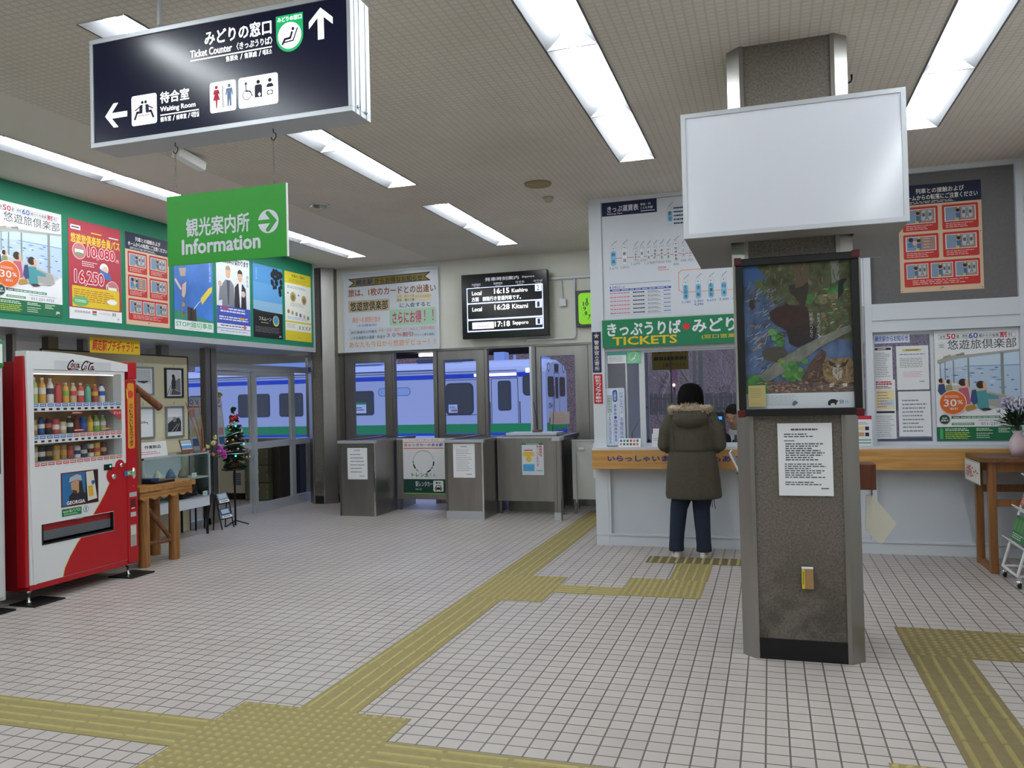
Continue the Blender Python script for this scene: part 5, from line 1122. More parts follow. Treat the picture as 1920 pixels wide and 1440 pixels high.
# ================================================================ BACK WALL
def hand_poster():
    x0, x1, z0, z1 = -5.955, -4.44, 2.20, 3.375
    t = thing('handwritten_poster', 'large white framed handwritten poster above the platform doors', 'poster', ((x0+x1)/2, 10.69, z0)); y = 10.69
    m = MB(); w = .03; m.box(x0, x1, y-.03, y, z0, z0+w, ALUW); m.box(x0, x1, y-.03, y, z1-w, z1, ALUW); m.box(x0, x0+w, y-.03, y, z0+w, z1-w, ALUW); m.box(x1-w, x1, y-.03, y, z0+w, z1-w, ALUW); m.build('poster_frame', t)
    c = Canvas((x0+w, y-.002, z0+w), X_, Z_, x1-x0-2*w, z1-z0-2*w, mat('board_white', 'CFD3DC', .3), .01); OC = P('8C7A3E'); BR = P('9A5A1E'); ORG = P('DE9440'); OR2 = P('D88A5A')
    c.poly([(.03, .055), (.94, .035), (.88, .09), (.94, .145), (.03, .165), (.09, .11)], P('3A3224')); c.poly([(.055, .065), (.91, .047), (.865, .09), (.91, .135), (.055, .155), (.105, .11)], OC)
    c.text('網走駅', .12, .07, .31, .145, P('2E4272'), .03); c.text('からお得なお知らせ', .33, .065, .85, .14, P('3A3226'), .02)
    c.text('旅は、1枚のカードとの出逢い', .03, .19, .99, .295, BR, .03)
    c.rect(.03, .345, .49, .50, P('C0AE90')); c.text('悠遊旅倶楽部', .05, .36, .47, .485, P('26231F'), .02)
    c.rect(.56, .305, .94, .40, P('D8D3B4')); c.text('女性　満５０歳', .57, .31, .76, .345, OR2); c.text('男性　満６０歳', .57, .358, .76, .395, P('4A4A5A')); c.text('からの会員割引', .77, .322, .94, .36, OR2)
    c.text('に入会すると', .60, .415, .93, .475, P('26262C'), .015)
    c.rrect(.485, .49, .985, .705, P('A9CDB2'), .03); c.text('さらにお得', .515, .52, .83, .68, P('C8447A'), .03); c.text('！！', .86, .52, .96, .66, P('C8447A'), .01)
    c.text('網走～札幌間往復が', .07, .565, .385, .64, OR2, .01); c.text('（６日間有効）', .12, .66, .34, .695, BLUEP)
    c.rect(.03, .715, .98, .86, P('C2CEDA')); c.text('JR北海道内の列車を', .05, .745, .345, .79, P('2C3038'), .01); c.text('片道・往復・連続で２０１㎞以上ご利用の場合', .36, .73, .965, .775, OR2)
    c.text('ＪＲ北海道内の運賃・料金が', .05, .815, .435, .86, P('2C3038'), .01); c.text('３０％割引', .45, .79, .735, .85, P('B82A3A'), .02); c.text('「グリーン車も適用」', .745, .82, .965, .85, P('4A4A55'))
    c.text('あなたも今日から悠遊デビュー！！', .03, .885, .97, .965, ORG, .01)
    c.build('poster_sheet', t)
hand_poster()
def departure_screen():
    x0, x1, z0, z1, y = -4.035, -2.80, 2.305, 3.195, 10.52
    t = thing('departure_screen', 'black departure screen listing three trains on the back wall', 'display', ((x0+x1)/2, y, z0))
    m = MB(); m.box(x0, x1, y, y+.09, z0, z1, BLACK); cs = m.build('casing', t, bevel=.006)
    m = MB(); m.box(-3.6, -3.2, y+.09, 10.69, 2.6, 2.9, BLACKM); m.build('wall_mount', t)
    SB = mat('screen_black', '050507', .2); SW = mat('screen_white', 'C9D4FF', .3, emit=1.15); SWH = mat('screen_text', 'FFFFFF', .3, emit=1.1); DIM = mat('screen_dim', 'B9BCC8', .4, emit=.45); SD = mat('screen_digit', '30386A', .3); SP = mat('screen_pink', 'F2DDF4', .3, emit=1.0)
    c = Canvas((x0+.01, y-.001, z0+.01), X_, Z_, x1-x0-.02, z1-z0-.02, SB, .001)
    c.text('発車時刻案内', .28, .055, .68, .115, DIM, .015); c.text('Departure', .72, .065, .86, .105, DIM)
    for x, a, b in ((.14, '列車種別', 'Train'), (.40, '発車時刻', 'Departure Time'), (.66, '行き先', 'Destination'), (.87, 'のりば', 'Track')): c.text(a, x-.02, .14, x+.085, .175, DIM); c.text(b, x, .182, x+.07, .20, DIM)
    c.rect(.055, .205, .955, .905, SW)
    for a, b in ((.215, .445), (.465, .70), (.725, .885)): c.rrect(.065, a, .945, b, SB, .015)
    for r, (a, ty, ti, de, tr) in enumerate(((.235, 'Local', '16:15', 'Kushiro', '2'), (.49, 'Local', '16:28', 'Kitami', '1'), (.755, None, '17:18', 'Sapporo', '1'))):
        if ty: c.text(ty, .12, a+.025, .235, a+.09, SWH, .02)
        else: c.rrect(.115, .755, .375, .86, SP, .006); c.text('Ltd.Exp.', .14, .765, .25, .79, P('C89AC0')); c.text('Okhotsk 8', .16, .80, .31, .835, P('C89AC0'))
        c.text(ti, .385, a, .565, a+.085, SWH, .025); c.text(de, .595, a+.005, .78, a+.08, SWH, .015, 'l'); c.rrect(.865, a-.02, .94, a+.085, SW, .006); c.text(tr, .885, a-.008, .915, a+.072, SD, .01)
    c.text('方面　釧路行き普通列車です。', .115, .355, .70, .425, SWH, .015)
    c.build('screen', cs)
departure_screen()
def clock():
    x0, x1, z0, z1, y = -2.44, -1.95, 2.40, 2.89, 10.69
    t = thing('wall_clock', 'square wall clock with lime green dial, half hidden by the office post', 'clock', ((x0+x1)/2, y, z0))
    m = MB(); DG = mat('clock_case', '4A4A4A', .5); m.box(x0, x1, y-.07, y, z0, z1, DG); cc = m.build('case', t, bevel=.01)
    LIME = mat('clock_lime', '8AD62A', .4, emit=.35); c = Canvas((x0+.035, y-.0705, z0+.035), X_, Z_, x1-x0-.07, z1-z0-.07, DG, .001, back=False); c.rrect(0, 0, 1, 1, LIME, .05)
    for k in range(60):
        a = 2*pi*k/60; r = .40; c.circ(.5+r*sin(a), .5-r*cos(a), .011 if k % 5 == 0 else .005, INK, 8)
    for k in range(1, 13): a = 2*pi*k/12; r = .30; s = .062; c.text(str(k), .5+r*sin(a)-s*len(str(k))*.7, .5-r*cos(a)-s, .5+r*sin(a)+s*len(str(k))*.7, .5-r*cos(a)+s, INK, .02)
    c.build('dial', cc)
    h = Canvas((x0+.035, y-.078, z0+.035), X_, Z_, x1-x0-.07, z1-z0-.07, DG, .001, back=False); h.line([(.5, .5), (.70, .57)], .018, INK); h.line([(.5, .5), (.62, .22)], .012, INK); h.circ(.5, .5, .03, INK); h.build('hands', cc)
clock()
m = MB(); m.tube([(-2.80, 10.672, 3.085), (-1.9, 10.672, 3.085)], .022, ALUW, 10); m.tube([(-2.465, 10.676, 3.07), (-2.465, 10.676, 2.30), (-2.49, 10.676, 2.265), (-3.14, 10.676, 2.265), (-3.17, 10.676, 2.22)], .014, ALUW, 10); tag(m.build('cable_conduit'), 'white cable conduit running over the wall around the clock', 'conduit')
t = thing('switch_box', 'small white box hanging on a cord beside the departure screen', 'switch box', (-2.63, 10.68, 2.70)); m = MB(); m.box(-2.68, -2.585, 10.65, 10.69, 2.70, 2.80, ALUW); m.build('cover', t, bevel=.004); m = MB(); m.tube([(-2.635, 10.68, 2.80), (-2.65, 10.68, 3.06)], .009, ALUW, 8); m.build('cord', t)

# ================================================================ TICKET BARRIER
def booth(name, x0, x1, y0, y1, h, lab, base=False):
    t = thing(name, lab, 'ticket barrier', ((x0+x1)/2, y0, 0)); m = MB(); m.box(x0, x1, y0+.02, y1, 0.0, h-.035, STEEL); 
    cb = m.build('cabinet', t)
    e = MB(); e.box(x0-.006, x0+.012, y0+.008, y0+.02, .0, h-.035, STEEL_D); e.box(x1-.012, x1+.006, y0+.008, y0+.02, 0, h-.035, CHROME); build_each(e, 'corner_edge', cb)
    r = MB(); f = .045; r.box(x0-.02, x1+.02, y0-.01, y0+f, h-.035, h, CHROME if 0 else ALU); r.box(x0-.02, x0+f-.02, y0+f, y1, h-.035, h, STEEL); r.box(x1-f+.02, x1+.02, y0+f, y1, h-.035, h, STEEL); r.build('top_rail', t)
    i = MB(); i.box(x0+f-.02, x1-f+.02, y0+f, y1, h-.035, h-.02, BLACKM); i.build('recess', t)
    if base: k = MB(); k.box(x0-.003, x1+.003, y0+.005, y0+.022, 0, .10, ALU); k.build('kick_plate', cb)
booth('ticket_barrier_booth', -5.36, -4.86, 9.40, 10.66, .975, 'steel staff booth of the ticket barrier next to the corner column')
booth('ticket_barrier_booth', -3.85, -3.365, 9.35, 10.66, .98, 'steel staff booth of the ticket barrier in the middle of the row', True)
def barrier_panel(x0, x1, y, z0, z1, lab, M=STEEL, posts=True):
    t = thing('ticket_barrier_panel_gate', lab, 'barrier gate', ((x0+x1)/2, y, 0)); m = MB(); m.box(x0, x1, y, y+.04, z0, z1, M); m.build('leaf', t); m = MB(); m.box(x0, x1, y-.01, y+.05, z1, z1+.02, ALU); m.build('top_rail', t)
    m = MB(); m.box(x0, x0+.035, y+.042, y+.077, 0, z1, STEEL_D); m.box(x1-.035, x1, y+.042, y+.077, 0, z1, STEEL_D); build_each(m, 'post', t); return t
barrier_panel(-4.835, -3.875, 10.02, .15, .945, 'steel barrier gate carrying the rental car sign')
barrier_panel(-3.345, -2.50, 9.86, .17, .965, 'steel barrier gate with the blue and yellow leaflet')
t = barrier_panel(-2.385, -1.70, 9.95, .19, .915, 'white barrier gate next to the ticket office', mat('barrier_white', 'C4C6C2', .5))
m = MB(); m.box(-2.34, -2.33, 9.925, 9.949, .15, .88, ALU); m.build('stay', t); c = Canvas((-2.31, 9.948, .80), X_, Z_, .09, .05, ALU, .004); c.rect(.15, .2, .85, .8, PAPER); c.build('label_holder', t)
def rail_post():
    t = thing('ticket_barrier_rail', 'narrow steel barrier post with a handrail running back to the doors', 'ticket barrier', (-2.44, 9.4, 0))
    m = MB(); m.box(-2.485, -2.405, 9.41, 9.48, 0, .955, STEEL); m.box(-2.452, -2.446, 9.405, 9.41, .10, .95, STEEL_D); m.build('post', t); m = MB(); m.box(-2.487, -2.403, 9.40, 9.41, 0, .10, ALU); m.build('kick_plate', t)
    m = MB(); m.box(-2.495, -2.40, 9.385, 9.62, .955, .995, ALU); m.box(-2.495, -2.40, 9.62, 10.45, .955, 1.0, STEEL_D); m.build('handrail', t)
    m = MB(); m.box(-2.47, -2.42, 10.40, 10.45, 0, .955, STEEL); m.build('rear_post', t)
rail_post()
t = thing('microphone_stand', 'small desk microphone and tray on the ledge behind the barrier', 'microphone', (-2.95, 10.3, .98))
m = MB(); m.box(-3.30, -2.62, 10.10, 10.50, .985, 1.02, ALUW); m.build('tray', t); m = MB(); m.tube([(-2.93, 10.3, 1.02), (-2.94, 10.3, 1.2), (-2.97, 10.3, 1.42)], .004, BLACKM, 6); m.tube([(-2.72, 10.3, 1.02), (-2.68, 10.3, 1.62)], .0035, BLACKM, 6); m.build('gooseneck', t); m = MB(); m.lathe([(0, 0), (.07, 0), (.06, .03), (0, .035)], (-2.93, 10.3, 1.02), mat('mic_brown', '6E5A4A', .6), 14); m.build('base', t)
m = MB(); m.box(-3.30, -2.62, 10.14, 10.46, 0, .984, STEEL_D); tag(m.build('staff_counter'), 'low steel staff counter behind the barrier gate', 'counter')
m = MB(); m.tube([(-3.085, 10.60, 0), (-3.085, 10.60, 2.17)], .018, ALUW, 10); m.box(-3.12, -3.05, 10.565, 10.635, 0, .03, ALUW); tag(m.build('standpipe'), 'slim white standing pipe before the platform doors', 'pipe')
def plain_notice(x0, z0, w, h, y, lab, n=8, sp=.3):
    c = Canvas((x0, y, z0), X_, Z_, w, h, PAPER, .001); c.lines(.35, .06, .65, .10, 1, GREYT, .6, 0); c.lines(.14, .15, .88, .82, n, GREYT, sp, .35); c.lines(.6, .88, .85, .92, 1, GREYT, .6, 0); tag(c.build('notice_sheet'), lab, 'notice')
plain_notice(-5.25, .475, .285, .405, 9.4185, 'white notice on the booth beside the corner column', 6, .25)
plain_notice(-3.755, .512, .285, .415, 9.3685, 'white notice on the middle barrier booth', 12, .25)
plain_notice(-2.115, .46, .25, .43, 9.9485, 'white notice on the white barrier gate', 12, .35)
c = Canvas((-3.015, 9.8585, .50), X_, Z_, .285, .40, P('D5DCE4'), .001); c.rect(0, 0, 1, .05, GREENP); c.lines(.2, .012, .8, .038, 1, PAPER, .7, 0); c.rect(.1, .20, .5, .24, P('D85A6A')); c.rrect(.04, .27, .58, .42, P('E4C24A'), .03); c.circ(.31, .50, .13, P('E4C24A')); c.rect(.05, .66, .57, .88, P('4FA8DE')); c.vtext('高病原性', .80, .06, .93, .42, P('C8383E'), .03); c.vtext('鳥インフルエンザ', .67, .06, .78, .74, P('C8383E'), .02); c.lines(.65, .85, .95, .88, 1, GREENP, .6, 0); tag(c.build('leaflet'), 'blue, yellow and red leaflet taped on the steel barrier gate', 'leaflet')
c = Canvas((-2.86, 10.72, 1.105), X_, Z_, .27, .17, P('B4A9A4'), .002); c.lines(.1, .12, .9, .9, 6, P('C07A72'), .25, .2); tag(c.build('door_notice'), 'pinkish grey card stuck in the glass of the platform door by the clock', 'notice')
def rental_sign():
    x0, x1, z0, z1 = -4.735, -4.13, .225, .965; c = Canvas((x0, 10.007, z0), X_, Z_, x1-x0, z1-z0, P('DADBDD'), .004); RS = P('D0604A'); BL = P('1E3A94'); GD = P('0E3A34')
    c.text('レール＆レンタカーきっぷ', .16, .015, .86, .045, RS, .02); c.rect(.02, .063, .98, .072, RS); c.text('レンタカーのある駅', .14, .09, .96, .145, BL, .03, None, .15); c.rrect(.03, .085, .11, .15, P('E0A8A0'), .006); c.rect(.02, .168, .98, .185, RS)
    k = c.w/c.h
    for a0 in range(0, 360, 24):
        if 185 < a0 < 345: continue
        if a0 > 60 and a0 < 120: continue
        c.ring(.49, .42, .245, .018, INK if (a0//24) % 2 == 0 else PAPER, 4, a0, a0+20)
    c.ring(.49, .42, .245, .006, GREYT, 24, 190, 350)
    c.text('トレン太', .20, .615, .62, .70, GREENP, .03); c.text('くん', .64, .615, .78, .70, GREENP, .0)
    c.rect(0, .735, 1, 1, GD); c.text('駅レンタカー', .29, .775, .70, .87, P('E2E4E2'), .01); c.text('Rent a Car', .29, .90, .44, .93, P('C8CCC8')); c.rrect(.715, .76, .955, .955, P('DDE0DE'), .012)
    c.circ(.795, .80, .022, INK, 12); c.rect(.815, .793, .89, .805, INK); c.rect(.865, .80, .878, .818, INK); c.poly([(.765, .885), (.785, .84), (.885, .84), (.905, .885), (.92, .895), (.92, .925), (.75, .925), (.75, .895)], INK); c.poly([(.785, .88), (.797, .852), (.873, .852), (.885, .88)], P('DDE0DE')); c.rect(.765, .925, .79, .94, INK); c.rect(.88, .925, .905, .94, INK); c.circ(.775, .905, .011, P('DDE0DE'), 8); c.circ(.895, .905, .011, P('DDE0DE'), 8)
    c.rect(0, .985, 1, 1, P('6FBE3C')); tag(c.build('rental_car_sign'), 'white and dark green station rental car sign on the barrier gate', 'sign')
rental_sign()

# ================================================================ TRAIN AND PLATFORM BEYOND
TRW = mat('train_white', 'D4D4E2', .35); TRG = mat('train_green', '2FA058', .4); TRB = mat('train_blue', '2C50C8', .4); TGL = mat('train_glass', '3C3B30', .08, spec=.8); TRK = mat('train_trim', '4A4E5E', .5); TROOF = mat('train_roof', 'A9BCDD', .45)
def train():
    yn, yf, xe = 24.0, 26.9, -6.55
    t = thing('diesel_railcar', 'white diesel railcar with green and blue stripes standing at the platform', 'train', (-16, 25.4, -1.05))
    prof = [(yn+.05, -.75), (yn, -.2), (yn, 2.30), (yn+.10, 2.42), (yn+.45, 2.60), (yn+1.0, 2.68), (yf-1.0, 2.68), (yf-.45, 2.60), (yf-.1, 2.42), (yf, 2.30), (yf, -.2), (yf-.05, -.75)]
    m = MB(); L = -27.5; rings = []
    for x, s in ((L, 1), (xe-.35, 1), (xe-.12, .985), (xe, .93)):
        cyy, czz = (yn+yf)/2, .95; rings.append([(x, cyy+(y-cyy)*s, czz+(z-czz)*(s if z > 1.5 else 1)) for y, z in prof])
    m.loft(rings, TRW, True, False); m.build('body', t, fixn=True)
    m = MB(); m.box(L, xe-.35, yn-.006, yn+.01, .375, .66, TRG); m.box(xe-.01, xe+.008, yn+.15, yf-.15, .375, .66, TRG); m.build('green_stripe', t); m = MB(); m.box(L, xe-.40, yn-.006, yn+.01, 2.10, 2.24, TRB); m.prism([(xe-1.1, 2.10), (xe-.6, 2.17), (xe-1.1, 2.24)], 'y', yn-.007, yn, TRB); m.box(L, xe-.2, yn-.006, yn+.01, .30, .372, TRB); m.box(xe-.01, xe+.008, yn+.15, yf-.15, .2, .372, TRB); m.build('blue_stripe', t)
    m = MB(); m.box(L, xe-.9, yn-.004, yn+.004, 2.30, 2.32, TRK); m.box(L, -10.2, yn+.02, yn+.1, 2.40, 2.41, TRK); m.build('gutter', t)
    def win(x0, x1, z0, z1, r=.10, name='window', sash=None):
        o = MB(); c = Canvas((x0-.04, yn, z0-.04), X_, Z_, x1-x0+.08, z1-z0+.08, TRK, .006, mb=o, back=False); c.rrect(0, 0, 1, 1, TRK, r+.03); f = o.build(name, t)
        g = MB(); c = Canvas((x0, yn-.004, z0), X_, Z_, x1-x0, z1-z0, TGL, .008, mb=g, back=False); c.rrect(0, 0, 1, 1, TGL, r)
        if sash: c.rect(.0, .52, 1, .54, TRK)
        g.build('pane', f)
    for x0, x1 in ((-13.25, -12.40), (-15.9, -15.05), (-17.55, -16.35), (-19.6, -18.75), (-21.3, -20.1), (-23.2, -22.0)): win(x0, x1, 1.03, 1.75, .06)
    win(-9.80, -8.92, .98, 1.92, .14); win(-8.03, -7.68, 1.10, 1.95, .05); win(-7.22, -6.84, 1.55, 2.12, .10)
    d = MB(); c = Canvas((-8.30, yn, .30), X_, Z_, .90, 1.78, TRK, .002, mb=d, back=False); c.frame(.02, .01, .98, 1, .02, TRK); c.line([(-.04, .42), (-.04, 1)], .03, BLACK); c.line([(1.04, .42), (1.04, 1)], .03, BLACK); d.build('cab_door', t)
    d = MB(); c = Canvas((-10.15, yn, .75), X_, Z_, 1.55, 1.4, TRK, .002, mb=d, back=False); c.line([(0, .07), (.97, .07)], .018, TRK); c.line([(0, .86), (1, .86)], .018, TRK); c.line([(0, .02), (0, .2)], .018, TRK); d.build('door_seam', t)
    d = MB(); c = Canvas((-12.2, yn, 1.60), X_, Z_, 1.15, .27, TRK, .003, mb=d, back=False); c.rrect(0, 0, 1, 1, TRK, .12); c.rrect(.012, .05, .988, .95, P('B9C6E4'), .11); d.build('destination_plate', t)
    s = MB(); s.box(-8.85, -7.45, yn-.01, yn+.004, 2.14, 2.23, mat('train_lamp_white', 'FFFFFF', .4, emit=1.2)); s.box(-7.15, -6.98, yn-.01, yn+.004, 2.22, 2.36, MATS['train_lamp_white']); s.build('marker_strip', t)
    # cab end
    F = Canvas((xe, yn+.12, -.2), Y_, Z_, yf-yn-.24, 2.75, TRW, .004, mb=MB(), back=False)
    F.rrect(.08, .165, .36, .40, TRK, .10); F.rrect(.095, .175, .35, .39, TGL, .08); F.rrect(.64, .165, .92, .40, TRK, .10); F.rrect(.655, .175, .91, .39, TGL, .08); F.frame(.385, .12, .615, .98, .025, TRK); F.rrect(.43, .17, .57, .42, TGL, .05); F.rrect(.40, .015, .60, .11, TRK, .03); F.rrect(.42, .025, .58, .10, TGL, .02)
    F.text('1714', .11, .47, .27, .53, INK, .02); F.line([(.30, .44), (.33, .30)], .02, INK)
    for x in (.14, .86): F.circ(x, .06, .055, TRK, 18); F.circ(x, .06, .042, WHITE, 18)
    for x in (.15, .85): F.circ(x, .66, .035, P('8A2A30'), 14)
    F.mb.box(xe+.01, xe+.05, yn+.25, yf-.25, -.25, -.05, BLACKM); F.build('cab_end', t)
    r = MB(); r.box(-8.55, -8.2, 25.1, 25.6, 2.68, 2.95, TROOF); r.tube([(-8.9, 25.3, 2.68), (-8.9, 25.3, 2.92)], .05, TROOF, 8); r.tube([(-7.9, 25.3, 2.68), (-7.9, 25.3, 2.85)], .05, TROOF, 8); r.box(-11.2, -9.6, 24.9, 26.0, 2.68, 2.80, TRK); r.box(-20, -12.5, 24.8, 26.1, 2.68, 2.86, TROOF); r.box(-7.2, -6.9, 24.9, 26.0, 2.66, 2.76, TROOF); build_each(r, 'roof_equipment', t)
    k = MB()
    for x in (-25, -22.8, -11.5, -9.3):
        for y in (24.9, 26.0): k.lathe([(0, -.06), (.43, -.06), (.40, .06), (0, .06)], (x, y, -.62), BLACKM, 20, 'y')
    k.box(-26, -8, 24.6, 26.3, -.78, -.45, BLACKM); build_each(k, 'undercarriage', t)
    c = Canvas((-13.2, yn-.013, 1.06), X_, Z_, .56, .36, PAPER, .003); c.rect(0, 0, 1, .2, TRG); c.lines(.1, .4, .9, .8, 2, INK, .4); c.build('window_card', t)
    c = Canvas((-9.73, yn-.013, 1.02), X_, Z_, .30, .26, PAPER, .003); c.lines(.1, .2, .9, .5, 2, BLUEP, .5); c.rect(.3, .6, .95, .85, P('C87A90')); c.build('window_card', t)
train()
DARKC = mat('canopy_dark', '3A3A42', .8)
t = thing('platform_canopy', 'dark canopy of the far platform with strip lamps above the train roof', 'canopy', (-13, 33, -1.05)); m = MB(); m.box(-26, -8.6, 31, 36, 3.45, 3.75, DARKC); m.build('roof', t)
for x in (-24, -18, -12): m = MB(); m.box(x-.12, x+.12, 33.4, 33.6, -1.06, 3.45, DARKC); m.build('post', t)
for x in (-13.6, -12.05): m = MB(); m.box(x-.7, x+.7, 32.0, 32.15, 3.30, 3.42, mat('platform_lamp', 'FFFFFF', .5, emit=8)); m.build('strip_lamp', t)
FEN = mat('fence_blue', '6A5E4E', .7)
t = thing('platform_fence', 'pale blue board fence beyond the tracks behind the ticket office', 'fence', (-1, 29, -1.05)); m = MB(); [m.box(-5.2+.16*i, -5.2+.16*i+.13, 29, 29.04, .72, 1.42+.02*(i % 3), FEN) for i in range(70)]; m.box(-5.2, 6, 29.04, 29.06, .85, .93, FEN); m.box(-5.2, 6, 29.04, 29.06, 1.25, 1.32, FEN); m.build('boards', t)
for i in range(6): m = MB(); m.box(-5+2*i, -4.92+2*i, 29.06, 29.14, -1.06, 1.5, ALU); m.build('post', t)
BARK = mat('bare_bark', 'B89C8C', .9)
def bare_tree(x, y, h, seed, lab):
    R = random.Random(seed); m = MB()
    def br(p, d, L, r, n):
        p = Vector(p); q = p+d*L; mid = p+d*L*.5+Vector((R.uniform(-1, 1), R.uniform(-1, 1), 0))*L*.04; m.tube([p, mid, q], [r, r*.85, r*.65], BARK, 5, False)
        if n == 0: return
        for k in range(R.choice((2, 3, 3))):
            nd = (d+Vector((R.uniform(-1, 1), R.uniform(-1, 1), R.uniform(-.1, .6)))*.62).normalized(); br(p+d*L*R.uniform(.55, 1), nd, L*R.uniform(.62, .8), r*.6, n-1)
    br((x, y, -1.1), Vector((R.uniform(-.06, .06), 0, 1)).normalized(), h*.36, h*.016, 5)
    tag(m.build('bare_tree'), lab, 'tree', 'bare winter trees beyond the tracks')
for i, (x, y, h) in enumerate(((-2.7, 30.6, 5.5), (-4.1, 32.6, 6), (-1.2, 32.4, 5.6), (-2.6, 34.6, 6.5), (.9, 32, 6), (3.2, 33, 6.5), (5.4, 32, 6), (-.4, 34.8, 6.5), (-5.7, 33, 5))):
    bare_tree(x, y, h, 20+i, 'leafless tree on the slope seen through the ticket office windows' if i != 8 else 'leafless tree past the cab end of the railcar')
m = MB(); m.tube([(-3.30, 30, -1.05), (-3.30, 30, 3.0)], .05, mat('signal_red', '8A5A5E', .6), 8); m.box(-3.42, -3.18, 29.85, 29.98, 1.65, 2.3, MATS['signal_red']); m.ball((-3.30, 29.83, 1.76), .045, mat('signal_lamp', 'FFFFFF', .4, emit=6), 10, 6); tag(m.build('track_signal'), 'rusty track signal post with a white lamp beyond the office windows', 'signal')
# ================================================================ POSTERS ON THE GREEN BAND (board faces +x)
BX = -6.1285
def wall_canvas(y0, z0, w, h, m, thick=.002): return Canvas((BX, y0, z0), Y_, Z_, w, h, m, thick)
def left_posters():
    # 1: travel club poster, same print as in the notice window, turned to face the hall
    travel_poster((BX, 5.12, 2.315), Y_, .70, .945, 'travel_poster', 'white travel club poster at the camera end of the green band')
    # 2: red pass poster
    c = wall_canvas(5.895, 2.32, .635, .93, P('B03A48')); LW = P('EDE8E8'); YE = P('E8C83C')
    c.rrect(.04, .055, .22, .10, LW, .005); c.lines(.06, .065, .20, .09, 1, INK, .6, 0); c.text('悠遊旅倶楽部会員パス', .04, .135, .98, .235, YE, .03); c.lines(.42, .09, .62, .115, 1, YE, .5, 0); c.lines(.76, .10, .95, .12, 1, LW, .6, 0)
    for x, y in ((.19, .31), (.82, .65)): c.circ(x, y, .125, P('E9C8C8')); c.circ(x, y, .115, P('C07A80')); c.rect(x-.08, y-.015, x+.08, y+.02, P('E4E8E0')); c.rect(x-.05, y+.015, x+.06, y+.04, P('5AA878'))
    c.text('10,080', .335, .235, .885, .375, LW, .09); c.text('10,080', .345, .243, .875, .367, P('C8203A'), .035); c.text('円', .90, .33, .95, .365, LW)
    c.lines(.24, .40, .55, .46, 3, LW, .35, .3)
    c.circ(.66, .45, .085, P('E6E6E6')); c.circ(.675, .465, .06, P('E6C0A8')); c.poly([(.55, .44), (.62, .47), (.78, .50), (.80, .56), (.62, .55)], P('4A72B8'))
    c.text('16,250', .09, .495, .66, .66, LW, .09); c.text('16,250', .10, .505, .65, .65, P('C8203A'), .035); c.text('円', .69, .61, .74, .65, LW)
    c.rrect(.05, .665, .95, .875, P('DDBE2E'), .01); c.lines(.08, .69, .90, .82, 6, P('B8702A'), .4, .2); c.circ(.20, .815, .15, P('68B070'), 24, .5); c.lines(.10, .80, .30, .83, 2, LW, .4, 0); c.circ(.80, .79, .10, LW, 20, .4)
    c.rect(0, .885, 1, 1, P('E6E6EA')); c.text('悠遊旅倶楽部', .09, .91, .38, .935, GREYT); c.rect(.42, .90, .50, .925, P('B84A5A')); c.rect(.42, .93, .50, .945, P('5AA878')); c.text('30', .80, .90, .88, .935, INK); c.lines(.55, .91, .78, .93, 2, GREYT, .3, 0); c.text('JR', .90, .955, .96, .975, P('5A8A5A'))
    tag(c.build('pass_poster'), 'red member pass poster with yen prices on the green band', 'poster')
    # 3: the safety poster
    safety_poster((BX, 6.59, 2.32), Y_, .62, .935, 'safety_poster', 'red train safety poster half behind the information sign on the green band')
    # 4: level-crossing poster
    c = wall_canvas(7.285, 2.32, .645, .935, mat('poster_sky', '3E78CC', .5, noise=(3, .25)))
    c.poly([(0, .80), (.14, .77), (.30, .80), (.62, .83), (1, .86), (1, .88), (0, .88)], P('3E8A6A'))
    c.line([(.19, .20), (.19, .86)], .012, P('8A7A70')); c.line([(.29, .40), (.29, .86)], .010, P('6A7484')); c.line([(.03, .42), (.16, .52)], .030, P('D8C0B8')); c.poly([(.12, .28), (.30, .26), (.28, .36), (.16, .37)], P('B8A89C')); c.line([(.24, .22), (.30, .12)], .02, P('C8CCD8')); c.poly([(.20, .47), (.30, .42), (.28, .56), (.24, .62), (.18, .60)], P('D0B4AE')); c.circ(.22, .70, .035, P('D0884A')); c.circ(.22, .80, .03, P('7A5A4A')); c.poly([(.32, .72), (.54, .73), (.55, .885), (.32, .885)], P('3E3634')); c.rect(.40, .74, .44, .88, P('1F1C1C')); c.line([(.48, .74), (.60, .66), (.68, .62)], .012, P('C8CCD8')); c.poly([(.66, .60), (.88, .46), (.98, .43), (.96, .50), (.70, .67)], P('E2C84A')); c.vtext('踏切は止まって確認', .90, .05, .95, .38, P('C8D8F0'), 0)
    c.rect(0, .885, 1, 1, P('E4E8EC')); c.text('STOP!踏切事故', .03, .895, .97, .965, P('52B070'), .02); c.lines(.35, .975, .68, .985, 1, GREYT, .5, 0)
    tag(c.build('crossing_poster'), 'blue sky level crossing poster reading STOP on the green band', 'poster')
    # 5: two men on white
    c = wall_canvas(7.995, 2.325, .64, .935, P('D9DCE2')); c.text('冬の保険料が変わります', .03, .02, .97, .10, INK, .04)
    def man(x, y, s, suit, hairc, inner, hand):
        c.poly([(x-.17*s, y+.20*s), (x-.08*s, y+.14*s), (x+.08*s, y+.14*s), (x+.17*s, y+.20*s), (x+.19*s, y+.55*s), (x-.19*s, y+.55*s)], P(suit)); c.poly([(x-.05*s, y+.14*s), (x+.05*s, y+.14*s), (x+.015*s, y+.45*s), (x-.015*s, y+.45*s)], P(inner)); c.circ(x, y+.06*s, .068*s, P('D8A888'), 18, 1.25); c.poly([(x-.075*s, y+.05*s), (x-.07*s, y-.02*s), (x, y-.05*s), (x+.07*s, y-.02*s), (x+.075*s, y+.05*s), (x+.05*s, y+.01*s), (x-.05*s, y+.01*s)], P(hairc))
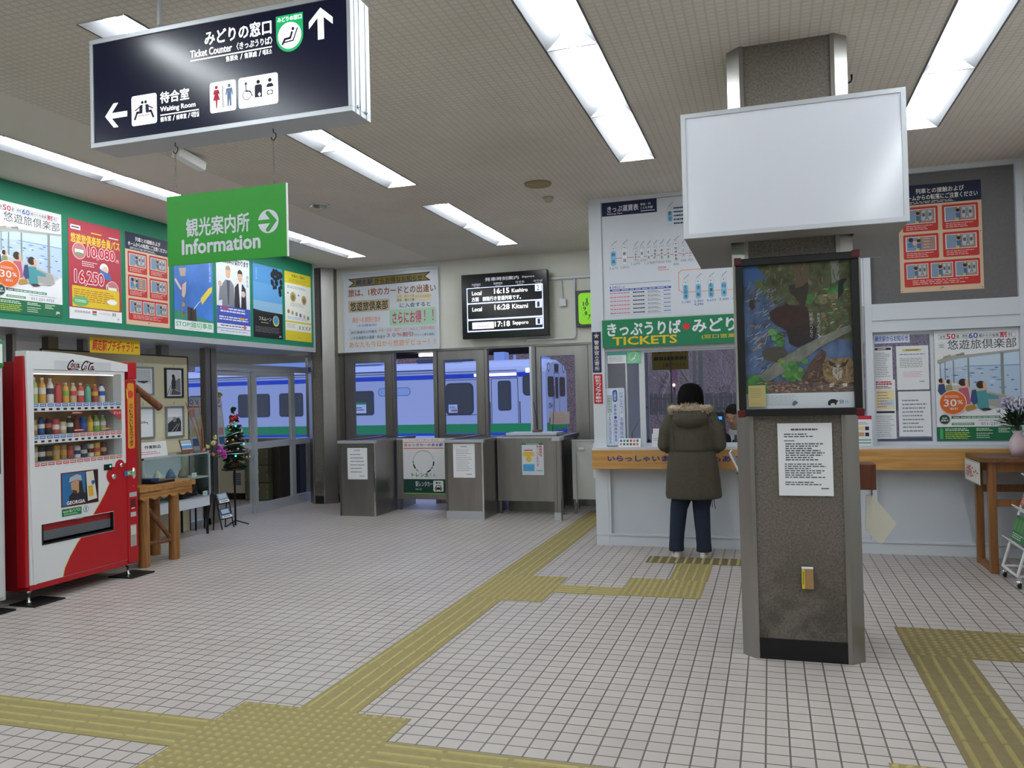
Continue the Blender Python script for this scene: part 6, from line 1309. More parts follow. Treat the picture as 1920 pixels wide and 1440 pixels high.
        if hand: c.circ(x-.24*s, y+.20*s, .05*s, P('D8A888')); c.poly([(x-.17*s, y+.22*s), (x-.25*s, y+.24*s), (x-.28*s, y+.42*s), (x-.16*s, y+.40*s)], P(suit))
    man(.34, .17, 1.0, '7C7C86', 'A89070', '4A5060', True); man(.70, .19, 1.0, '2A2830', '1E1A1A', 'E0E0E4', False); c.circ(.79, .46, .06, P('D8C0B8'))
    c.vtext('別れな', .90, .20, .96, .36, INK, .01); c.rect(0, .65, 1, .87, P('4454B0')); c.lines(.10, .66, .90, .73, 2, P('E0E0EE'), .5, .1); c.rect(.12, .66, .32, .69, P('C04060')); c.lines(.06, .77, .95, .83, 2, P('E0E0EE'), .5, .05); c.rect(.66, .775, .82, .80, P('D8A040')); c.rect(.02, .875, .98, .92, P('E8E8F0')); c.lines(.1, .885, .9, .905, 1, INK, .6, .1); c.circ(.82, .897, .04, P('D86070'), 12); c.rect(0, .925, 1, .932, P('4454B0')); c.lines(.1, .955, .9, .97, 1, BLUEP, .4, .1)
    tag(c.build('two_men_poster'), 'white poster with two men in jackets on the green band', 'poster')
    # 6: evening sky poster
    c = wall_canvas(8.70, 2.325, .64, .93, P('2A5E9C')); 
    c.rect(0, 0, 1, .25, P('4A8CC8')); c.rect(0, .25, 1, .50, P('5C98CC')); c.rect(0, .50, 1, .64, P('86ACC8'))
    R = random.Random(8)
    for i in range(26): c.circ(R.uniform(.62, .98), R.uniform(.04, .30)**1.0, R.uniform(.03, .07), P('12161C'), 8)
    for i in range(7): c.circ(R.uniform(.86, .99), R.uniform(.28, .40), R.uniform(.02, .05), P('12161C'), 8)
    c.rect(0, .64, 1, 1, P('14161E')); c.poly([(0, .62), (.3, .635), (1, .64), (1, .66), (0, .66)], P('1E2228')); c.text('フルムーン', .18, .715, .60, .765, P('D8D4B8'), .01); c.lines(.25, .785, .5, .80, 1, P('B8AE7A'), .6, 0); c.circ(.76, .75, .11, P('D8C848')); c.circ(.76, .742, .09, P('4A84B8')); c.lines(.06, .845, .94, .93, 4, P('8A8A90'), .25, .2); c.text('JR', .86, .955, .95, .978, P('E0E0E0'), .03); c.vtext('夫婦の旅', .10, .05, .13, .22, P('B8D0E4'), 0)
    tag(c.build('evening_poster'), 'dark blue evening sky poster with a round emblem on the green band', 'poster')
    # 7: yellow information poster
    c = wall_canvas(9.405, 2.325, .645, .93, P('E0E0D8')); YE = P('D2C02A'); c.rect(0, 0, 1, .17, YE); c.text('冬期のご案内', .25, .03, .75, .075, P('6A5C1A'), .02); c.lines(.15, .09, .85, .15, 3, P('8A7C2A'), .35, .2); c.lines(.08, .20, .9, .24, 2, BLUEP, .3, .2)
    for x, y, s in ((.30, .36, .11), (.72, .38, .10)): c.circ(x, y, s, P('B09A5A'), 10); c.circ(x, y+.01, s*.6, P('7A7058'), 8)
    c.rect(.08, .30, .14, .325, P('4A8AC8')); c.rect(.48, .31, .54, .335, P('4A8AC8')); c.lines(.2, .44, .88, .50, 3, GREYT, .3, .3)
    for i in range(6): c.circ(.12+.15*i, .58+.012*i, .045, P(['8A6A5A', 'B09A3A', '7A8A9A', '9A5A5A', 'C0A0A0', '6A8A6A'][i]), 9)
    c.lines(.08, .65, .9, .69, 2, P('7FB0D8'), .4, .1); c.rect(0, .715, 1, .74, YE); c.lines(.05, .75, .4, .82, 3, GREYT, .3, .2)
    for i in range(4): x = .50+.13*i; c.line([(x, .775), (x+.07, .825)], .008, INK); c.line([(x+.07, .775), (x, .825)], .008, INK)
    c.rect(0, .855, 1, 1, YE); c.lines(.45, .945, .6, .955, 1, P('6A5C1A'), .6, 0)
    tag(c.build('yellow_poster'), 'yellow edged information poster at the far end of the green band', 'poster')
left_posters()
c = Canvas((-6.25, 6.245, 2.025), Y_, Z_, .655, .152, P('E8C420'), .003); c.text('網走駅プチギャラリー', .04, .13, .96, .88, P('D0342C'), .03, None, .1); tag(c.build('gallery_banner'), 'yellow banner with red writing hanging over the photo gallery', 'banner')

# ================================================================ VENDING MACHINES
VR = mat('vending_red', 'B0141E', .3); VRD = mat('vending_red_dark', '861018', .4); VW = mat('vending_white', 'D9DADC', .35); VG = mat('vending_inner', 'B9B4AC', .5)
def side_prism(mb, poly, x0, x1, M, smooth=False): mb.prism(poly, 'x', x0, x1, M, smooth)
def cola_script(c, x0, y0, x1, y1, m):
    """flowing red script wordmark drawn with a broad pen"""
    # in box units 0..10 by 0..4 (y down)
    W_, H_ = (x1-x0)/10, (y1-y0)/4; Q = lambda pts: [(x0+a*W_, y0+b*H_) for a, b in pts]
    def curve(ctrl, n=7):
        out = []; p = [ctrl[0]]+ctrl+[ctrl[-1]]
        for i in range(1, len(p)-2):
            for k in range(n):
                t = k/n; a, b, d, e = p[i-1], p[i], p[i+1], p[i+2]
                out.append(tuple(.5*(2*b[j]+(d[j]-a[j])*t+(2*a[j]-5*b[j]+4*d[j]-e[j])*t*t+(3*b[j]-a[j]-3*d[j]+e[j])*t**3) for j in (0, 1)))
        return out+[ctrl[-1]]
    w = c.w*(x1-x0)
    def st(ctrl, k): c.line(Q(curve(ctrl)), w*k, m)
    def oval(cx, cy, rx, ry, k): c.line(Q([(cx+rx*cos(2*pi*i/16)-ry*.25*sin(2*pi*i/16), cy+ry*sin(2*pi*i/16)) for i in range(17)]), w*k, m)
    def slant(cx, cy, rx, ry, k): c.line(Q([(cx+rx*cos(2*pi*i/16)-.30*ry*sin(2*pi*i/16), cy+ry*sin(2*pi*i/16)) for i in range(17)]), w*k, m)
    st([(2.35, .75), (2.15, .1), (1.4, .55), (.6, 1.8), (.2, 3.0), (.5, 3.65), (1.2, 3.3)], .036)             # C
    st([(.6, 3.9), (1.8, 3.55), (2.8, 3.5), (4.0, 3.75)], .020); st([(2.9, 3.5), (3.9, 3.7)], .030)             # swash under the first word
    slant(1.75, 2.15, .33, .72, .022); st([(3.0, 1.6), (2.75, 1.5), (2.45, 2.2), (2.5, 2.85), (2.95, 2.6)], .024)
    slant(3.65, 2.15, .32, .72, .022); st([(4.25, 1.5), (3.95, 2.6), (4.2, 2.85), (4.6, 2.4)], .026)
    st([(7.5, .95), (7.3, .3), (6.6, .5), (5.85, 1.6), (5.3, 3.0), (5.55, 3.75), (6.1, 3.4)], .036)            # C
    st([(6.9, .35), (7.9, .35), (8.7, 1.05), (9.3, 1.15), (9.85, .75)], .024); st([(8.8, 1.0), (9.6, .95)], .034)   # swash over the second word
    slant(6.75, 2.85, .33, .72, .022); st([(8.65, 1.1), (8.05, 2.3), (7.75, 3.4), (8.1, 3.6)], .034)
    slant(9.0, 2.95, .32, .70, .022); st([(9.65, 2.25), (9.3, 3.4), (9.6, 3.65), (9.95, 3.2)], .026)
def cola_machine():
    xf, xb, y0, y1, zb = -5.40, -6.08, 4.76, 5.90, .105
    t = thing('vending_machine', 'red and white drink vending machine with script logo and lit drink shelves', 'vending machine', ((xf+xb)/2, (y0+y1)/2, 0))
    m = MB(); m.box(xb, xf-.275, y0+.01, y1-.01, zb, 1.86, VRD); m.grid_wall('x', xf-.275, xf-.09, y0+.01, y1-.01, zb, 1.86, [(4.81, 5.755, 1.015, 1.795), (4.87, 5.65, .41, .62)], VRD); m.build('cabinet', t)
    # red door frame left and right of the white front
    d = MB(); wy0, wy1, wz0, wz1 = 4.83, 5.735, 1.035, 1.775; cy0, cy1, cz0, cz1 = 4.90, 5.62, .435, .595
    # front slab of the door with two openings; white part then red part
    def slab(yA, yB, zA, zB, M, x1=xf): d.grid_wall('x', xf-.09, x1, yA, yB, zA, zB, [(wy0, wy1, wz0, wz1), (cy0, cy1, cz0, cz1)], M)
    slab(y0+.03, 5.775, .15, 1.80, VW)
    door = d.build('door', t)
    a = MB(); arch = [(y0+.02, 1.80), (5.80, 1.80), (5.80, 1.865)]+[(y0+.02+.16+(5.80-y0-.18)*(1-k/10), 1.865+.075*sin(pi*.5*(k/10))**1.0) for k in range(1, 11)]+[(y0+.02, 1.94)]
    a.prism(arch, 'x', xf-.10, xf+.012, VW); a.build('header', door, fixn=True)
    c = Canvas((xf+.012, 5.03, 1.805), Y_, Z_, .58, .062, P('CFD0D4'), .0, back=False); c.t = .0005; c.rect(0, -.1, 1, 1, P('C6C8CC')); 
    c2 = Canvas((xf+.0125, 5.145, 1.795), Y_, Z_, .285, .092, VW, 0, mb=c.mb, back=False); c2.t = .0015; cola_script(c2, .02, .05, .98, .95, P('B8202C')); c.build('logo_panel', door)
    r = MB(); r.box(xf-.09, xf+.006, 5.777, y1, zb+.03, 1.73, VR); r.box(xf-.09, xf+.016, 5.80, y1+.002, 1.735, 1.885, VR); r.box(xf-.10, xf-.005, y0, y0+.028, zb+.03, 1.90, VR); r.box(xf-.09, xf-.002, y0+.03, y1, zb, .148, VR); r.build('red_trim', t, bevel=.006)
    w = MB(); w.prism([(y0+.012, 1.93), (y0+.075, 1.93), (y0+.075, .15), (y0+.055, .15)], 'x', xf-.002, xf+.014, VW); w.build('white_edge', door, fixn=True)
    # red sweep on the lower front
    c = Canvas((xf, 4.79, .15), Y_, Z_, .985, .88, VR, 0, back=False); c.t = .001; f = lambda y, z: ((y-4.79)/.985, 1-(z-.15)/.88)
    sweep = [(5.09, .152), (5.11, .22), (5.16, .30), (5.23, .39), (5.27, .43)]; up = [(5.40, .60), (5.46, .67), (5.53, .76), (5.58, .84), (5.60, .90)]
    YL = P('D8C04A')
    c.poly([f(*p) for p in sweep+[(5.775, .43), (5.775, .152)]], VR); c.poly([f(*p) for p in up+[(5.60, .945), (5.64, .97), (5.68, .995), (5.775, 1.0), (5.775, .60)]], VR); c.rect(*f(5.625, .60), *f(5.775, .43), VR)
    c.line([f(*p) for p in sweep], .006, YL); c.line([f(*p) for p in up], .006, YL); c.circ(*f(5.625, .905), .075, VR); c.circ(*f(5.70, .98), .055, VR); c.build('red_sweep', door)
    # coin side
    k = Canvas((xf+.006, 5.78, .12), Y_, Z_, .118, 1.6, VR, 0, back=False); k.t = .001; k.rect(0, 0, 1, 1, VR); g = lambda y, z: ((y-5.78)/.118, 1-(z-.12)/1.6)
    k.rrect(*g(5.795, 1.70), *g(5.875, 1.12), P('D8902C'), .02); k.vtext('ホットも冷たいもそろってます', *g(5.812, 1.52), *g(5.858, 1.14), INK, .02); k.circ(*g(5.83, 1.60), .30, P('C8442C'), 16); k.poly([g(5.78, 1.66), g(5.80, 1.62), g(5.80, 1.55), g(5.785, 1.57)], P('E0B83C'))
    k.rect(*g(5.80, .735), *g(5.885, .695), P('A9A9AA')); k.rect(*g(5.81, .675), *g(5.87, .595), P('5A1014')); k.rect(*g(5.82, .60), *g(5.86, .59), PAPER); k.rect(*g(5.81, .56), *g(5.875, .52), P('B9B9BA')); k.rect(*g(5.805, .45), *g(5.875, .26), P('A49C94')); k.rect(*g(5.81, .44), *g(5.87, .36), P('C9C6C0')); k.circ(*g(5.85, .79), .05, P('8A8A8A'), 10)
    k.build('coin_column', door)
    k = MB(); k.ball((xf+.006, 5.855, .90), (.018, .022, .05), CHROME, 12, 8); k.lathe([(0, 0), (.022, .0), (.022, .012), (0, .012)], (xf+.002, 5.625, .895), CHROME, 14, 'x'); k.lathe([(0, 0), (.016, 0), (.016, .01), (0, .01)], (xf+.008, 5.705, .985), CHROME, 14, 'x'); k.build('coin_slot', door)
    k = Canvas((xf+.008, 5.745, .885), Y_, Z_, .09, .045, P('3A9A58'), .001); k.rect(0, 0, .3, 1, P('3A5AB8')); k.text('IC', .45, .2, .9, .8, PAPER, .02); k.build('card_sticker', door)
    k = Canvas((xf, 5.525, .955), Y_, Z_, .085, .05, BLACK, .006); k.circ(.78, .4, .10, mat('led_green', '38E0A0', .4, emit=2.5), 12); k.build('price_display', door)
    # advertising window
    k = Canvas((xf, 5.085, .70), Y_, Z_, .375, .275, P('8A1820'), .003); k.rect(.015, .02, .985, .98, P('1A1416')); k.rect(.02, .03, .64, .97, P('2A6CA0')); k.poly([(.18, .97), (.20, .70), (.30, .60), (.55, .58), (.66, .70), (.66, .97)], P('26262E')); k.poly([(.24, .32), (.40, .24), (.50, .30), (.50, .55), (.42, .66), (.30, .62), (.26, .50)], P('B88E70')); k.poly([(.20, .30), (.22, .16), (.40, .08), (.52, .12), (.54, .28), (.40, .24)], P('A9AAB0')); k.poly([(.46, .30), (.54, .30), (.58, .60), (.46, .66)], P('2E2622')); k.poly([(.28, .52), (.40, .56), (.42, .66), (.30, .64)], P('4A342C')); k.text('GEORGIA', .13, .84, .62, .95, P('E8E8E8'), .03)
    k.poly([(.66, .04), (.86, .03), (.96, .88), (.70, .92)], P('D8D2C4')); k.poly([(.70, .48), (.84, .46), (.86, .78), (.73, .80)], P('D8A83C')); k.circ(.85, .38, .05, P('3A5AA8'), 12); k.build('advert', door)
    k = Canvas((xf, 5.09, .625), Y_, Z_, .195, .06, P('1E7A48'), .001); k.text('ecoる/ソロ', .06, .15, .92, .50, P('D8ECD8'), .02); k.lines(.1, .6, .9, .85, 2, P('D8ECD8'), .3, .2); k.circ(1.22, .45, .14, P('2A6A80')); k.circ(1.22, .45, .115, P('D8E0E0')); k.rect(1.19, .2, 1.25, .7, P('2A6A80')); k.build('eco_sticker', door)
    # delivery chute
    k = MB(); k.box(xf-.14, xf-.13, cy0-.02, cy1+.02, cz0-.02, cz1+.02, BLACK); k.box(xf-.13, xf-.09, cy0-.02, cy1+.02, cz0-.02, cz0, BLACK); k.box(xf-.13, xf-.09, cy0-.02, cy1+.02, cz1, cz1+.02, BLACK)
    k.box(xf-.09, xf+.004, cy0, cy0+.012, cz0, cz1, BLACK); k.box(xf-.09, xf+.004, cy1-.012, cy1, cz0, cz1, BLACK); k.box(xf-.09, xf+.004, cy0+.012, cy1-.012, cz0, cz0+.012, BLACK); k.box(xf-.03, xf-.02, cy0+.012, cy1-.012, cz0+.03, cz1-.055, mat('chute_flap', '5C6066', .25)); k.box(xf-.03, xf-.02, cy0+.012, cy1-.012, cz1-.055, cz1, VRD); k.box(xf-.02, xf+.004, 5.23, 5.29, cz1-.005, cz1+.008, ALU); k.build('delivery_flap', door)
    # display bay
    k = MB(); bx = xf-.26; BACK = mat('bay_backdrop', 'B8894E', .6, noise=(5, .35)); k.box(bx-.01, bx, wy0-.02, wy1+.02, wz0-.02, wz1+.02, BACK); k.box(bx, xf-.09, wy0-.02, wy0, wz0-.02, wz1+.02, VG); k.box(bx, xf-.09, wy1, wy1+.02, wz0-.02, wz1+.02, VG); k.box(bx, xf-.09, wy0, wy1, wz1, wz1+.02, VG); k.box(bx, xf-.09, wy0, wy1, wz0-.02, wz0, VG); k.build('display_bay', t)
    k = MB(); k.box(xf-.10, xf-.085, wy0, wy1, wz1-.010, wz1-.002, mat('bay_lamp', 'FFFFFF', .5, emit=1.4)); k.build('bay_lamp', t)
    REDT, BLT = P('C8504A'), P('3E6CB8'); shelves = ((1.535, 'B'*13), (1.285, 'B'*6+'R'*8), (1.075, 'R'*13))
    for zs, tags in shelves:
        k = MB(); k.box(bx, xf-.012, wy0, wy1, zs-.012, zs, VW); c = Canvas((xf-.012, wy0, zs-.065), Y_, Z_, wy1-wy0, .065, VW, .008, mb=k)
        n = len(tags)
        for i, ch in enumerate(tags):
            a, b = (i+.08)/n, (i+.92)/n; c.rect(a, .06, b, .42, REDT if ch == 'R' else BLT); c.lines(a+.008, .14, b-.008, .32, 1, PAPER, .5, 0); c.rrect(a+.012, .60, b-.012, .86, BLACK, .008)
        k.build('button_shelf', t)
    k = Canvas((xf-.006, 5.60, 1.385), Y_, Z_, .135, .085, P('C02A30'), .002, back=False); k.poly([(0, .15), (.15, 0), (1, 0), (1, 1), (.85, 1)], P('C02A30')); k.text('ホット', .35, .2, .95, .5, PAPER, .02); k.build('hot_sign', door)
    for y, z in ((5.22, 1.445), (5.24, 1.302), (5.52, 1.302), (4.99, 1.222), (5.32, 1.222)): k = Canvas((xf-.02, y, z), Y_, Z_, .105, .016, P('D86048'), .002); k.lines(.1, .25, .8, .75, 1, PAPER, .6, 0); k.build('price_strip', door)
    k = MB(); k.box(xf-.006, xf-.003, wy0, wy1, wz0, wz1, GLASS); k.build('window_glass', door)
    for yy, lab in ((y0+.06, None), (y1-.07, None)):
        for xx in (xf-.05, xb+.06): k = MB(); k.lathe([(.018, .012), (.018, .02), (.011, .025), (.011, .075), (.022, .08), (.022, .106)], (xx, yy, 0), CHROME, 14); k.build('foot', t)
    for yy in (y0-.02, y1-.19):
        k = MB(); k.box(xf-.16, xf+.10, yy, yy+.28, 0, .012, BLACK); k.build('foot_plate', t, bevel=.004)
    for yy in (y0+.0, y1-.16): k = MB(); k.box(xb-.02, xb+.16, yy, yy+.16, 0, .012, BLACK); k.build('foot_plate', t)
    # sample drinks: one thing each
    names = {'2A1A18': 'dark brown', 'A8B86A': 'pale green', 'D8A03C': 'orange', '4A3A5A': 'purple labelled', 'D8D0C8': 'white', 'C84A4A': 'red', '6AA890': 'mint green', '2A58B0': 'blue', 'B08A5A': 'tan', '1E4A88': 'dark blue', '1A1A1E': 'black', '6A2422': 'maroon', '7AAA4A': 'leaf green', 'E0B83C': 'yellow', 'A0463C': 'brick red', 'C8B088': 'cream'}
    def bottle(h, r, body, cap, lab=None):
        m = MB(); B_ = mat('drink_'+body, body, .25); m.lathe([(0, 0), (r*.9, 0), (r, .008), (r, h*.30), (r*.94, h*.34), (r, h*.38), (r, h*.62), (r*.8, h*.76), (r*.38, h*.88), (r*.36, h*.91)], (0, 0, 0), B_, 16)
        m.lathe([(r*1.01, h*.36), (r*1.01, h*.60)], (0, 0, 0), mat('drink_'+(lab or cap), lab or cap, .4), 16); return m, cap, h, r
    def can(h, r, body, band):
        m = MB(); m.lathe([(0, 0), (r*.85, 0), (r, .006), (r, h-.010), (r*.82, h), (0, h)], (0, 0, 0), mat('drink_'+body, body, .25, .2), 16); m.lathe([(r*1.01, h*.3), (r*1.01, h*.62)], (0, 0, 0), mat('drink_'+band, band, .4), 16); return m
    ordn = ['first', 'second', 'third', 'fourth', 'fifth', 'sixth', 'seventh', 'eighth', 'ninth', 'tenth', 'eleventh', 'twelfth', 'thirteenth', 'fourteenth']
    rows = (('top', 1.535, [('b', '2A1A18', 'C84A4A', .21), ('b', 'A8B86A', 'D8D0C8', .205), ('b', 'D8A03C', 'D8D0C8', .205), ('b', 'D8D0C8', 'D8D0C8', .20, '4A3A5A'), ('b', 'C84A4A', 'C84A4A', .165), ('b', 'D8A03C', 'D8D0C8', .165, '7AAA4A'), ('b', 'C8B088', 'D8D0C8', .165, 'C84A4A'), ('b', 'C84A4A', 'D8D0C8', .165), ('b', '6AA890', '6AA890', .155), ('b', 'A0463C', 'D8A03C', .155), ('b', 'D8D0C8', '2A58B0', .16, '2A58B0')]),
            ('middle', 1.285, [('c', '2A58B0', '1E4A88', .125), ('c', 'B08A5A', 'C8B088', .125), ('b', '1E4A88', '1A1A1E', .14, 'D8D0C8'), ('b', '1A1A1E', 'C84A4A', .145), ('c', 'C84A4A', 'D8D0C8', .12), ('c', 'C8B088', 'D8D0C8', .10), ('b', '1A1A1E', 'D8D0C8', .14), ('b', '6A2422', '6A2422', .14), ('c', '1E4A88', '2A58B0', .13), ('b', 'D8A03C', 'D8A03C', .14, 'E0B83C'), ('b', '7AAA4A', 'D8A03C', .14, 'D8D0C8'), ('b', 'A8B86A', 'D8D0C8', .14)]),
            ('bottom', 1.075, [('c', '2A58B0', '1E4A88', .12), ('c', 'C8B088', 'D8D0C8', .12), ('c', '1A1A1E', 'D8D0C8', .12), ('c', '1A1A1E', 'B08A5A', .12), ('c', 'D8A03C', 'C8B088', .12), ('c', 'B08A5A', 'D8A03C', .12), ('c', 'A0463C', 'C84A4A', .11), ('c', 'D8D0C8', '1E4A88', .10), ('c', '4A3A5A', 'D8D0C8', .10), ('c', 'D8D0C8', '6A2422', .11), ('c', 'E0B83C', 'C84A4A', .115), ('c', '6A2422', 'C8B088', .11)]))
    for rn, zs, items in rows:
        n = len(items); step = (wy1-wy0-.07)/n
        for i, it in enumerate(items):
            y = wy0+.03+step*(i+.5); x = xf-.14
            kind = 'drink_bottle' if it[0] == 'b' else 'drink_can'; nm = 'bottle' if it[0] == 'b' else 'can'
            o = thing(kind, f'{names[it[1]]} sample {nm}, {ordn[i]} from the white edge on the {rn} vending shelf', nm, (x, y, zs+.0015), f'sample drinks on the {rn} vending shelf')
            if it[0] == 'b':
                m, cap, h, r = bottle(it[3], .028, it[1], it[2], it[4] if len(it) > 4 else None); m.build('drink_body', o, local=True); k = MB(); k.lathe([(0, h), (r*.44, h), (r*.46, h*.90), (r*.4, h*.895)][::-1], (0, 0, 0), mat('drink_'+cap, cap, .4), 12); k.build('lid', o, local=True)
            else: can(it[3], .029, it[1], it[2]).build('drink_body', o, local=True)
cola_machine()
def second_machine():
    xf, xb, y0, y1 = -5.43, -6.08, 3.50, 4.655
    t = thing('vending_machine', 'white vending machine with green top trim cut off by the picture edge', 'vending machine', ((xf+xb)/2, (y0+y1)/2, 0)); W2 = mat('vending_grey_white', 'C4C6C8', .35)
    m = MB(); m.box(xb, xf-.05, y0, y1, .07, 1.86, W2); m.build('cabinet', t, bevel=.01)
    m = MB(); m.box(xf-.05, xf, y0+.01, y1-.05, .10, 1.80, W2); dr = m.build('door', t, bevel=.012)
    c = Canvas((xf, y0+.08, 1.02), Y_, Z_, 1.0, .75, P('2A2622'), .004); 
    for j in range(3):
        for i in range(12): c.rrect(.03+.08*i, .08+.30*j, .085+.08*i, .26+.30*j, P(['7AAA4A', 'C84A4A', '2A58B0', 'C8B088', '2A1A18', 'D8A03C'][(i*5+j*3) % 6]), .01); c.rect(.03+.08*i, .29+.30*j, .085+.08*i, .315+.30*j, PAPER)
    c.build('display_window', dr)
    c = Canvas((xf, y0+.08, .70), Y_, Z_, .75, .22, P('B8C8A0'), .003); c.circ(.25, .5, .12, P('5A8A4A')); c.circ(.7, .5, .1, P('C84A3A')); c.build('advert', dr); c = Canvas((xf, y0+.2, .38), Y_, Z_, .7, .18, BLACK, .004); c.rect(.03, .1, .97, .6, P('4A4E54')); c.build('delivery_flap', dr)
    g = MB(); g.box(xf-.03, xf+.012, y0+.2, y1-.035, 1.80, 2.02, mat('eco_green', '2E8A4C', .4)); g.build('green_topper', t, bevel=.03); c = Canvas((xf+.012, y0+.25, 1.84), Y_, Z_, .85, .14, PAPER, .001); c.build('topper_label', t)
    for yy in (y0+.06, y1-.06):
        for xx in (xf-.08, xb+.08): k = MB(); k.lathe([(.02, .012), (.02, .03), (.012, .035), (.012, .072)], (xx, yy, 0), CHROME, 12); k.build('foot', t)
    for yy in (y0, y1-.13): k = MB(); k.box(xf-.2, xf+.05, yy, yy+.125, 0, .012, BLACK); k.box(xb, xb+.15, yy, yy+.125, 0, .012, BLACK); k.build('foot_plate', t)
second_machine()
c = Canvas((-6.02, 4.69, 1.20), Y_, Z_, .055, .62, P('1E1A18'), .003); c.vtext('お釣りはお取り忘れなく', .25, .03, .75, .95, PAPER, .01); tag(c.build('gap_notice'), 'narrow black strip sign in the gap between the two vending machines', 'sign')

# ================================================================ GALLERY CORNER
LOG = wood_mat('log_wood', '7A4E28', 'A8763E', 2, .55); LOGD = wood_mat('log_bark', '5A3320', '8A5636', 2, .6); SLAB = wood_mat('slab_wood', '8A5C30', 'B88648', 1, .5)
t = thing('log_stand', 'rustic log stand with gabled log roof beside the red vending machine', 'stand', (-5.75, 6.4, 0))
m = MB(); pts = [(-5.50, 6.03), (-5.50, 6.80)]; n = 20
front = [(-5.50+.016*sin(i*1.9)*(1 if i % 2 else -.6), 6.04+.76*i/n) for i in range(n+1)]
m.prism(front+[(-5.98, 6.80), (-5.98, 6.04)], 'z', .70, .752, SLAB); m.build('tabletop', t, fixn=True)
m = MB(); edge = []
for i in range(41): u = i/40; edge.append((6.06+.70*u, .70-.055-.030*abs(sin(u*pi*5.5))))
m.prism([(6.06, .70)]+edge+[(6.76, .70)], 'x', -5.545, -5.515, SLAB); m.build('scalloped_apron', t, fixn=True)
for x, y in ((-5.57, 6.16), (-5.57, 6.56), (-5.92, 6.16), (-5.92, 6.70)):
    m = MB(); m.tube([(x, y, 0), (x+.004, y, .35), (x, y, .70)], [.052, .050, .046], LOG, 14); m.build('leg', t)
m = MB(); m.tube([(-5.57, 6.19, .56), (-5.57, 6.50, .22)], .022, LOGD, 10); m.tube([(-5.57, 6.17, .17), (-5.90, 6.40, .15)], .022, LOG, 10); m.tube([(-5.57, 6.17, .21), (-5.57, 6.56, .19)], .020, LOGD, 10); build_each(m, 'brace', t)
m = MB(); m.tube([(-5.70, 6.23, .752), (-5.70, 6.24, 1.62)], [.040, .036], LOGD, 14); m.build('post', t)
m = MB(); m.tube([(-5.70, 5.94, 1.83), (-5.68, 6.22, 1.66), (-5.66, 6.50, 1.475)], [.028, .034, .038], LOGD, 14); m.build('roof_log', t)
m = MB(); m.box(-5.80, -5.55, 6.29, 6.56, .7535, .775, BLACK); m.box(-5.80, -5.60, 6.30, 6.40, .776, .80, mat('book_blue', '1E2A6A', .5)); tag(m.build('guest_book'), 'dark guest book lying on the rustic log stand', 'book')

def showcase(y0, y1, lab):
    x0, x1, zb, zt = -6.615, -6.20, .33, .945; t = thing('display_case', lab, 'display case', ((x0+x1)/2, (y0+y1)/2, 0)); e = .018
    m = MB()
    for x in (x0, x1-e):
        for y in (y0, y1-e): m.box(x, x+e, y, y+e, zb, zt, ALU)
    for z in (zb+.10, zt-e):
        m.box(x0, x1, y0, y0+e, z, z+e, ALU); m.box(x0, x1, y1-e, y1, z, z+e, ALU); m.box(x0, x0+e, y0, y1, z, z+e, ALU); m.box(x1-e, x1, y0, y1, z, z+e, ALU)
    m.build('metal_frame', t); m = MB(); m.box(x0, x1, y0, y1, zb, zb+.10, GREYP); m.build('base_board', t)
    m = MB(); m.box(x0+e, x1-e, y0+e, y1-e, .655, .672, mat('case_shelf', 'B4B4B0', .4)); m.build('glass_shelf', t)
    m = MB(); m.box(x0+e, x0+e+.004, y0+e, y1-e, .45, zt-e, GREYP); m.build('rear_panel', t)
    m = MB(); m.box(x1-.010, x1-.006, y0+e, y1-e, .45, zt-e, GLASS_C); m.box(x0+e, x1-e, y1-.010, y1-.006, .45, zt-e, GLASS_C); m.box(x0+e, x1-e, y0+.006, y0+.010, .45, zt-e, GLASS_C); m.box(x0+e, x1-e, y0+e, y1-e, zt-.006, zt-.001, GLASS_C); m.build('pane', t)
    for x in (x0+.03, x1-.03):
        for y in (y0+.03, y1-.03): m = MB(); m.tube([(x, y, 0), (x, y, zb)], .014, BLACKM, 10); m.build('leg', t)
showcase(6.86, 7.92, 'long glass display case under the framed railway photographs')
showcase(5.76, 6.82, 'glass display case mostly hidden behind the log stand and vending machine')
R = random.Random(6); EX = [('A8B49A', 'pale green rounded souvenir'), ('C8C4B4', 'cream shell shaped souvenir'), ('5A6A8A', 'blue grey stone souvenir'), ('8A7A6A', 'brown carved souvenir')]
for i, (cl, nm) in enumerate(EX):
    y = 7.05+.20*i; m = MB(); m.lathe([(0, 0), (.05, 0), (.055, .03), (.035, .075), (.012, .11), (0, .115)], (-6.36, y, .6735), mat('souvenir_'+cl, cl, .5, noise=(20, .3)), 14); tag(m.build('souvenir'), f'{nm} on the upper shelf of the long display case', 'souvenir', 'souvenirs in the display case')
m = MB(); m.box(-6.46, -6.30, 7.56, 7.80, .45, .74*0+.63, mat('lantern_dark', '2A1E1E', .5)); m.ball((-6.295, 7.70, .53), (.012, .035, .035), mat('lantern_red', 'A8342A', .3), 12, 8); tag(m.build('signal_lantern'), 'dark railway lantern with red lens low in the display case', 'lantern')
m = MB(); m.torus((-6.30, 7.42, .51), .05, .012, mat('brass_old', '7A6040', .5, .4), 'x', 20, 8); m.bar((-6.30, 7.42, .46), (-6.30, 7.42, .56), .012, .012, MATS['brass_old']); m.tube([(-6.30, 7.40, .57), (-6.30, 7.36, .64)], .012, MATS['brass_old'], 8); tag(m.build('iron_wheel'), 'small spoked iron wheel low in the display case', 'wheel')
m = MB(); m.ball((-6.36, 7.10, .50), (.06, .08, .05), mat('stone_grey', '6A6870', .7, noise=(12, .3)), 14, 8); tag(m.build('stone_exhibit'), 'grey stone exhibit low in the display case', 'stone')
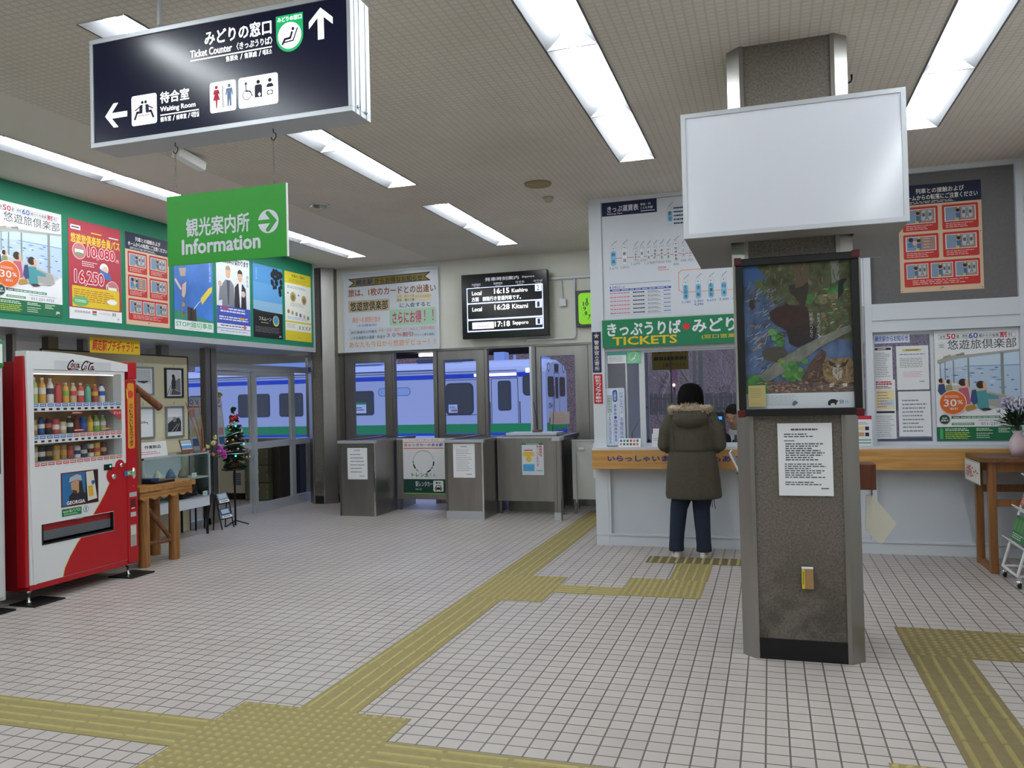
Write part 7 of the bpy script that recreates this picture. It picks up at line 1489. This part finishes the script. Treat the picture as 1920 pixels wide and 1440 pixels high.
for (y, z, lab) in ((7.62, .665, 'upper'), (7.80, .44, 'lower')):
    c = Canvas((-6.215, y, z+.01), Y_, Z_, .08, .05, PAPER, .001); c.lines(.15, .2, .85, .8, 3, GREYT, .4); tag(c.build('exhibit_card'), f'little white exhibit card on the {lab} level of the display case', 'card')
c = Canvas((-6.30, 6.90, .947), Y_, Vector((-.15, 0, 1)), .44, .16, P('E0E0E2'), .004); c.text('作業製品', .25, .22, .80, .45, INK, .02); c.lines(.1, .6, .8, .85, 2, PINKP, .4); tag(c.build('case_sign'), 'white sign with black writing standing on the long display case', 'sign')
t = thing('photo_stand', 'small wooden stand with blue picture on the long display case', 'photo stand', (-6.33, 7.66, .946)); c = Canvas((-6.31, 7.58, .95), Y_, Vector((-.3, 0, 1)), .20, .155, mat('stand_wood', '7A4A2A', .5), .008); c.rect(.08, .08, .92, .75, P('D8E4EC')); c.rect(.08, .12, .92, .34, P('8FB8D8')); c.rect(.08, .45, .92, .70, P('5A90C8')); c.build('picture', t); m = MB(); m.bar((-6.33, 7.68, .95), (-6.42, 7.68, .95), .12, .006, MATS['stand_wood']); m.build('support', t)
# picture board with framed photographs
CREAM = mat('board_cream', 'C9C3A6', .8); m = MB(); m.box(-6.655, -6.63, 6.05, 8.08, .0, 2.055, CREAM); m.box(-6.657, -6.626, 6.05, 8.095, 2.055, 2.07, mat('board_edge', '3A342C', .6)); m.box(-6.657, -6.626, 8.08, 8.095, 0, 2.055, MATS['board_edge']); tag(m.build('display_screen_board'), 'tall cream display board behind the glass cases', 'display board')
def framed(y, z, w, h, fm, lab, kind):
    t = thing('framed_picture', lab, 'picture', (-6.62, y+w/2, z), 'framed railway photographs on the cream board'); m = MB(); e = .018; x0, x1 = -6.628, -6.606
    m.box(x0, x1, y, y+w, z, z+e, fm); m.box(x0, x1, y, y+w, z+h-e, z+h, fm); m.box(x0, x1, y, y+e, z+e, z+h-e, fm); m.box(x0, x1, y+w-e, y+w, z+e, z+h-e, fm); m.build('picture_frame', t)
    c = Canvas((x0, y+e, z+e), Y_, Z_, w-2*e, h-2*e, P('DDE0E4'), .006); PB = P('34353A'); MG = P('7E8088'); LG = P('B9BCC2')
    if kind == 0: c.rect(.08, .05, .92, .95, P('CCD0D4')); c.poly([(.34, .50), (.44, .24), (.56, .22), (.62, .45), (.60, .75), (.36, .72)], PB); c.circ(.46, .25, .09, PB, 12); c.poly([(.62, .40), (.92, .30), (.92, .85), (.60, .75)], MG); c.line([(.08, .95), (.30, .60)], .008, PB); c.line([(.25, .95), (.36, .66)], .008, PB); c.poly([(.4, .72), (.92, .86), (.92, .95), (.30, .95)], P('5A5C62'))
    elif kind == 1: c.rect(.08, .32, .92, .86, LG); c.poly([(.08, .56), (.3, .46), (.5, .38), (.78, .36), (.92, .5), (.92, .86), (.08, .86)], PB); c.line([(.3, .86), (.7, .58)], .006, LG); c.line([(.55, .86), (.8, .58)], .006, LG); c.circ(.5, .42, .12, MG, 10)
    elif kind == 2: c.rect(.08, .06, .92, .58, P('B9C0C4')); c.poly([(.2, .50), (.8, .49), (.75, .54), (.55, .60), (.25, .54)], PB)
    else: c.line([(.3, .50), (.7, .49), (.72, .56)], .008, PB); c.rect(.3, .44, .6, .46, MG)
    c.build('photograph', t)
    h_ = MB(); h_.ball((-6.622, y+w/2, z+h+.045), .008, CHROME, 8, 5); h_.bar((-6.622, y+w/2, z+h+.04), (-6.622, y+w/2, z+h), .002, .002, CHROME); h_.build('hanger', t)
FD = mat('frame_navy', '1E2230', .4); FS = mat('frame_silver', '9AA0A6', .35, .6)
framed(7.69, 1.58, .30, .345, FD, 'dark framed photograph of a steam engine on the cream board', 0)
framed(7.69, 1.12, .30, .36, FS, 'silver framed photograph of rails and smoke below the dark frame', 1)
framed(7.19, 1.61, .32, .32, FS, 'silver framed picture of a bridge, partly behind the vending machine', 2)
framed(7.19, 1.13, .32, .35, FS, 'silver framed pale picture above the white case sign', 3)

# ---------------------------------------------------------------- flowers and christmas tree
def stool(x, y, h, lab):
    t = thing('plant_stand', lab, 'plant stand', (x, y, 0)); m = MB(); m.tube([(x, y, 0), (x, y, h)], .013, BLACKM, 10); m.build('post', t); m = MB(); m.lathe([(0, 0), (.15, 0), (.15, .02), (0, .022)], (x, y, h), BLACKM, 20); m.build('top', t)
    m = MB(); 
    for k in range(3): a = 2.1*k+.4; m.tube([(x, y, .06), (x+.16*cos(a), y+.16*sin(a), .008)], .008, BLACKM, 8)
    m.build('base', t)
stool(-6.30, 8.50, .68, 'black metal stand carrying the small christmas tree')
t = thing('christmas_tree', 'small decorated christmas tree before the sliding door', 'christmas tree', (-6.30, 8.50, .70)); R = random.Random(12); NEED = mat('needles', '1E3A2A', .7, noise=(20, .4)); m = MB()
for tier, (z, r, n) in enumerate(((.74, .165, 46), (.84, .16, 44), (.95, .155, 38), (1.06, .13, 34), (1.17, .10, 28), (1.28, .07, 22), (1.38, .045, 14))):
    for i in range(n):
        a = R.uniform(0, 2*pi); L = r*R.uniform(.7, 1.1); p0 = Vector((-6.30, 8.50, z+R.uniform(0, .07))); d = Vector((cos(a), sin(a), -.35+R.uniform(-.2, .3))).normalized(); p1 = p0+d*L; s = d.cross(Vector((0, 0, 1))).normalized()*.022; m.add([p0, p0+d*L*.6+s, p1, p0+d*L*.6-s], [(0, 1, 2, 3)], NEED); u = d.cross(s).normalized()*.018; m.add([p0, p0+d*L*.6+u, p1, p0+d*L*.6-u], [(0, 1, 2, 3)], NEED)
m.build('branches', t); m = MB(); m.tube([(-6.30, 8.50, .73), (-6.30, 8.50, 1.46)], [.014, .006], LOGD, 8); m.build('trunk', t); m = MB(); m.lathe([(0, 0), (.06, 0), (.075, .06), (.06, .06)], (-6.30, 8.50, .7035), mat('pot_red', '7A1E22', .5), 16); m.build('pot', t)
TG = mat('led_teal', '30E8B0', .4, emit=3.0); BR_ = mat('bauble_red', '8A1420', .25); BG = mat('bauble_gold', 'C8A858', .2, .8); TIN = mat('tinsel', 'B8BAC0', .25, .9)
for i in range(22):
    a = R.uniform(-1.9, 1.3); z = R.uniform(.76, 1.36); r = .19*(1.48-z)/.72+.01; m = MB(); m.ball((-6.30+r*cos(a), 8.50+r*sin(a), z), .017 if i % 3 else .014, [BR_, BG, TIN][i % 3], 10, 7); m.build('bauble', t)
for z, a in ((1.22, -.5), (.86, -.8), (1.0, .3)): m = MB(); m.ball((-6.30+.2*cos(a)*(1.45-z)/.7, 8.50+.2*sin(a)*(1.45-z)/.7-.01, z), .012, TG, 8, 6); m.build('fairy_light', t)
m = MB(); pts = []
for i in range(90): u = i/89; a = u*5*2*pi; r = .20*(1-u)+.02; pts.append((-6.30+r*cos(a), 8.50+r*sin(a), .78+.60*u+.01*sin(i)))
m.tube(pts, .007, TIN, 5, False); m.build('tinsel_garland', t); m = MB(); m.ball((-6.29, 8.50, 1.31), (.05, .06, .04), BR_, 12, 8); m.ball((-6.27, 8.43, 1.30), (.03, .04, .03), BR_, 10, 6); m.build('red_bow', t)
t = thing('flower_arrangement', 'arrangement of yellow and magenta flowers in a dark green vase', 'flowers', (-6.47, 8.14, 0)); m = MB(); m.lathe([(0, .44), (.07, .44), (.105, .56), (.11, .66), (.095, .72), (.105, .75), (.10, .86), (.12, .90), (.10, .89), (0, .80)], (-6.47, 8.14, 0), mat('vase_dark', '2A3A34', .35), 20); m.build('vase', t); m = MB()
for k in range(3): a = 2.1*k; m.tube([(-6.47+.10*cos(a), 8.14+.10*sin(a), .44), (-6.47+.06*cos(a)-.03, 8.14+.09*sin(a), 0)], .011, BLACKM, 8)
m.lathe([(0, 0), (.115, 0), (.115, .018), (0, .02)], (-6.47, 8.14, .42), BLACKM, 18); m.build('tripod', t)
MAG = mat('petal_magenta', 'C85AB8', .6); YEL = mat('petal_yellow', 'E0DC98', .6); PKE = mat('petal_pink', 'C8929A', .6); GRN = mat('stem_green', '3E6A34', .6, noise=(12, .3))
def blossom(c, r, M, name, n=12):
    m = MB(); c = Vector(c)
    for i in range(n):
        a = R.uniform(0, 2*pi); e = R.uniform(-.3, 1.2); d = Vector((cos(a)*cos(e), sin(a)*cos(e), sin(e))); s = d.cross(Vector((.1, .2, 1))).normalized()*r*.35; m.add([c, c+d*r*.6+s, c+d*r, c+d*r*.6-s], [(0, 1, 2, 3)], M)
    m.ball(c, r*.5, M, 8, 6); m.tube([c, (-6.47, 8.14, .86)], .004, GRN, 5); m.build(name, t)
for p in ((-6.30, 8.10, 1.03), (-6.32, 8.17, 1.09), (-6.36, 8.20, 1.02), (-6.33, 8.05, .99)): blossom(p, .045, YEL, 'yellow_flower')
for p in ((-6.27, 8.18, .93), (-6.26, 8.24, .90), (-6.30, 8.23, .96), (-6.26, 8.26, .86)): blossom(p, .06, MAG, 'magenta_flower', 16)
for p in ((-6.30, 8.02, .92), (-6.28, 8.08, .90), (-6.35, 8.0, .95)): blossom(p, .04, PKE, 'pink_flower')
m = MB()
for i in range(26):
    a = R.uniform(0, 2*pi); e = R.uniform(.2, 1.3); L = R.uniform(.07, .13); d = Vector((cos(a)*cos(e), sin(a)*cos(e), sin(e))); b0 = Vector((-6.47, 8.14, .86)); s = d.cross(Vector((0, 0, 1))).normalized()*.022; m.add([b0, b0+d*L*.6+s, b0+d*L, b0+d*L*.6-s], [(0, 1, 2, 3)], GRN)
m.build('leaves', t); m = MB()
for dx, dy in ((.02, -.14), (.05, -.10), (.0, -.18)): m.tube([(-6.47, 8.14, .86), (-6.47+dx, 8.14+dy*.6, 1.15), (-6.47+dx*1.6, 8.14+dy*1.6, 1.52)], .006, mat('twig_orange', 'A8703A', .6), 6)
m.build('twigs', t)
t = thing('card_rack', 'black wire rack of postcards on the floor beside the display case', 'rack', (-6.33, 8.24, 0)); m = MB()
for y in (8.14, 8.36): m.tube([(-6.22, y, 0), (-6.31, y, .42)], .007, BLACKM, 6); m.tube([(-6.345, y, 0), (-6.31, y, .42)], .007, BLACKM, 6)
for z in (.12, .30): m.tube([(-6.245-.2*(z-.12), 8.14, z), (-6.245-.2*(z-.12), 8.36, z)], .006, BLACKM, 6)
m.build('wire_frame', t)
for z, cl, lab in ((.13, '2E4A6A', 'blue postcard set on the lower tier of the floor rack'), (.31, '8A94A4', 'grey postcard set on the upper tier of the floor rack')):
    c = Canvas((-6.228-.2*(z-.12), 8.16, z), Y_, Vector((-.45, 0, 1)), .18, .12, P(cl), .006); c.rect(.1, .1, .9, .55, P('A8C0D4')); c.rect(0, .72, 1, 1, PAPER); c.lines(.15, .78, .85, .92, 1, INK, .6, 0); tag(c.build('postcard'), lab, 'postcards')

# ---------------------------------------------------------------- behind the glazed screen
FB = mat('file_box_olive', '5A5A3E', .6); 
for i in range(3):
    z = .012+.268*i; t = thing('file_box', f'olive storage box with white label ring, {["lowest", "middle", "top"][i]} of the stack behind the sliding door', 'box', (-7.40, 10.70, z), 'storage boxes behind the sliding door'); x0, x1, y0, y1 = -7.72, -7.30, 10.66, 11.16
    m = MB(); m.box(x0, x1, y0, y1, z, z+.258, FB); m.build('box_body', t, bevel=.006); c = Canvas((x0+.14, y0, z+.145), X_, Z_, .11, .045, PAPER, .002); c.rrect(.12, .25, .88, .75, INK, .01); c.build('label_ring', t); m = MB()
    for x in (x0+.015, x1-.03):
        for zz in (.04, .12, .21): m.lathe([(0, -.006), (.008, -.004), (.008, 0)], (x+.007, y0, z+zz), CHROME, 8, 'y')
    build_each(m, 'stud', t)
m = MB(); m.box(-7.28, -6.98, 10.75, 11.2, 0, .85, mat('locker_dark', '1E1614', .6)); tag(m.build('dark_cabinet'), 'dark cabinet standing beside the olive storage boxes', 'cabinet')
m = MB(); m.box(-8.75, -7.78, 10.75, 11.2, .10, .70, mat('heater_cream', 'C4BC9E', .6)); m.box(-8.70, -7.83, 10.77, 11.18, 0, .10, BLACKM); c = Canvas((-8.0, 10.75, .22), X_, Z_, .15, .20, GREYT, .004, mb=m)
for k in range(6): c.rect(.05, .08+.15*k, .95, .14+.15*k, BLACK)
tag(m.build('heater_cabinet'), 'cream heater cabinet with a grey vent behind the sliding door', 'heater')
m = MB(); m.box(-8.6, -7.85, 10.80, 11.15, .701, .93, mat('box_brown', '5A2E24', .6)); tag(m.build('brown_crate'), 'reddish brown crate on the cream heater cabinet', 'crate')
t = thing('leaflet_stand', 'white leaflet stand with yellow top behind the glazed screen', 'leaflet stand', (-7.45, 9.2, 0)); c = Canvas((-7.36, 8.62, .88), Vector((.15, 1, 0)), Vector((-.12, 0, 1)), .95, .72, P('D3D8E2'), .02)
c.text('レールＬＯＶＥパック', .03, .04, .97, .16, BLUEP, .02); c.rect(.02, .18, .98, .20, REDP); RQ = random.Random(4)
for i in range(8):
    for j in range(4): c.rect(.03+.12*i, .24+.18*j, .13+.12*i, .38+.18*j, P(RQ.choice(['D8DCE4', 'C8D0E0', '4A78B0', 'D8A0A0', 'C8CC9A', 'E4E4E8', 'DADFE8', 'B0C4D8'])))
c.circ(.17, .62, .05, P('E0C02A')); c.rect(.05, .88, .30, .94, REDP); c.build('leaflet_board', t); m = MB(); m.ball((-7.28, 9.45, 1.62), (.02, .14, .04), P('E0C02A'), 14, 8); m.build('yellow_topper', t); m = MB()
for y in (8.70, 9.50): m.tube([(-7.38, y, 0), (-7.40, y, .90)], .012, ALU, 8); m.tube([(-7.70, y, 0), (-7.42, y, 1.2)], .012, ALU, 8)
m.build('legs_frame', t)
